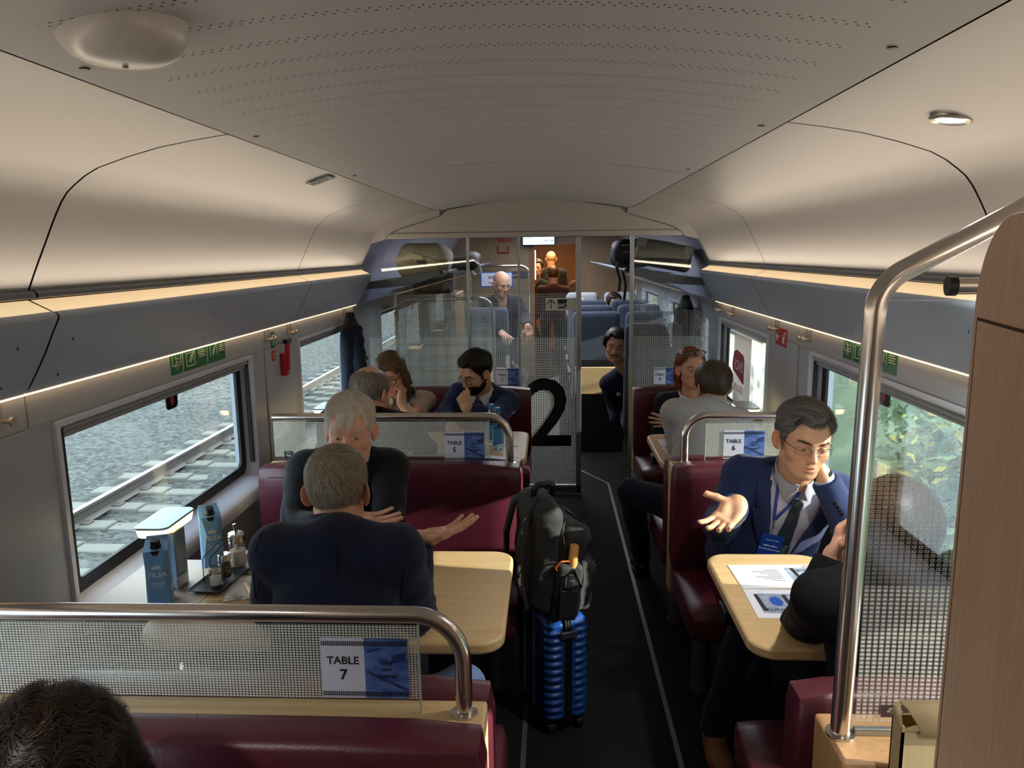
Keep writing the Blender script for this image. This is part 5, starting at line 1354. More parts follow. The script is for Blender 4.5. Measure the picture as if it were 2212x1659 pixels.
p6.arm('R', at(1424, 938, 4.64), at(1530, 935, 4.52), (1, 0, 0), (0, 1, 0), hand=False)
p6.finish_body(); p6.jacket(fabric('ink_jacket', '12141f'), vw=0.075, zb=0.12, r0=0.060, r1=0.050, r2=0.042); p6.shirt(C_WHITE, name='white_scarf', wr=0.004, off=0.004, col_open=0.004)
under(p6.root, MB().tube([Vector(p6.HM @ Vector((0.081, -0.012, -0.045+0.011*math.cos(a)))) + Vector((0, 0.011*math.sin(a), 0)) for a in np.linspace(0, 6.28, 14)], 0.0014, 6).build('earring', mat('gold', 'c9a24a', 0.25, metal=1)))
under(p6.root, MB().tube([Vector(p6.HM @ Vector((-0.081, -0.012, -0.045+0.011*math.cos(a)))) + Vector((0, 0.011*math.sin(a), 0)) for a in np.linspace(0, 6.28, 14)], 0.0014, 6).build('earring', MATS['gold']))
p6.trousers(C_TROU)

# ---- man in striped shirt from behind, table 4
H7 = Head(wide=0.97)
p7 = Person('dark-haired man seen from behind in a pale striped shirt at table 4', (0.72, 3.48, 0.55), at(1528, 878, 3.72), 4, (at(1540, 838, 3.82), 14, -6, 0), H7, M_SKIN, sw=0.160, res=0.004, tres=0.007)
p7.skin_head()
hm = hairline(front=0.085, nape=-0.066, side=-0.02)
hf = hair_sdf(H7, hm, lambda p: 0.006+0.009*sstep(0.0, 0.10, p[:, 2]), 0.022, 0.0018, 75)
p7.hair(hf, 6000, flow('whorl', (0.012, -0.05, 0.11)), 0.045, '2a221c', '786858', steps=4, lift=0.004, width=0.0008, jit=0.2, capc=0.75)
p7.glasses(M_GLASSES, w=0.026, hh=0.016, r=0.0014, dz=-0.004)
p7.arm('L', at(1466, 965, 3.74), (0.66, 3.98, 0.775)); p7.arm('R', at(1604, 945, 3.74), (0.86, 3.98, 0.775))
p7.finish_body()
def stripe_mat():
    m = bpy.data.materials.new('striped_shirt'); m.use_nodes = True; t = NT(m); b = t.n['Principled BSDF']; b.inputs['Roughness'].default_value = 0.8
    tc = t.new('TexCoord'); sp = t.new('SeparateXYZ'); t.link(tc.outputs['Object'], sp.inputs[0])
    k = t.math('LESS_THAN', t.math('FRACT', t.math('MULTIPLY', sp.outputs[0], 165.0)), 0.36)
    t.link(t.mix(k, lin('bcb9b7'), lin('86838a')), b.inputs['Base Color']); return m
C_STRIPE = stripe_mat()
p7.shirt(C_STRIPE, sleeves=True, name='striped_shirt', off=0.006, r0=0.070, r1=0.056, r2=0.042, wr=0.002)
p7.trousers(C_NAVYD, knees=[(0.40, 3.62, 0.58), (0.86, 3.92, 0.53)], ankles=[(0.50, 3.95, 0.10), (0.86, 4.0, 0.09)], shoe=M_SHOE)

# ---- woman behind the ring-patterned glass, table 6 near side
H9 = Head(fem=True, wide=1.0)
p9 = Person('brown-haired woman seen from behind through the ring-patterned glass, in black jacket', (0.88, 1.72, 0.56), at(1915, 1225, 1.80), 4, (at(1930, 1145, 1.86), -4, -4, 3), H9, M_SKIN, sw=0.170, girth=0.95, res=0.0035)
p9.skin_head()
def ext9(p): return smin(ell(p, (0, -0.035, 0.03), (0.092, 0.112, 0.092)), ell(p, (0.0, -0.07, -0.055), (0.062, 0.05, 0.055)), 0.04)
hm = hairline(front=0.08, nape=-0.10, side=0.0, recede=0.0)
hf = hair_sdf(H9, hm, 0.015, 0.014, 0.0012, 70, ext9)
p9.hair(hf, 6000, flow('back', (0.0, 0.07, 0.12)), 0.07, '2a1d15', '6b5038', steps=5, lift=0.003, width=0.0006, jit=0.1, lo=(-0.13, -0.18, -0.16), hi=(0.13, 0.13, 0.15), capc=0.7)
p9.arm('L', at(1736, 1362, 1.98), at(1800, 1200, 2.04), (0.28, 0.08, 0.95), (0.80, -0.55, 0.1), curl=([35, 40, 25],)*4, thumb=((-0.5, 0.75, -0.4), (-0.3, 0.9, -0.3), (-0.2, 0.95, -0.2)))
p9.arm('R', (1.06, 1.95, 0.80), (0.93, 2.10, 0.785))
p9.finish_body(); p9.jacket(C_BLACK, vw=0.06, lapel=False, r0=0.066, r1=0.060, r2=0.043, end=0.95); p9.trousers(C_BLACK, shoe=M_SHOE)

# ---- curly head in the near left corner
H10 = Head(fem=True)
p10 = Person('person with dark curly hair in the near left corner, only the hair in view', (-0.70, 0.86, 0.50), at(80, 1960, 0.93), 180, (at(96, 1742, 0.93), 176, -25, 0), H10, M_SKIN, res=0.0045, tres=0.011)
p10.skin_head()
def ext10(p): return smin(ell(p, (0, -0.02, 0.045), (0.112, 0.125, 0.105)), ell(p, (0, -0.04, -0.06), (0.105, 0.09, 0.10)), 0.05)
hm = hairline(front=0.075, nape=-0.1, side=0.0, recede=0.0)
hf = hair_sdf(H10, hm, 0.02, 0.014, 0.006, 75, ext10)
def curl10(p): return np.stack([np.sin(p[:, 2]*110+p[:, 1]*60)+p[:, 0]*6, np.sin(p[:, 0]*100+1.7*p[:, 2]*60)-0.3, -0.9+0.5*np.sin(p[:, 1]*90)], 1)
p10.hair(hf, 9000, curl10, 0.075, '0e0907', '3a2a1d', steps=7, lift=0.010, width=0.0007, jit=0.3, lo=(-0.16, -0.19, -0.19), hi=(0.16, 0.16, 0.19), capc=0.6, h=0.0045)
p10.arm('L', (-0.45, 0.70, 0.70), (-0.55, 0.45, 0.72)); p10.arm('R', (-0.95, 0.70, 0.70), (-0.85, 0.45, 0.72))
p10.finish_body(); p10.jacket(C_BLACK, vw=0.05, lapel=False); p10.trousers(C_TROU)
# ================================================================ signs, table things, luggage
M_PHOTO = mat('card_photo_blue', '35549c', 0.5, var=(26, 0.8, '6f8dcb'), stretch=(1, 1, 2.4)); M_PHOTOD = mat('card_photo_dark', '1e2d5c', 0.5, var=(60, 0.8, '3a4f8c'))
M_CARDW = mat('card_white', 'd7daea', 0.6)
def table_sign(n, x0, x1, z0, z1, y, label):
    """paper card taped on the glass: white half with the number, blue photo half"""
    root = thing('table_sign', ((x0+x1)/2, y, z0), label, 'sign', 'table number signs')
    w, h = x1-x0, z1-z0; xm = x0+w*0.497; q = 0.011
    under(root, MB().box((x0, y, z0), (xm, y+0.0012, z1)).build('number_panel', M_CARDW, smooth=False))
    ph = under(root, MB().box((xm, y, z0-0.001), (x1, y+0.0012, z1-0.001)).build('photo_panel', M_PHOTO, smooth=False))
    b = MB(); e = y-0.0006
    def quad(pts, bb=b): bb.add([(a, e, c) for a, c in pts], [(0, 1, 2, 3)])
    quad([(x0+w*.52, z0+h*.42), (x0+w*.98, z0+h*.10), (x0+w*.99, z0+h*.16), (x0+w*.53, z0+h*.46)])
    quad([(x0+w*.80, z0+h*.58), (x0+w*.97, z0+h*.62), (x0+w*.98, z0+h*.78), (x0+w*.82, z0+h*.72)])
    quad([(x0+w*.53, z0+h*.76), (x0+w*.70, z0+h*.82), (x0+w*.70, z0+h*.85), (x0+w*.53, z0+h*.80)])
    under(ph, b.build('train_picture', M_PHOTOD, smooth=False))
    e = y-0.0009
    for zz in (z0+0.008, z1-0.0105):
        t = MB()
        for dz in (-0.0026, 0.0026): t.add([(x0+.001, e, zz+dz-.0005), (x1-.001, e, zz+dz-.0005), (x1-.001, e, zz+dz+.0005), (x0+.001, e, zz+dz+.0005)], [(0, 1, 2, 3)])
        k = int(w/0.0043)
        for i in range(k):
            a = x0+0.001+i*(w-0.002)/k; t.add([(a, e, zz-.0048), (a+.0017, e, zz-.0048), (a+.0017, e, zz+.0048), (a, e, zz+.0048)], [(0, 1, 2, 3)])
        under(root, t.build('track_border', M_INK, smooth=False))
    cx = (x0+xm)/2
    text('TABLE', 0.0225, frame((cx, y-0.0004, z0+h*0.62), (1, 0, 0), (0, 0, 1)), M_INK, root, bold=0.022)
    text(str(n), 0.030, frame((cx, y-0.0004, z0+h*0.38), (1, 0, 0), (0, 0, 1)), M_INK, root, bold=0.024)
    for k, tx in enumerate(('Enjoy', 'your', 'meeting!')):
        text(tx, 0.0115, frame(((xm+x1)/2, y-0.0012, z0+h*(0.60-0.115*k)), (1, 0, 0), (0, 0, 1)), mat('card_ink', '0d1230', 0.7), root, bold=0.018)
    return root
table_sign(7, -0.446, -0.276, 0.897, 1.021, YR[0]-0.0065, 'TABLE 7 card with blue photo half, taped on the nearest low glass screen')
table_sign(5, -0.450, -0.279, 0.876, 1.001, YR[1]-0.0065, 'TABLE 5 card with blue photo half, on the second low screen on the left')
table_sign(6, 0.727, 0.897, 0.884, 1.006, YR[1]-0.0065, 'TABLE 6 card with blue photo half, behind the navy-suited man')
table_sign(4, 0.742, 0.912, 0.798, 0.930, YP-0.007, 'TABLE 4 card with blue photo half, on the glass behind the auburn woman')
table_sign(3, -0.385, -0.215, 0.80, 0.932, YP-0.007, 'blue and white table card on the partition, half hidden by the bearded man')
# small pictogram plate on the second screen
r = thing('pictogram_plate', (-1.125, YR[1]-0.006, 0.90), 'small dark pictogram plate at the left foot of the second low screen', 'sign')
under(r, MB().box((-1.148, YR[1]-0.0062, 0.883), (-1.111, YR[1]-0.005, 0.918)).build('plate', mat('plate_dark', '17181b', 0.4), smooth=False))
b = MB()
b.tube([(-1.1295+0.011*math.cos(a), YR[1]-0.0068, 0.905+0.009*math.sin(a)) for a in np.linspace(-2.9, -0.25, 9)], 0.0012, 5); b.tube([(-1.1295-0.006, YR[1]-0.0068, 0.905), (-1.1295, YR[1]-0.0068, 0.896), (-1.1295+0.006, YR[1]-0.0068, 0.905)], 0.0012, 5)
b.tube([(-1.1295-0.009, YR[1]-0.0068, 0.913), (-1.1295+0.009, YR[1]-0.0068, 0.913)], 0.001, 5)
under(r, b.build('pictogram', M_SIGNW))
# WC sign on the door leaf
r = thing('toilet_sign', (0.09, YP-0.045, 1.39), 'pale WC direction sign with arrow on the glass door leaf', 'sign'); e = YP-0.0405
under(r, MB().prism(rrect(0.232, 0.084, 0.004, 3, 0.088, 1.390), 'xz', e-0.002, e).build('panel', mat('sign_pale', 'b7bab0', 0.5), smooth=False))
under(r, MB().prism(rrect(0.064, 0.064, 0.004, 3, 0.091, 1.392), 'xz', e-0.003, e-0.002).build('black_square', M_INK, smooth=False))
text('WC', 0.040, frame((0.091, e-0.0035, 1.379), (1, 0, 0), (0, 0, 1)), mat('sign_letter_white', 'c9ccc2', 0.5), r, bold=0.02)
b = MB(); b.box((0.0085, e-0.003, 1.358), (0.0145, e-0.002, 1.42))
for sg in (-1, 1): b.add([(0.0115, e-0.003, 1.426), (0.0115+sg*0.030, e-0.003, 1.396), (0.0115+sg*0.030, e-0.003, 1.387), (0.0115, e-0.003, 1.417)], [(0, 1, 2, 3)])
under(r, b.build('arrow', M_INK, smooth=False))

# green window signs, window release tabs, hooks, hammer
def wall_quad(s, y0, y1, z0, z1, m, name, root, lift=0.0072):
    x = CX+s*(HW-lift); return under(root, MB().box((min(x, x+s*0.001), y0, z0), (max(x, x+s*0.001), y1, z1)).build(name, m, smooth=False))
def W2(s, y, z, lift=0.0085): return (CX+s*(HW-lift), y, z)
def lines(s, segs, r=0.0014, lift=0.0085):
    b = MB()
    for seg in segs: b.tube([W2(s, y, z, lift) for y, z in seg], r, 4)
    return b
def exit_sign(s, ya, yb, zc, label):
    """three green panels; ya is the end nearest the figure"""
    root = thing('emergency_sign', (CX+s*HW, (ya+yb)/2, zc), label, 'sign', 'green emergency window signs'); d = 1 if yb > ya else -1; L = abs(yb-ya); h = 0.092
    P = lambda t: ya+d*L*t
    for k, (t0, t1) in enumerate(((0, 0.19), (0.215, 0.63), (0.655, 1.0))):
        a, c = sorted((P(t0), P(t1))); pn = wall_quad(s, a, c, zc-h/2, zc+h/2, M_GREEN, 'panel', root); segs = []
        Q = lambda u, v: (P(t0+(t1-t0)*u), zc-h/2+h*v)
        if k == 0:
            segs = [[Q(.15, .35), Q(.15, .82), Q(.85, .82), Q(.85, .35), Q(.15, .35)], [Q(.4, .72), Q(.5, .5), Q(.38, .38), Q(.42, .18)], [Q(.5, .5), Q(.72, .44)], [Q(.44, .65), Q(.68, .6)], [Q(.47, .45), Q(.6, .32), Q(.58, .2)]]
        else:
            segs = [[Q(.10, .18), Q(.10, .72), Q(.45, .72), Q(.45, .18), Q(.10, .18)] if k == 1 else [Q(.12, .3), Q(.12, .8), Q(.5, .8), Q(.5, .3)], [Q(.22, .35), Q(.34, .66)], [Q(.28, .3), Q(.45, .85)], [Q(.3, .6), Q(.4, .4)]]
            segs += [[Q(.62, .8-.09*i), Q(.93-.05*(i % 2), .8-.09*i)] for i in range(5)]
            text(str(k), 0.018, frame(W2(s, *Q(.06 if k == 1 else .07, .84)), (0, -s*1.0, 0) if False else (0, 1 if s < 0 else -1, 0), (0, 0, 1)), M_SIGNW, pn)
        under(pn, lines(s, segs, 0.0012).build('pictogram', M_SIGNW))
exit_sign(-1, 2.72, 3.20, 1.362, 'green emergency exit sign of three panels above the big left window')
exit_sign(1, 3.10, 2.62, 1.362, 'green emergency exit sign of three panels above the big right window')
def release_tab(s, y, label):
    root = thing('window_release_tab', (CX+s*1.34, y, 1.215), label, 'tab', 'window release tabs'); x = CX+s*1.336
    poly = [(y-0.085, 1.262)]+[(y-0.05, 1.25), (y-0.046, 1.235), (y-0.044, 1.19), (y-0.03, 1.178), (y+0.03, 1.178), (y+0.044, 1.19), (y+0.046, 1.235), (y+0.05, 1.25)]+[(y+0.085, 1.262)]
    under(root, MB().prism(poly, 'yz', min(x, x+s*.004), max(x, x+s*.004)).build('tab', M_BLACKGLOSS, smooth=False))
    under(root, MB().prism([(y+0.012*math.cos(a), 1.212+0.021*math.sin(a)) for a in np.linspace(0, 6.28, 21)[:-1]], 'yz', min(x-s*.001, x), max(x-s*.001, x)).build('red_spot', M_RED, smooth=False))
release_tab(-1, 2.79, 'black window tab with red oval at the top of the big left window')
release_tab(1, 2.80, 'black window tab with red oval at the top of the big right window')
def coat_hook(s, y, label):
    root = thing('coat_hook', (CX+s*HW, y, 1.36), label, 'hook', 'coat hooks in pairs')
    for dy in (-0.026, 0.026):
        x = CX+s*(HW-0.006); b = MB(); b.box((min(x, x-s*.006), y+dy-.010, 1.338), (max(x, x-s*.006), y+dy+.010, 1.40))
        b.tube([(x, y+dy, 1.343), (x-s*0.034, y+dy, 1.343)], 0.006, 10); b.tube([(x-s*0.034, y+dy, 1.343), (x-s*0.042, y+dy, 1.343)], 0.0125, 16)
        under(root, b.build('hook', M_HOOK))
for s, y, lab in ((-1, 1.80, 'pair of coat hooks on the near left wall panel, before the big window'), (-1, 3.70, 'pair of coat hooks on the left pillar above the red hammer'), (-1, 4.02, 'pair of coat hooks on the left pillar just past the red hammer'),
                  (-1, 5.15, 'pair of coat hooks holding the navy jacket beside the left window'), (1, 1.80, 'pair of coat hooks on the near right wall panel'), (1, 3.52, 'pair of coat hooks on the right pillar nearest the big right window'), (1, 4.0, 'pair of coat hooks on the right pillar at the red sign'), (1, 4.95, 'pair of coat hooks above the white poster window'), (1, 5.30, 'pair of coat hooks at the right end of the partition')):
    coat_hook(s, y, lab)
r = thing('emergency_hammer', (CX-HW, 3.88, 1.20), 'red emergency hammer in its holder on the left pillar between the windows', 'hammer'); x = CX-HW+0.007
under(r, MB().box((x, 3.857, 1.13), (x+0.03, 3.903, 1.25)).build('holder', M_RED, bevel=0.006))
under(r, MB().tube([(x+0.03, 3.88, 1.16), (x+0.036, 3.88, 1.31)], 0.013, 12).build('handle', M_RED))
under(r, MB().tube([(x+0.034, 3.852, 1.312), (x+0.034, 3.908, 1.312)], [0.013, 0.016], 12).build('hammer_head', M_BLACK))
b = MB()
for k in range(9): b.box((x+0.030, 3.884, 1.14+0.012*k), (x+0.0312, 3.901, 1.146+0.012*k))
under(r, b.build('rib', mat('dark_red', '5a0c10', .5), smooth=False))
r = thing('hammer_sign', (CX-HW, 3.775, 1.31), 'small green hammer sign with red notice below on the left pillar', 'sign')
g1 = wall_quad(-1, 3.745, 3.80, 1.288, 1.372, M_GREEN, 'panel', r); under(g1, lines(-1, [[(3.772, 1.30), (3.772, 1.35)], [(3.76, 1.352), (3.79, 1.352)]], 0.003).build('pictogram', M_SIGNW))
g2 = wall_quad(-1, 3.745, 3.80, 1.225, 1.275, M_RED, 'notice', r); under(g2, lines(-1, [[(3.752, 1.235+.009*i), (3.792, 1.235+.009*i)] for i in range(4)], 0.0014).build('lettering', M_SIGNW))
r = thing('extinguisher_sign', (CX+HW, 3.93, 1.31), 'red fire extinguisher sign with white arrow on the right pillar', 'sign')
for a, c, nm in ((3.93, 4.02, 'arrow_panel'), (3.83, 3.92, 'bottle_panel')):
    g = wall_quad(1, a, c, 1.262, 1.352, M_RED, nm, r)
    under(g, lines(1, [[(a+.02, 1.307), (c-.02, 1.307)], [(c-.045, 1.33), (c-.02, 1.307), (c-.045, 1.284)]] if nm[0] == 'a' else [[(a+.045, 1.28), (a+.045, 1.325)], [(a+.045, 1.325), (a+.02, 1.335)], [(a+.06, 1.28), (a+.06, 1.31)]], 0.004).build('pictogram', M_WHITE))

# ceiling fittings
r = thing('ceiling_dome', (-0.60, 1.13, 2.09), 'white oval antenna dome on the ceiling panel, upper left', 'dome')
b = MB(); prof = [(1.0, 0.0), (1.0, -0.008), (0.985, -0.020), (0.93, -0.034), (0.80, -0.048), (0.6, -0.057), (0.3, -0.061), (0.01, -0.062)]
sc = [[(-0.612+0.092*q*math.cos(a), 1.135+0.078*q*math.sin(a), 2.086+z) for a in np.linspace(0, 2*PI, 49)[:-1]] for q, z in prof]; b.loft(sc, caps=True)
under(r, b.build('cover', mat('dome_white', 'c9c6c3', 0.3), angle=60)); under(r, MB().lathe([(0.004, -0.001), (0.004, 0.003)], (-0.612, 1.135, 2.022), 12).build('cap', mat('dome_cap', '8c8c8c', 0.4)))
def downlight(x, y, label):
    h = abs(x-CX); z = float(np.interp(h, [c[0] for c in COVE], [c[1] for c in COVE])); s = 1 if x > CX else -1; sl = math.atan(0.165)
    M = Matrix.Translation((x, y, z-0.001)) @ Matrix.Rotation(s*sl, 4, 'Y')
    root = thing('downlight', (x, y, z), label, 'light', 'round downlights')
    b = MB(); b.lathe([(0.040, 0.0), (0.040, -0.004), (0.036, -0.006), (0.027, -0.003), (0.025, 0.002)], (0, 0, 0), 32, 0, M, cap=False); under(root, b.build('trim_ring', mat('ring_metal', 'a8a29a', 0.3, metal=0.7)))
    b = MB(); b.lathe([(0.0005, -0.003), (0.0255, -0.003)], (0, 0, 0), 32, 0, M, cap=False); under(root, b.build('lens', mat('downlight_lens', 'fff6e4', 0.4, emit=('fff0d4', 14.0))))
    l = bpy.data.lights.new('downlight_beam', 'SPOT'); l.energy = 14; l.spot_size = math.radians(115); l.spot_blend = 0.8; l.color = (1, 0.97, 0.93); l.shadow_soft_size = 0.03
    o = bpy.data.objects.new('downlight_beam', l); COL.objects.link(o); o.location = (x, y, z-0.02)
downlight(0.80, 1.62, 'glowing round downlight set in the right cove, upper right')
for sx in (-1, 1):  # added fill lamps out of view, brightening the near walls, benches and wood panel
    for yy in (0.25, -0.75): downlight(CX+sx*0.91, yy, 'unseen round downlight added as fill in the cove above the camera')

# table 7: cartons, tray, shakers, packets
TZ = 0.7425
M_CART = mat('carton_blue', '78aee2', 0.4, var=(9, 0.5, '5c96d2')); M_CARTL = mat('carton_light', '86b7dd', 0.4)
def carton(x, y, rz, label):
    root = thing('water_carton', (x, y, TZ), label, 'carton', 'blue water cartons', rz); w, d, h = 0.066, 0.066, 0.185
    def ring(a, c, z, ch=0.010): return [(-a+ch, -c, z), (a-ch, -c, z), (a, -c+ch, z), (a, c-ch, z), (a-ch, c, z), (-a+ch, c, z), (-a, c-ch, z), (-a, -c+ch, z)]
    b = MB(); b.loft([ring(w/2, d/2, 0, .004), ring(w/2, d/2, 0.04, .006), ring(w/2, d/2, 0.11, .017), ring(w/2, d/2, 0.165, .006), ring(w/2, d/2, 0.170, .003)], caps=True)
    b.add([(-w/2, -d/2, 0.170), (w/2, -d/2, 0.170), (w/2, d/2, 0.185), (-w/2, d/2, 0.185), (-w/2, d/2, .17), (w/2, d/2, .17)], [(0, 1, 2, 3), (3, 2, 5, 4), (0, 3, 4), (1, 5, 2)])
    o = b.build('carton_body', M_CART, root)
    MB().add([(-w/2+.003, d/2-.004, 0.1849), (w/2-.003, d/2-.004, 0.1849), (w/2-.003, d/2+.001, .196), (-w/2+.003, d/2+.001, .196)], [(0, 1, 2, 3)]).build('top_fin', M_CARTL, o)
    M = Matrix.Translation((0, -0.010, 0.176)) @ Matrix.Rotation(math.radians(13), 4, 'X')
    cp = MB(); cp.lathe([(0.0155, 0), (0.0155, 0.004), (0.0135, 0.007), (0.0135, 0.021), (0.012, 0.023)], (0, 0, 0), 24, 0, M); cp.build('cap', M_BLACK, root)
    MB().add([(-.013, -d/2-.0006, .1705), (.013, -d/2-.0006, .1705), (.006, -d/2-.0006, .157), (-.006, -d/2-.0006, .157)], [(0, 1, 2, 3)]).build('cap_drop', M_BLACK, o)
    white = mat('carton_white', 'e4edf2', 0.5)
    for tx, sz, z, bo in (('VILSA', 0.021, 0.098, 0.02), ('Carat', 0.015, 0.071, 0.012), ('NATURELL', 0.0062, 0.060, 0.0)):
        M2 = Matrix.Translation((0.0, -d/2-0.0008, z)) @ Matrix.Rotation(PI/2, 4, 'X')
        q = text(tx, sz, M2, white, None, bold=bo); q.parent = o
    m = MB(); 
    for k in (-1, 0, 1): m.add([(k*.008-.006, -d/2-.0008, .115), (k*.008+.006, -d/2-.0008, .115), (k*.008, -d/2-.0008, .128+(.004 if k == 0 else 0))], [(0, 1, 2)])
    m.build('mountain_mark', white, o)
    sd = MB(); x = w/2+.0008
    for k in range(9): sd.add([(x, -.018, .15-.008*k), (x, .014, .15-.008*k), (x, .014, .153-.008*k), (x, -.018, .153-.008*k)], [(0, 1, 2, 3)])
    sd.add([(x, -.02, .035), (x, .02, .035), (x, .02, .055), (x, -.02, .055)], [(0, 1, 2, 3)]); sd.add([(x, -.018, .008), (x, .02, .008), (x, .02, .022), (x, -.018, .022)], [(0, 1, 2, 3)])
    sd.build('small_print', white, o); return root
carton(-1.155, 2.06, 0.35, 'blue water carton with black cap standing before the lamp, nearest the rail'); carton(-1.125, 2.345, 0.55, 'blue water carton with black cap standing behind the lamp, by the sugar pourer')
r = thing('condiment_tray', (-1.035, 2.25, 0.741), 'long black condiment tray with wire handle on table 7', 'tray', None, -0.10)
b = MB(); b.loft([[(x, y, 0.002) for x, y in rrect(0.075, 0.25, 0.004, 2)], [(x, y, 0.010) for x, y in rrect(0.105, 0.29, 0.006, 2)], [(x, y, 0.013) for x, y in rrect(0.107, 0.292, 0.006, 2)], [(x, y, 0.008) for x, y in rrect(0.088, 0.272, 0.005, 2)]], caps=True); b.build('tray_plate', M_BLACK, r)
hd = MB()
for dx in (-.012, .012): hd.tube(arc_path([(-.028+dx, -.07, .008), (-.028+dx, -.07, .085), (-.028+dx, 0.06, .105), (-.028+dx, 0.06, .008)], .015, 5), 0.0016, 6)
hd.build('wire_handle', M_BLACK, r)
M_CGLASS = glass('jar_glass', (0.95, 0.97, 0.97), 0.08); M_SALT = mat('salt_white', 'efece6', 0.9); M_PEPPER = mat('pepper', '6b5a45', 0.9, var=(900, 0.6, '2b231b')); M_CHROME = mat('chrome', 'd6d6d6', 0.08, metal=1.0); M_SUGAR = mat('sugar', 'ece3d6', 0.95)
def shaker(name, x, y, rad, h, fill, fm, label, spout=False):
    z = TZ+0.010; root = thing(name, (x, y, z), label, name.replace('_', ' '), 'shakers on the condiment tray' if not spout else None)
    MB().lathe([(rad*.92, 0), (rad, 0.003), (rad, h*.72), (rad*.92, h*.76)], (0, 0, 0), 24).build('glass_body', M_CGLASS, root)
    MB().lathe([(rad*.86, .003), (rad*.90, .006), (rad*.90, h*fill), (rad*.3, h*fill+.003)], (0, 0, 0), 20).build('filling', fm, root)
    MB().lathe([(rad*1.0, h*.74), (rad*1.03, h*.75), (rad*1.03, h*.96), (rad*.9, h)], (0, 0, 0), 24).build('lid', M_CHROME, root)
    if spout: MB().tube([(0, 0, h*.45), (0, 0, h+.012), (-.004, 0, h+.030)], [.006, .006, .0055], 12).build('spout', M_CHROME, root)
shaker('salt_shaker', -1.03, 2.155, 0.0185, 0.060, .45, M_SALT, 'small salt shaker with chrome lid at the near end of the tray')
shaker('pepper_shaker', -1.025, 2.215, 0.0195, 0.078, .60, M_PEPPER, 'pepper shaker with chrome lid between salt and sugar on the tray')
shaker('sugar_pourer', -1.022, 2.305, 0.0275, 0.112, .48, M_SUGAR, 'sugar pourer with chrome lid and spout at the far end of the tray', True)
M_SACH = mat('sachet_dark', '4a4e5c', 0.5, var=(120, 0.8, 'c6ccd8'))
def sachet(x, y, rz, tilt, label):
    b = MB(); n = 7; vs = [(-.032+.064*i/(n-1), -.024+.048*j/(n-1), .0015+.003*math.sin(i*1.3+j*.8)+.003*math.exp(-((i-3)**2+(j-3)**2)/4)) for i in range(n) for j in range(n)]
    b.add(vs, [(i*n+j, (i+1)*n+j, (i+1)*n+j+1, i*n+j+1) for i in range(n-1) for j in range(n-1)])
    o = b.build('sachet', M_SACH); o.location = (x, y, 0.7425+tilt); o.rotation_euler = (0, 0, rz); q = o.modifiers.new('s', 'SOLIDIFY'); q.thickness = 0.0012
    tag(o, label, 'sachet', 'empty sachets on table 7')
sachet(-0.925, 2.345, 0.5, 0.001, 'torn dark sachet beside the sugar pourer, farthest from the rail'); sachet(-0.945, 2.275, 0.9, 0.001, 'torn dark sachet lying on the napkin, middle of the three'); sachet(-0.905, 2.20, 0.2, 0.001, 'torn dark sachet next to the clear plastic cup')
nk = MB(); n = 8; nk.add([(-.08+.16*i/(n-1), -.09+.18*j/(n-1), .0008+.0012*math.sin(i*.9+j*1.1)) for i in range(n) for j in range(n)], [(i*n+j, (i+1)*n+j, (i+1)*n+j+1, i*n+j+1) for i in range(n-1) for j in range(n-1)])
o = nk.build('napkin', M_WHITE); o.location = (-0.915, 2.17, 0.742); o.rotation_euler = (0, 0, .25); tag(o, 'creased white paper napkin under the sachets on table 7', 'napkin'); q = o.modifiers.new('s', 'SOLIDIFY'); q.thickness = 0.0008
r = thing('plastic_cup', (-0.905, 2.075, 0.743), 'crumpled clear plastic cup lying by the elbow of the grey-haired man', 'cup'); b = MB()
M = Matrix.Rotation(math.radians(62), 4, 'X')
rings = [[M @ Vector(((q+.004*math.sin(5*a+z*90))*math.cos(a), (q+.004*math.sin(5*a+z*90))*math.sin(a), z)) + Vector((0, 0, .032)) for a in np.linspace(0, 2*PI, 29)[:-1]] for q, z in ((.001, -.03), (.026, -.03), (.029, 0), (.033, .04), (.035, .042))]
b.loft(rings); b.build('cup_wall', M_CGLASS, r)
o = MB().box((-.052, -.003, 0), (.052, .003, .0015)).build('wooden_stirrer', mat('stirrer_wood', 'dcc9a5', .7), bevel=.0007); o.location = (-0.975, 2.075, 0.745); o.rotation_euler = (0, 0, 0.28); tag(o, 'flat wooden stirrer lying on table 7 before the tray', 'stirrer')
def paper_cup(x, y, label, lid=False):
    root = thing('paper_cup', (x, y, 0.741), label, 'cup'); b = MB()
    b.lathe([(.029, 0), (.030, .002), (.041, .095), (.0425, .097), (.0425, .099), (.0405, .098), (.030, .01)], (0, 0, 0), 28, cap=False); b.lathe([(.0005, .01), (.03, .01)], (0, 0, 0), 28, cap=False)
    b.build('cup_body', mat('cup_white', 'e9e9e6', .5), root)
    if not lid: MB().lathe([(.0335, .030), (.0405, .088)], (0, 0, 0), 28, cap=False).build('teal_band', mat('teal_band', '1f8c7a', .5), root)
    else:
        MB().lathe([(.0445, .094), (.0445, .101), (.041, .103), (.039, .113), (.034, .114), (.032, .109), (.001, .109)], (0, 0, 0), 28, cap=False).build('lid', mat('cup_lid', 'dcd9d2', .4), root)
    return root
paper_cup(-0.490, 2.36, 'white paper cup with teal band between the two men at table 7'); paper_cup(0.765, 2.06, 'white lidded coffee cup on the papers of table 6', True)
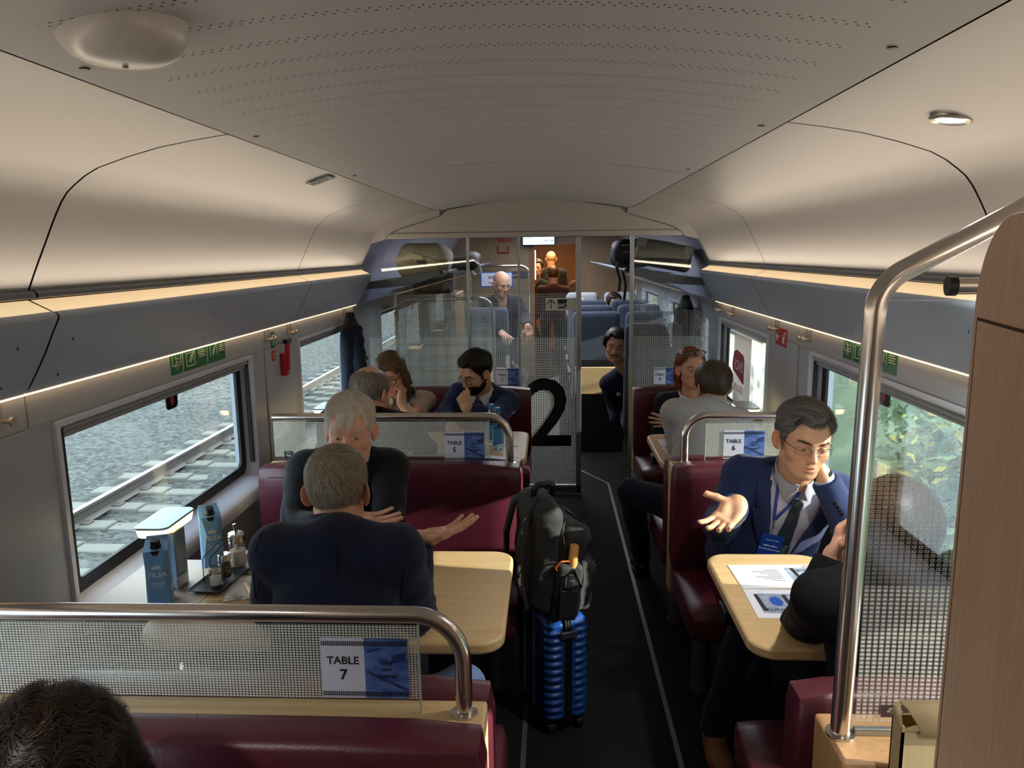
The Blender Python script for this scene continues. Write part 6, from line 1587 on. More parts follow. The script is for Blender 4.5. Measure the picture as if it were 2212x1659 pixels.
# table 5: bottles
M_BOTL = glass('bottle_pet', (0.80, 0.92, 0.97), 0.07); M_LABEL = mat('bottle_label', '3f92cf', 0.4, var=(30, 0.5, '8cc4e6')); M_CAPB = mat('cap_blue', '3c9fdd', 0.4)
def bottle(x, y, label):
    root = thing('water_bottle', (x, y, 0.741), label, 'bottle', 'blue-capped water bottles')
    MB().lathe([(.024, 0), (.029, .004), (.030, .02), (.0295, .12), (.028, .135), (.0285, .14), (.027, .146), (.0275, .151), (.025, .158), (.020, .175), (.0125, .196), (.0125, .212)], (0, 0, 0), 28).build('bottle_body', M_BOTL, root)
    MB().lathe([(.0304, .035), (.0304, .115)], (0, 0, 0), 28, cap=False).build('label_band', M_LABEL, root)
    MB().lathe([(.0145, .202), (.0148, .204), (.0148, .222), (.013, .224)], (0, 0, 0), 20).build('cap', M_CAPB, root)
    MB().lathe([(.02, .003), (.027, .006), (.0275, .10)], (0, 0, 0), 20).build('water', glass('water_clear', (.85, .95, .98), .03), root)
bottle(-0.270, 3.83, 'blue-capped water bottle at the aisle end of table 5, the nearer of two'); bottle(-0.308, 3.925, 'blue-capped water bottle at table 5, the farther one half behind glass')
o = MB().prism([(.03*math.cos(a)*(1+.35*math.cos(4*a)), .03*math.sin(a)*(1+.35*math.cos(4*a))) for a in np.linspace(0, 6.28, 25)[:-1]], 'xy', 0, .001).build('table_emblem', mat('emblem_dark', '2a2d33', .4), smooth=False); o.location = (-0.205, 3.90, 0.7415); tag(o, 'small dark star-shaped mark on the aisle end of table 5', 'emblem')
r = thing('plate', (-0.60, 3.72, 0.742), 'white plate behind the second dotted screen on table 5', 'plate'); MB().lathe([(.05, 0), (.06, .004), (.085, .012), (.088, .013), (.06, .007), (.001, .006)], (0, 0, 0), 32, cap=False).build('dish', mat('porcelain', 'e6e8ea', .15), r)
# papers and folder
def sheet(x, y, rz, w, h, label, name='paper_sheet', z=0.7418, m=None):
    o = MB().box((-w/2, -h/2, 0), (w/2, h/2, .0006)).build(name, m or M_WHITE, smooth=False); o.location = (x, y, z); o.rotation_euler = (0, 0, rz); return tag(o, label, 'paper', 'papers on the tables')
def europa(parent, x, y, flip):
    s = -1 if flip else 1; e = .0011
    k = MB().add([(x-s*.050, y-s*.062, .0009), (x+s*.062, y-s*.062, .0009), (x+s*.062, y+s*.062, .0009), (x-s*.050, y+s*.062, .0009)], [(0, 1, 2, 3)]).build('picture', mat('print_grey', 'aab6c6', .6, var=(40, .7, '6d7fa0')), parent, smooth=False)
    for (a, b2, c, d) in ((-.046, -.05, -.034, .055), (.034, -.06, .046, .055)): q = MB(); q.add([(x+s*a, y+s*b2, e), (x+s*c, y+s*b2, e), (x+s*(c-.006), y+s*d, e), (x+s*(a-.006), y+s*d, e)], [(0, 1, 2, 3)]); q.build('dark_bar', mat('print_dark', '26242e', .6), k, smooth=False)
    q = MB(); q.add([(x+s*(.004+.018*math.cos(a)), y+s*(.012+.030*math.sin(a)), e) for a in np.linspace(0, 6.28, 21)[:-1]], [tuple(range(20))]); q.build('blue_shape', mat('print_blue', '2456b8', .6), k, smooth=False)
    M2 = Matrix.Translation((x+s*.004, y-s*.042, e+.0002)) @ Matrix.Rotation(0 if s > 0 else PI, 4, 'Z'); t = text('EUROPA', .021, M2, M_INK, None, bold=.01); t.parent = k
    l = MB()
    for i in range(7): l.add([(x+s*.085, y+s*(.03-.013*i), e), (x+s*(.13+.02*(i % 3)), y+s*(.03-.013*i), e), (x+s*(.13+.02*(i % 3)), y+s*(.034-.013*i), e), (x+s*.085, y+s*(.034-.013*i), e)], [(0, 1, 2, 3)])
    l.build('lettering', mat('print_text', '6d7480', .7), parent, smooth=False)
s1 = sheet(0.725, 2.275, 0.03, 0.297, 0.175, 'white printed sheet at the far side of table 6, upside down to us'); europa(s1, .085, .0, True)
s2 = sheet(0.725, 2.085, -0.02, 0.297, 0.185, 'white printed sheet with EUROPA picture at the near side of table 6'); europa(s2, -.075, .0, False)
sheet(0.70, 3.965, 0.02, 0.24, 0.16, 'blank white sheet on table 4 before the auburn woman')
f = sheet(0.70, 3.76, 0.1, 0.17, 0.23, 'black folder lying on papers on table 4, under the striped arm', 'black_folder', .744, M_BLACKGLOSS); f['category'] = 'folder'; f['group'] = ''; del f['group']
sheet(0.69, 3.75, 0.12, 0.20, 0.25, 'white sheet sticking out under the black folder on table 4')

# white poster sheets on the far right window
def thin_paper():
    m = bpy.data.materials.new('poster_white'); m.use_nodes = True; t = NT(m); b = t.n['Principled BSDF']; b.inputs['Base Color'].default_value = (*lin('e8e6e8'), 1); b.inputs['Roughness'].default_value = .6
    tl = t.new('BsdfTranslucent'); tl.inputs[0].default_value = (*lin('f2f0ee'), 1); mx = t.new('MixShader'); mx.inputs[0].default_value = .5
    t.link(b.outputs[0], mx.inputs[1]); t.link(tl.outputs[0], mx.inputs[2]); t.link(mx.outputs[0], t.n['Material Output'].inputs[0]); return m
M_THIN = thin_paper()
def poster(dy, dx, label, logo=True):
    x = 1.175+dx; root = thing('window_poster', (x, 4.55+dy, 1.0), label, 'poster', 'white posters on the window')
    v = [(x, 4.99+dy, 1.235), (x, 4.46+dy, 1.235), (x, 4.46+dy, 0.80), (x, 4.99+dy, 0.80)]
    b = MB().add(v+[(a+.002, c, d) for a, c, d in v], [(0, 1, 2, 3), (7, 6, 5, 4), (0, 4, 5, 1), (1, 5, 6, 2), (2, 6, 7, 3), (3, 7, 4, 0)]); under(root, b.build('sheet', M_THIN, smooth=False))
    if logo:
        xl = x-.0008; Y = lambda a: 4.725+dy-a
        pl = MB().add([(xl, Y(a), z) for a, z in ((-.17, 1.035), (-.135, 1.115), (-.05, 1.135), (.10, 1.115), (.125, 1.09), (.125, .945), (.10, .94), (-.10, .985), (-.155, .99))], [tuple(range(9))])
        lg = under(root, pl.build('logo_shape', mat('logo_red', 'c8404e', .5, var=(5, .8, 'a23a78')), smooth=False))
        text('SNCF', .088, frame((xl-.0006, Y(-.005), 1.035), (0, 1, 0), (0, 0, 1)), mat('poster_letter', 'eadde2', .5), lg, bold=.03)
        text('GROUPE', .062, frame((xl-.0006, Y(.0), .895), (0, 1, 0), (0, 0, 1)), mat('logo_text_red', 'd4707c', .5), root, bold=.01)
poster(0, 0, 'white window poster with red logo read from behind, on the far right window'); poster(-0.13, 0.03, 'second white poster sheet partly hidden behind the logo poster', False)

# suitcase with backpack in the aisle
M_CASE = mat('suitcase_blue', '1a4790', 0.22, bump=(420, 0.35), coat=0.4); M_CASEZ = mat('zip_black', '15171b', 0.5)
SU = Matrix.Translation((0.0, 2.69, 0)) @ Matrix.Rotation(math.radians(22), 4, 'Z')
r = thing('suitcase', (0.0, 2.69, 0), 'glossy blue ribbed hard suitcase standing in the aisle under the black backpack', 'suitcase')
def sf_case(p):
    q = p-V(0, 0, 0.255); a = np.abs(q)
    d = rbox(q, (0, 0, 0), (0.082, 0.165, 0.205), 0.035)
    rib = 0.0045*np.cos(q[:, 2]*2*PI/0.030); band = sstep(0.020, 0.030, a[:, 0]); d = d-rib*band*sstep(0.2, 0.17, a[:, 2])
    return smax(d, -np.maximum(a[:, 0]-0.016, 0.004-(d+0.006)), 0.003) if False else d
v, q = nets(sf_case, (-0.11, -0.19, 0.03), (0.11, 0.19, 0.49), 0.0045); o = mesh_obj('shell', [(xf(SU, v), q, 0, None)], M_CASE, r)
zb_ = MB()
for dx in (-.010, 0, .010): zb_.tube([SU @ Vector((dx, y, z)) for y, z in arc_path([(0, -.167, .07, ), (0, -.167, .462), (0, .167, .462), (0, .167, .07)], .036, 6) and [(p.y, p.z) for p in arc_path([(0, -.167, .06), (0, -.167, .4625), (0, .167, .4625), (0, .167, .06)], .036, 6)]], .0048, 6)
under(r, zb_.build('zip_band', M_CASEZ))
under(r, MB().box((-.032, -.176, .385), (.032, -.164, .412), M=SU).build('clasp', mat('clasp_grey', '50545b', .3, metal=.5), bevel=.003))
for sx in (-.055, .055):
    for sy in (-.125, .125):
        w = under(r, MB().tube([SU @ Vector((sx-.012, sy, .025)), SU @ Vector((sx+.012, sy, .025))], .025, 18).build('wheel', M_CASEZ)); under(w, MB().box((sx-.018, sy-.018, .03), (sx+.018, sy+.018, .062), M=SU).build('wheel_mount', M_CASEZ, bevel=.004))
for sx in (-.05, .05): under(r, MB().tube([SU @ Vector((-.088, sx, .08)), SU @ Vector((-.088, sx, .86))], .0075, 12).build('pull_tube', M_ALU))
under(r, MB().tube([SU @ Vector((-.088, -.07, .86)), SU @ Vector((-.088, .07, .86))], .014, 14).build('pull_grip', M_BLACK))
M_BAG = mat('bag_nylon', '101214', 0.72, bump=(700, 0.4), sheen=0.15); M_BAGL = mat('bag_leather', '1b1c1f', 0.32, bump=(200, .1)); M_ZIPM = mat('zip_metal', 'b9bcc0', 0.25, metal=1)
BP = Matrix.Translation((-0.015, 2.66, 0.472)) @ Matrix.Rotation(math.radians(18), 4, 'Z') @ Matrix.Rotation(math.radians(5), 4, 'Y')
r = thing('backpack', (-0.015, 2.66, 0.472), 'big black backpack standing on the blue suitcase in the aisle', 'backpack')
def sf_bag(p):
    d = rbox(p, (-0.055, 0, 0.20), (0.055, 0.145, 0.20), 0.05)
    d = smin(d, ell(p, (-0.06, 0, 0.36), (0.055, 0.115, 0.06)), 0.05)
    d = smin(d, rbox(p, (0.045, 0.0, 0.165), (0.060, 0.14, 0.165), 0.045), 0.012)
    d = smin(d, rbox(p, (0.105, 0.0, 0.10), (0.032, 0.12, 0.10), 0.03), 0.010)
    d = smin(d, rbox(p, (0.02, -0.150, 0.10), (0.05, 0.022, 0.105), 0.022), 0.008)
    return d+wob(p, 0.0028, 32, 5)+wob(p, .001, 90)
v, q = nets(sf_bag, (-0.14, -0.21, -0.03), (0.17, 0.19, 0.46), 0.005); mesh_obj('bag_body', [(xf(BP, v), q, 0, None)], M_BAG, r)
def bt(name, pts, rad, m, flat=1.0, up=None, par=None): return under(par or r, MB().tube([BP @ Vector(p) for p in pts], rad, 10, flat=flat, up=up).build(name, m))
bt('carry_handle', arc_path([(-.09, -.02, .40), (-.10, -.05, .455), (-.03, -.05, .465), (-.02, -.02, .40)], .02, 5), .012, M_BAGL)
for yy in (-.085, .085):
    bt('shoulder_strap', [(-.08, yy*.6, .405), (-.13, yy, .36), (-.15, yy*1.05, .24), (-.14, yy*1.1, .12), (-.11, yy*1.3, .02)], [.02, .027, .027, .022, .012], M_BAG, .45, (-1, 0, 0))
def snap(p, off=0.003):
    q = np.array([p], f32)
    for _ in range(5): q = q-grad(sf_bag, q, .004)*(sf_bag(q)-off)[:, None]
    return Vector(q[0].tolist())
for k, pts in enumerate(([(-.005, -.145, .06), (-.012, -.135, .30), (-.02, -.08, .385), (-.03, .02, .40)], [(.055, -.128, .10), (.075, -.115, .27), (.07, -.05, .325), (.06, .05, .33)], [(.11, -.115, .03), (.125, -.10, .17), (.12, -.03, .205)])):
    fine = [Vector(pts[i]).lerp(Vector(pts[i+1]), t/5) for i in range(len(pts)-1) for t in range(5)]+[Vector(pts[-1])]
    z = bt('zip', [snap(p) for p in fine], .0045, M_CASEZ); a = Vector(pts[1])+Vector((.008, 0, 0)); bt('zip_puller', [snap(a, .005), snap(a+Vector((.004, 0, -.035)), .006)], .0042, M_ZIPM, par=z)
bt('side_zip_pocket', [(-.02, -.172, .03), (-.015, -.175, .15), (.03, -.176, .19), (.065, -.17, .12)], .0035, M_CASEZ)
lt = under(r, MB().box((-.018, -.186, .005), (.046, -.181, .115), M=BP).build('luggage_tag', mat('tag_leather', '24272b', .4), bevel=.002)); under(lt, MB().box((.004, -.188, .11), (.024, -.181, .175), M=BP).build('tag_strap', M_BAGL, bevel=.002)); under(lt, MB().box((.006, -.190, .135), (.022, -.187, .155), M=BP).build('buckle', M_ZIPM, bevel=.001))
text('BRIGGS & RILEY', .0058, BP @ frame((.014, -.1868, .014), (1, 0, 0), (0, 0, 1)), M_ZIPM, lt, bold=.02)
r2 = thing('folding_umbrella', BP @ Vector((.035, -.15, .2)), 'wooden umbrella grip with orange loop poking out of the backpack side pocket', 'umbrella'); r2.location = BP @ Vector((.035, -.15, .2))
under(r2, MB().tube([BP @ Vector((.03, -.152, .10)), BP @ Vector((.03, -.155, .268)), BP @ Vector((.03, -.155, .272))], [.0165, .0165, .014], 18).build('grip', mat('grip_wood', 'c99a52', .4, var=(40, .5, 'b3833f')))); under(r2, MB().tube([BP @ Vector(p) for p in ((.014, -.16, .215), (-.02, -.17, .218), (-.04, -.172, .195), (-.035, -.168, .188))], .0055, 8, flat=.4).build('cord_loop', mat('cord_orange', 'd8652a', .6)))
# ================================================================ the seating coach behind the partition
M_RCEIL = mat('rear_ceiling', 'a9aabb', 0.5)
YD = 10.6                                 # wall with the doorway
rp = [(-1.30, 1.40), (-1.27, 1.60), (-1.20, 1.80), (-1.05, 1.98), (-0.80, 2.05), (-0.4, 2.08), (0, 2.09)]
prof = [(CX+a, b) for a, b in rp]+[(CX-a, b) for a, b in reversed(rp[:-1])]
struct(MB().strip(prof, YP+0.07, YD).build('ceiling_rear', M_RCEIL, angle=60))
# end wall with door opening
xl, xr, zd = -0.235, 0.40, 1.865
struct(MB().box((CX-1.30, YD, 0), (xl, YD+.05, 2.1)).box((xr, YD, 0), (CX+1.30, YD+.05, 2.1)).box((xl, YD, zd), (xr, YD+.05, 2.1)).build('wall_end', M_OAKWALL, smooth=False))
M_ORW = wood('door_frame_wood', 'a0622c', '8a5224', 'z', .4, 60)
d = thing('door_1', (0.08, YD, 0), None, None); d['kind'] = 'structure'
under(d, MB().box((xl-.03, YD-.02, 0), (xl+.035, YD+.06, zd+.02)).build('door_jamb', M_ORW)); under(d, MB().box((xr-.035, YD-.02, 0), (xr+.03, YD+.06, zd+.02)).build('door_jamb', M_ORW)); under(d, MB().box((xl+.035, YD-.02, zd-.02), (xr-.035, YD+.06, zd+.03)).build('door_lintel', M_ORW))
under(d, MB().box((xl+.04, YD+.03, 1.38), (xl+.052, YD+.04, 1.78)).build('light_strip', mat('strip_white', 'fff4dc', .5, emit=('fff0d0', 2.5))))
# vestibule beyond the door
struct(MB().box((-1.0, YD+.05, 0), (-.96, YD+3.4, 2.1)).box((.90, YD+.05, 0), (.94, YD+3.4, 2.1)).box((-1, YD+3.4, 0), (.94, YD+3.45, 2.1)).box((-1, YD+.05, 2.06), (.94, YD+3.4, 2.1)).build('wall_vestibule', M_ORW, smooth=False))
area_light('vestibule_lamp', (0.05, YD+1.3, 2.03), (0, 0, 0), 0.5, 1.6, 16, (1, .68, .36))
v = thing('vestibule_light', (0.0, YD+.6, 2.04), 'glowing white ceiling light strip beyond the doorway', 'light'); under(v, MB().box((-.22, YD+.55, 2.03), (.05, YD+.62, 2.05)).build('lens', MATS['strip_white']))
area_light('rear_lamp', (CX, 8.0, 2.03), (0, 0, 0), 0.9, 4.0, 17, (.86, .88, 1.0))
# info screen
r = thing('info_screen', (-.10, YD-.15, 1.93), 'bright passenger information screen above the doorway', 'screen'); zc = 1.925
under(r, MB().box((-.36, YD-.17, zc-.085), (.08, YD-.13, zc+.085)).build('housing', M_BLACK, bevel=.004)); under(r, MB().box((-.35, YD-.1715, zc-.07), (.07, YD-.1705, zc+.07)).build('display', mat('display_glow', 'bfe0ee', .3, emit=('bfe3f2', .75)), smooth=False))
text('← Berlin', .035, frame((-.27, YD-.1725, zc+.02), (1, 0, 0), (0, 0, 1)), M_INK, r); text('Wg. 26', .042, frame((-.005, YD-.1725, zc-.02), (1, 0, 0), (0, 0, 1)), M_INK, r, bold=.02)
r = thing('red_sign', (-.62, YD-.01, 1.90), 'small red sign high on the end wall, left of the screen', 'sign'); under(r, MB().box((-.70, YD-.012, 1.895), (-.52, YD-.004, 1.945)).build('panel', M_RED, smooth=False)); under(r, MB().tube([(-.70, YD-.012, 1.84), (-.70, YD-.012, 1.75), (-.56, YD-.012, 1.75), (-.56, YD-.012, 1.84)], .012, 8).build('bracket', M_RED))
# luggage racks
M_RACK = mat('rack_grey', '5c626c', .4); M_RGLASS = glass('rack_glass', (.86, .9, .92), .08)
def rack(s, label):
    root = thing('luggage_rack', (CX+s*1.0, 7.5, 1.58), label, 'rack', 'luggage racks'); a, b_ = CX+s*.66, CX+s*1.24
    under(root, MB().strip([(a, 1.605), (a+s*.03, 1.585), (CX+s*1.0, 1.56), (b_, 1.55)], YP+.10, 10.2).strip([(a, 1.625), (a, 1.605)], YP+.1, 10.2).build('shelf_glass', M_RGLASS, smooth=False))
    under(root, MB().tube([(a, YP+.10, 1.617), (a, 10.2, 1.617)], .016, 12).build('front_rail', M_RACK)); 
    for y in (YP+.12, 7.0, 8.6, 10.15): under(root, MB().loft([[(a, y-.02, 1.60), (CX+s*.9, y-.02, 1.525), (b_, y-.02, 1.50), (b_, y-.02, 1.55), (a, y-.02, 1.63)], [(a, y+.02, 1.60), (CX+s*.9, y+.02, 1.525), (b_, y+.02, 1.50), (b_, y+.02, 1.55), (a, y+.02, 1.63)]], caps=True).build('bracket', M_RACK, smooth=False))
    u = MB().strip([(CX+s*1.02, 1.50), (CX+s*1.12, 1.44), (CX+s*1.29, 1.40)], YP+.1, 10.2); under(root, u.build('duct', M_DUCT)); return root
rack(-1, 'left luggage rack behind the partition, holding the beige bag'); rack(1, 'right luggage rack behind the partition, holding the black suitcase')
def blob(name, label, cat, c, half, r, m, wb=.012, fr=14, h=.011, group=None, rot=0.0, extra=None):
    M = Matrix.Translation(c) @ Matrix.Rotation(rot, 4, 'Z'); root = thing(name, c, label, cat, group)
    f = lambda p: (lambda d: d if extra is None else smin(d, extra(p), .02))(rbox(p, (0, 0, 0), half, r))+wob(p, wb, fr, c[0])
    v, q = nets(f, tuple(-x-.05 for x in half), tuple(x+.05 for x in half), h); mesh_obj('bag_body', [(xf(M, v), q, 0, None)], m, root); return root, M
M_BEIGE = mat('bag_beige', '9a917c', .8, bump=(300, .3)); M_BAGK = mat('bag_black', '101116', .6, bump=(300, .3)); M_STRAPB = mat('strap_beige', 'b3a98f', .7)
r, M = blob('duffel_bag', 'big crumpled beige duffel bag on the left luggage rack', 'bag', (-.93, 5.75, 1.70), (.19, .24, .125), .10, M_BEIGE)
under(r, MB().tube([M @ Vector(p) for p in ((-.19, -.2, .0), (-.05, -.26, .04), (.12, -.25, -.02), (.19, -.15, -.05))], .022, 8, flat=.3, up=(0, -1, 0)).build('strap', M_STRAPB)); under(r, MB().box((-.02, -.262, -.02), (.05, -.25, .03), M=M).build('buckle', mat('buckle_dark', '3a352c', .5), bevel=.004))
r, M = blob('shoulder_bag', 'flat dark shoulder bag behind the beige duffel on the left rack', 'bag', (-.76, 6.5, 1.69), (.17, .22, .075), .06, M_BAGK)
under(r, MB().tube([M @ Vector(p) for p in ((.12, -.2, .02), (.19, -.24, -.03), (.20, -.2, -.10), (.15, -.16, -.12), (.12, -.18, -.08))], .018, 8, flat=.3).build('strap', mat('strap_grey', '7c7c7e', .7)))
r, M = blob('rack_backpack', 'black backpack with hanging straps on the right luggage rack', 'backpack', (.63, 5.95, 1.735), (.15, .20, .105), .08, M_BAGK)
for dx, L in ((-.11, .20), (-.07, .27), (-.02, .16)): under(r, MB().tube([M @ Vector((dx, -.18, -.06)), M @ Vector((dx-.02, -.22, -.10)), M @ Vector((dx+.01, -.21, -.10-L*.5)), M @ Vector((dx, -.2, -.08-L))], .010, 6, flat=.35).build('strap', M_BAG))
for zz in (.0, .05): under(r, MB().tube([M @ Vector(p) for p in ((-.14, -.1, zz), (-.08, -.2, zz+.01), (.08, -.205, zz+.015), (.14, -.12, zz))], .004, 6).build('zip', mat('zip_grey', '8d8f96', .5)))
under(r, MB().box((.0, -.215, .0), (.03, -.205, .045), M=M).build('leather_patch', mat('patch_tan', 'a87345', .6), bevel=.003))
r = thing('rack_suitcase', (.90, 5.85, 1.70), 'black wheeled suitcase lying on the right luggage rack', 'suitcase'); M = Matrix.Translation((.86, 5.84, 1.715)) @ Matrix.Rotation(.20, 4, 'Y') @ Matrix.Rotation(-.15, 4, 'Z')
f = lambda p: rbox(p, (0, 0, 0), (.20, .25, .095), .035)+wob(p, .003, 20); v, q = nets(f, (-.24, -.3, -.14), (.24, .3, .14), .009); mesh_obj('case_body', [(xf(M, v), q, 0, None)], mat('case_black', '1b1c20', .5), r)
for sx in (-.17, .17): under(r, MB().tube([M @ Vector((sx, -.262, -.06)), M @ Vector((sx, -.238, -.06))], .026, 14).build('wheel', M_BLACK)); under(r, MB().box((sx-.035, -.255, .03), (sx+.035, -.235, .09), M=M).build('corner_guard', M_PLASTG, bevel=.006))
# framed glass screens and wooden cabinet on the left
def framed_screen(y, x0, x1, z1, label, name='framed_screen', dots=True, r_=.12):
    root = thing(name, ((x0+x1)/2, y, 0), label, 'glass screen'); p = [(x0, y, 0), (x0, y, z1), (x1, y, z1), (x1, y, 0)]
    under(root, MB().tube(arc_path(p, r_, 8), .013, 10).build('steel_frame', M_STEEL)); pane(root, x0+.02, x1-.02, y, .05, z1-.03, M_CHECK if dots else M_RGLASS); return root
framed_screen(6.15, -1.25, -.45, 1.39, 'rounded steel-framed dotted screen behind the partition on the left')
framed_screen(8.9, -.92, -.22, 1.60, 'farther rounded steel-framed screen holding the COACH 28 notice', dots=False)
r = thing('wooden_cabinet', (-1.0, 6.5, 0), 'tall plain wooden cabinet behind the left framed screen', 'cabinet'); under(r, MB().box((-1.28, 6.35, 0), (-.78, 6.95, 1.42)).build('cabinet_body', wood('cabinet_wood', '9b7b58', '8a6b4a', 'z', .45, 60), bevel=.01)); under(r, MB().box((-1.20, 6.342, .2), (-.84, 6.351, 1.3)).build('door', MATS['cabinet_wood'], bevel=.004))
r, M = blob('handbag', 'brown leather handbag with upright handles standing on the wooden cabinet', 'bag', (-.98, 6.5, 1.515), (.17, .09, .09), .03, mat('bag_brown', '4a3128', .45), .005, 20)
under(r, MB().tube([M @ Vector((-.09+.09*(1-math.cos(a)), -.06, .08+.075*math.sin(a))) for a in np.linspace(0, PI, 12)], .009, 8).build('handle', MATS['bag_brown'])); under(r, MB().box((-.11, -.100, -.01), (-.04, -.09, .07), M=M).build('clasp', mat('clasp_brown', '33211b', .4), bevel=.004))
r = thing('coach_notice', (-.60, 8.87, 1.45), 'white COACH 28 Networking Area notice on the far framed screen', 'sign'); under(r, MB().box((-.80, 8.872, 1.36), (-.42, 8.876, 1.535)).build('border', mat('notice_blue', '3a5ea8', .5), smooth=False)); under(r, MB().box((-.785, 8.868, 1.373), (-.435, 8.872, 1.522)).build('panel', M_CARDW, smooth=False))
text('COACH 28', .040, frame((-.61, 8.866, 1.47), (1, 0, 0), (0, 0, 1)), M_INK, r, bold=.03); text('Networking Area', .026, frame((-.61, 8.866, 1.41), (1, 0, 0), (0, 0, 1)), M_INK, r, bold=.02)
r = thing('small_toilet_sign', (-.30, YD-.01, 1.47), 'small WC sign on the end wall left of the doorway', 'sign'); under(r, MB().box((-.52, YD-.02, 1.41), (-.27, YD-.01, 1.50)).build('panel', M_PLASTG, smooth=False)); under(r, MB().box((-.51, YD-.023, 1.412), (-.42, YD-.02, 1.498)).build('black_square', M_INK, smooth=False)); text('WC', .05, frame((-.465, YD-.024, 1.44), (1, 0, 0), (0, 0, 1)), M_SIGNW, r)

# coach seats
M_SEATF = mat('seat_fabric', '424d60', .9, bump=(500, .3), sheen=.3); M_SEATS = mat('seat_shell', '16181c', .45); M_COVER = mat('headrest_cover', 'c9ccd0', .8)
seat0 = [None]
def build_seat():
    root = thing('coach_chair', (0, 0, 0), None, None)
    f = lambda p: rbox(p, (0, .0, .82), (.215, .055, .40), .05)+.02*0*p[:, 0]; v, q = nets(f, (-.25, -.1, .38), (.25, .1, 1.26), .014); v[:, 1] += (v[:, 2]-.45)*-.10; mesh_obj('backrest', [(v, q, 0, None)], M_SEATF, root)
    f = lambda p: rbox(p, (0, .25, .42), (.215, .25, .06), .045); v, q = nets(f, (-.25, -.05, .33), (.25, .55, .52), .014); mesh_obj('seat_cushion', [(v, q, 0, None)], M_SEATF, root)
    MB().box((-.20, -.105, .36), (.20, -.045, .80)).build('back_shell', M_SEATS, root, bevel=.02); MB().box((-.17, -.122, .40), (.17, -.106, .62)).build('tray_table', M_BEECH, root, bevel=.004)
    for sx in (-.235, .235): MB().box((sx-.022, .02, .62), (sx+.022, .42, .655)).build('armrest', M_SEATS, root, bevel=.012)
    MB().box((-.16, .05, 0), (.16, .35, .36)).build('pedestal', M_SEATS, root, bevel=.02); return root
seat0 = build_seat(); used = [False]
def seat(x, y, rz, label, cover=False, scale=1.0):
    o = seat0 if not used[0] else copy_tree(seat0); used[0] = True
    o.location = (x, y, 0); o.rotation_euler = (0, 0, rz); tag(o, label, 'chair', 'grey coach seats')
    if cover:
        f = lambda p: rbox(p, (0, -.035, 1.08), (.20, .066, .16), .05); v, q = nets(f, (-.25, -.15, .9), (.25, .1, 1.27), .014); mesh_obj('headrest_cover', [(v, q, 0, None)], M_COVER, o).matrix_parent_inverse = Matrix.Identity(4)
    return o
seat(.78, 5.80, 0, 'dark coach seat right behind the partition, beside the moustached man')
seat(.42, 6.95, 0, 'grey coach seat seen from behind in the doorway gap, lower front'); seat(.90, 6.95, 0, 'grey coach seat by the right window in the row before the moustached man')
seat(.42, 7.80, 0, 'grey coach seat seen from behind, second row in the gap'); seat(.90, 7.80, 0, 'grey window seat in the second row on the right')
seat(.42, 8.60, 0, 'grey coach seat seen from behind, third row in the gap'); seat(.90, 8.60, 0, 'grey window seat in the third row on the right')
seat(.42, 9.75, PI, 'seat with white headrest cover facing us, next to the aisle', True); seat(.90, 9.75, PI, 'seat with white headrest cover facing us, by the right window', True)
seat(-.62, 7.6, 0, 'grey coach seat on the left behind the framed screen, aisle side'); seat(-1.10, 7.6, 0, 'grey coach seat on the left behind the framed screen, window side')
o = thing('seat_table', (.42, 6.62, 0), 'pale wooden table front below the first grey seat in the gap', 'table'); under(o, MB().box((.22, 6.55, .52), (.66, 6.58, .76)).build('front_panel', M_BEECH, bevel=.006)); under(o, MB().box((.24, 6.56, 0), (.64, 6.60, .52)).build('foot', M_SEATS, bevel=.01))

# hanging coats
def coat(x, y, z1, z0, w, m, label, s):
    root = thing('hanging_jacket', (x, y, z1), label, 'jacket'); H_ = z1-z0
    def f(p):
        t = np.clip((z1-p[:, 2])/H_, 0, 1); ww = .02+(w-.02)*sstep(0, .22, t); dd = .030+.030*sstep(0, .3, t)
        q = (p-V(x, y, 0)); k = np.sqrt((q[:, 1]/ww)**2+(q[:, 0]/dd)**2)-1
        fold = .10*np.sin(q[:, 1]*62+2*np.sin(p[:, 2]*5))*sstep(.1, .5, t); return smax((k+fold)*np.minimum(ww, dd)*.8, np.abs(p[:, 2]-(z0+z1)/2)-H_/2, .01)
    sdf_obj('coat_body', f, (x-.12, y-w-.05, z0-.03), (x+.12, y+w+.05, z1+.03), .009, m, root)
    def g(p):
        c = [V(x-s*.055, y-w*.45, z1-.12), V(x-s*.075, y-w*.62, z1-.33), V(x-s*.07, y-w*.58, z0+.06)]; return chain(p, c, [.045, .045, .038])+.004*np.sin(p[:, 2]*70+p[:, 1]*40)
    sdf_obj('sleeve', g, (x-.2, y-w-.15, z0-.05), (x+.2, y+.1, z1), .009, m, root)
    under(root, MB().box((min(x-s*.07, x-s*.085), y-.02, z0+H_*.42), (max(x-s*.07, x-s*.085), y+.10, z0+H_*.47)).build('pocket_flap', m, bevel=.004)); return root
coat(CX-1.215, 5.0, 1.375, .80, .16, fabric('coat_navy', '0f1524'), 'navy jacket hanging from the hook beside the left rear window', -1)
coat(CX+1.20, 6.15, 1.40, .98, .16, C_BLACKS, 'dark coat hanging by the right windows behind the partition', 1)

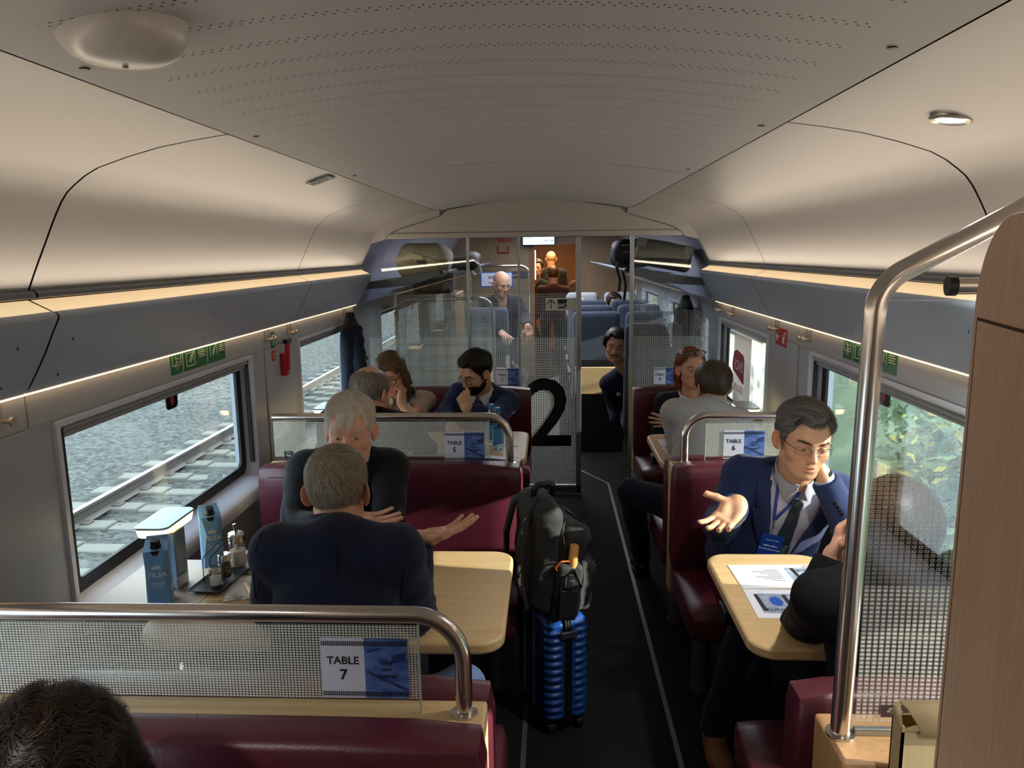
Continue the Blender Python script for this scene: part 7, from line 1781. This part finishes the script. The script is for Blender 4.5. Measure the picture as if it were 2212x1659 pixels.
# people behind the glass, coarser
def far_person(label, pel, neck, yaw, hp, hy, hpitch, jm, skin=None, hair=None, arms=None, roll=0, fem=False, bald=False, trou=C_TROU, res=.006):
    H = Head(fem=fem, lids=.5); p = Person(label, pel, neck, yaw, (hp, hy, hpitch, roll), H, skin or M_SKIN2, res=res, tres=.014)
    p.skin_head()
    if hair:
        hm = hairline(front=.080, nape=-.062, side=-.02); hf = hair_sdf(H, hm, hair[2], .02, .003, 60)
        p.hair(hf, 700, flow('back', (0, .06, .1)), .045, hair[0], hair[1], steps=3, lift=.005, width=.0016, h=.006)
    for k, a in (arms or {}).items(): p.arm(k, *a)
    if not arms:
        for k, sx in (('L', -1), ('R', 1)): e = p.T @ Vector((sx*.23, .03, p.L-.33)); p.arm(k, e, e+p.fy*.20+Vector((0, 0, -.08)), hand=False)
    p.finish_body(); p.jacket(jm, vw=.05, lapel=False); return p
pm = far_person('young man with moustache leaning into the aisle behind the partition, looking at us', (.78, 6.30, .52), at(1352, 798, 6.02), 178, at(1330, 749, 5.92), 172, -4, fabric('dark_blue_jacket', '1a2338'), M_SKIN, ('17110d', '3c2d22', .026), roll=-8, res=.004)
pm.brows('15100d', '2a201a', 90); pm.trousers(C_TROU, shoe=M_SHOE)
t = RNG.random(160); mp = np.stack([(-1+2*t)*.024, .100-.012*(2*t-1)**2, -.047-.006*(2*t-1)**2+RNG.normal(size=160)*.0015], 1).astype(f32)
sv, sq, sc = strands(pm.H.face, mp, lambda p: np.stack([np.sign(p[:, 0]), -.2+0*p[:, 0], -.5+0*p[:, 0]], 1), .012, 2, .003, .0012, '17110d', '33261c', .2); mesh_obj('moustache', [(xf(pm.HM, sv), sq, 0, sc)], M_HAIR, pm.root)
pb = far_person('bald man seated behind the dotted glass, head bowed, hand on his lap', (-.52, 8.0, .55), at(1083, 644, 7.78), 195, at(1083, 614, 7.7), 215, -20, fabric('charcoal', '22252b'), M_SKIN, None, {'R': (at(1060, 700, 7.7), at(1085, 720, 7.4)), 'L': (at(1135, 690, 7.7), at(1140, 706, 7.4), (.2, -.3, -.9), (-.2, .8, .2))}); pb.trousers(C_TROU)
pd = far_person('man in dark red jacket standing with his back to us in the doorway', (.05, YD+.65, .86), at(1196, 619, YD+.6), 0, at(1195, 594, YD+.68), 0, 0, fabric('dark_red', '3a1512'), M_SKIN2, ('3c1f10', '7a4a22', .008)); pd.trousers(C_TROU, knees=[(-.06, YD+.7, .48), (.16, YD+.7, .48)], ankles=[(-.06, YD+.66, .09), (.16, YD+.66, .09)])
pe = far_person('bald man lit warm in the vestibule beyond the dark red jacket', (.02, YD+1.6, .92), at(1190, 582, YD+1.6), 0, at(1190, 560, YD+1.6), 10, 0, C_BLACKS, M_SKIN2, None); pe.trousers(C_TROU, knees=[(-.08, YD+1.6, .48), (.14, YD+1.6, .48)], ankles=[(-.08, YD+1.6, .09), (.14, YD+1.6, .09)])
pf = far_person('dark-haired man at the left edge of the doorway, facing us', (-.30, YD+1.1, .86), at(1160, 604, YD+1.1), 160, at(1160, 580, YD+1.0), 175, 0, C_BLACK, M_SKIN2, ('0f0d0c', '221c18', .018)); pf.trousers(C_TROU, knees=[(-.4, YD+1.1, .48), (-.2, YD+1.1, .48)], ankles=[(-.4, YD+1.1, .09), (-.2, YD+1.1, .09)])
pg = far_person('woman in brown leopard-patterned top at the right of the doorway', (.50, YD+.5, .84), at(1252, 606, YD+.5), 60, at(1262, 580, YD+.5), 60, 0, mat('leopard_cloth', '8a5a34', .8, var=(55, .95, '1d120c')), M_SKIN2, ('2a1a12', '4a3020', .02), fem=True); pg.trousers(C_TROU, knees=[(.44, YD+.5, .48), (.58, YD+.5, .48)], ankles=[(.44, YD+.5, .09), (.58, YD+.5, .09)])
far_person('white-haired passenger in the far seat row, only the hair over the seat', (.42, 9.25, .50), (.42, 9.20, .98), 180, Vector((.40, 9.18, 1.07)), 180, 0, C_BLACK, M_SKIN, ('a8a49c', 'dcd8d0', .012)).trousers(C_TROU)
far_person('brown-haired passenger leaning against the white headrest by the window', (.88, 9.45, .52), (.86, 9.40, 1.02), 180, Vector((.80, 9.36, 1.12)), 190, -10, C_BLACK, M_SKIN, ('241811', '5c4430', .02), roll=12).trousers(C_TROU)
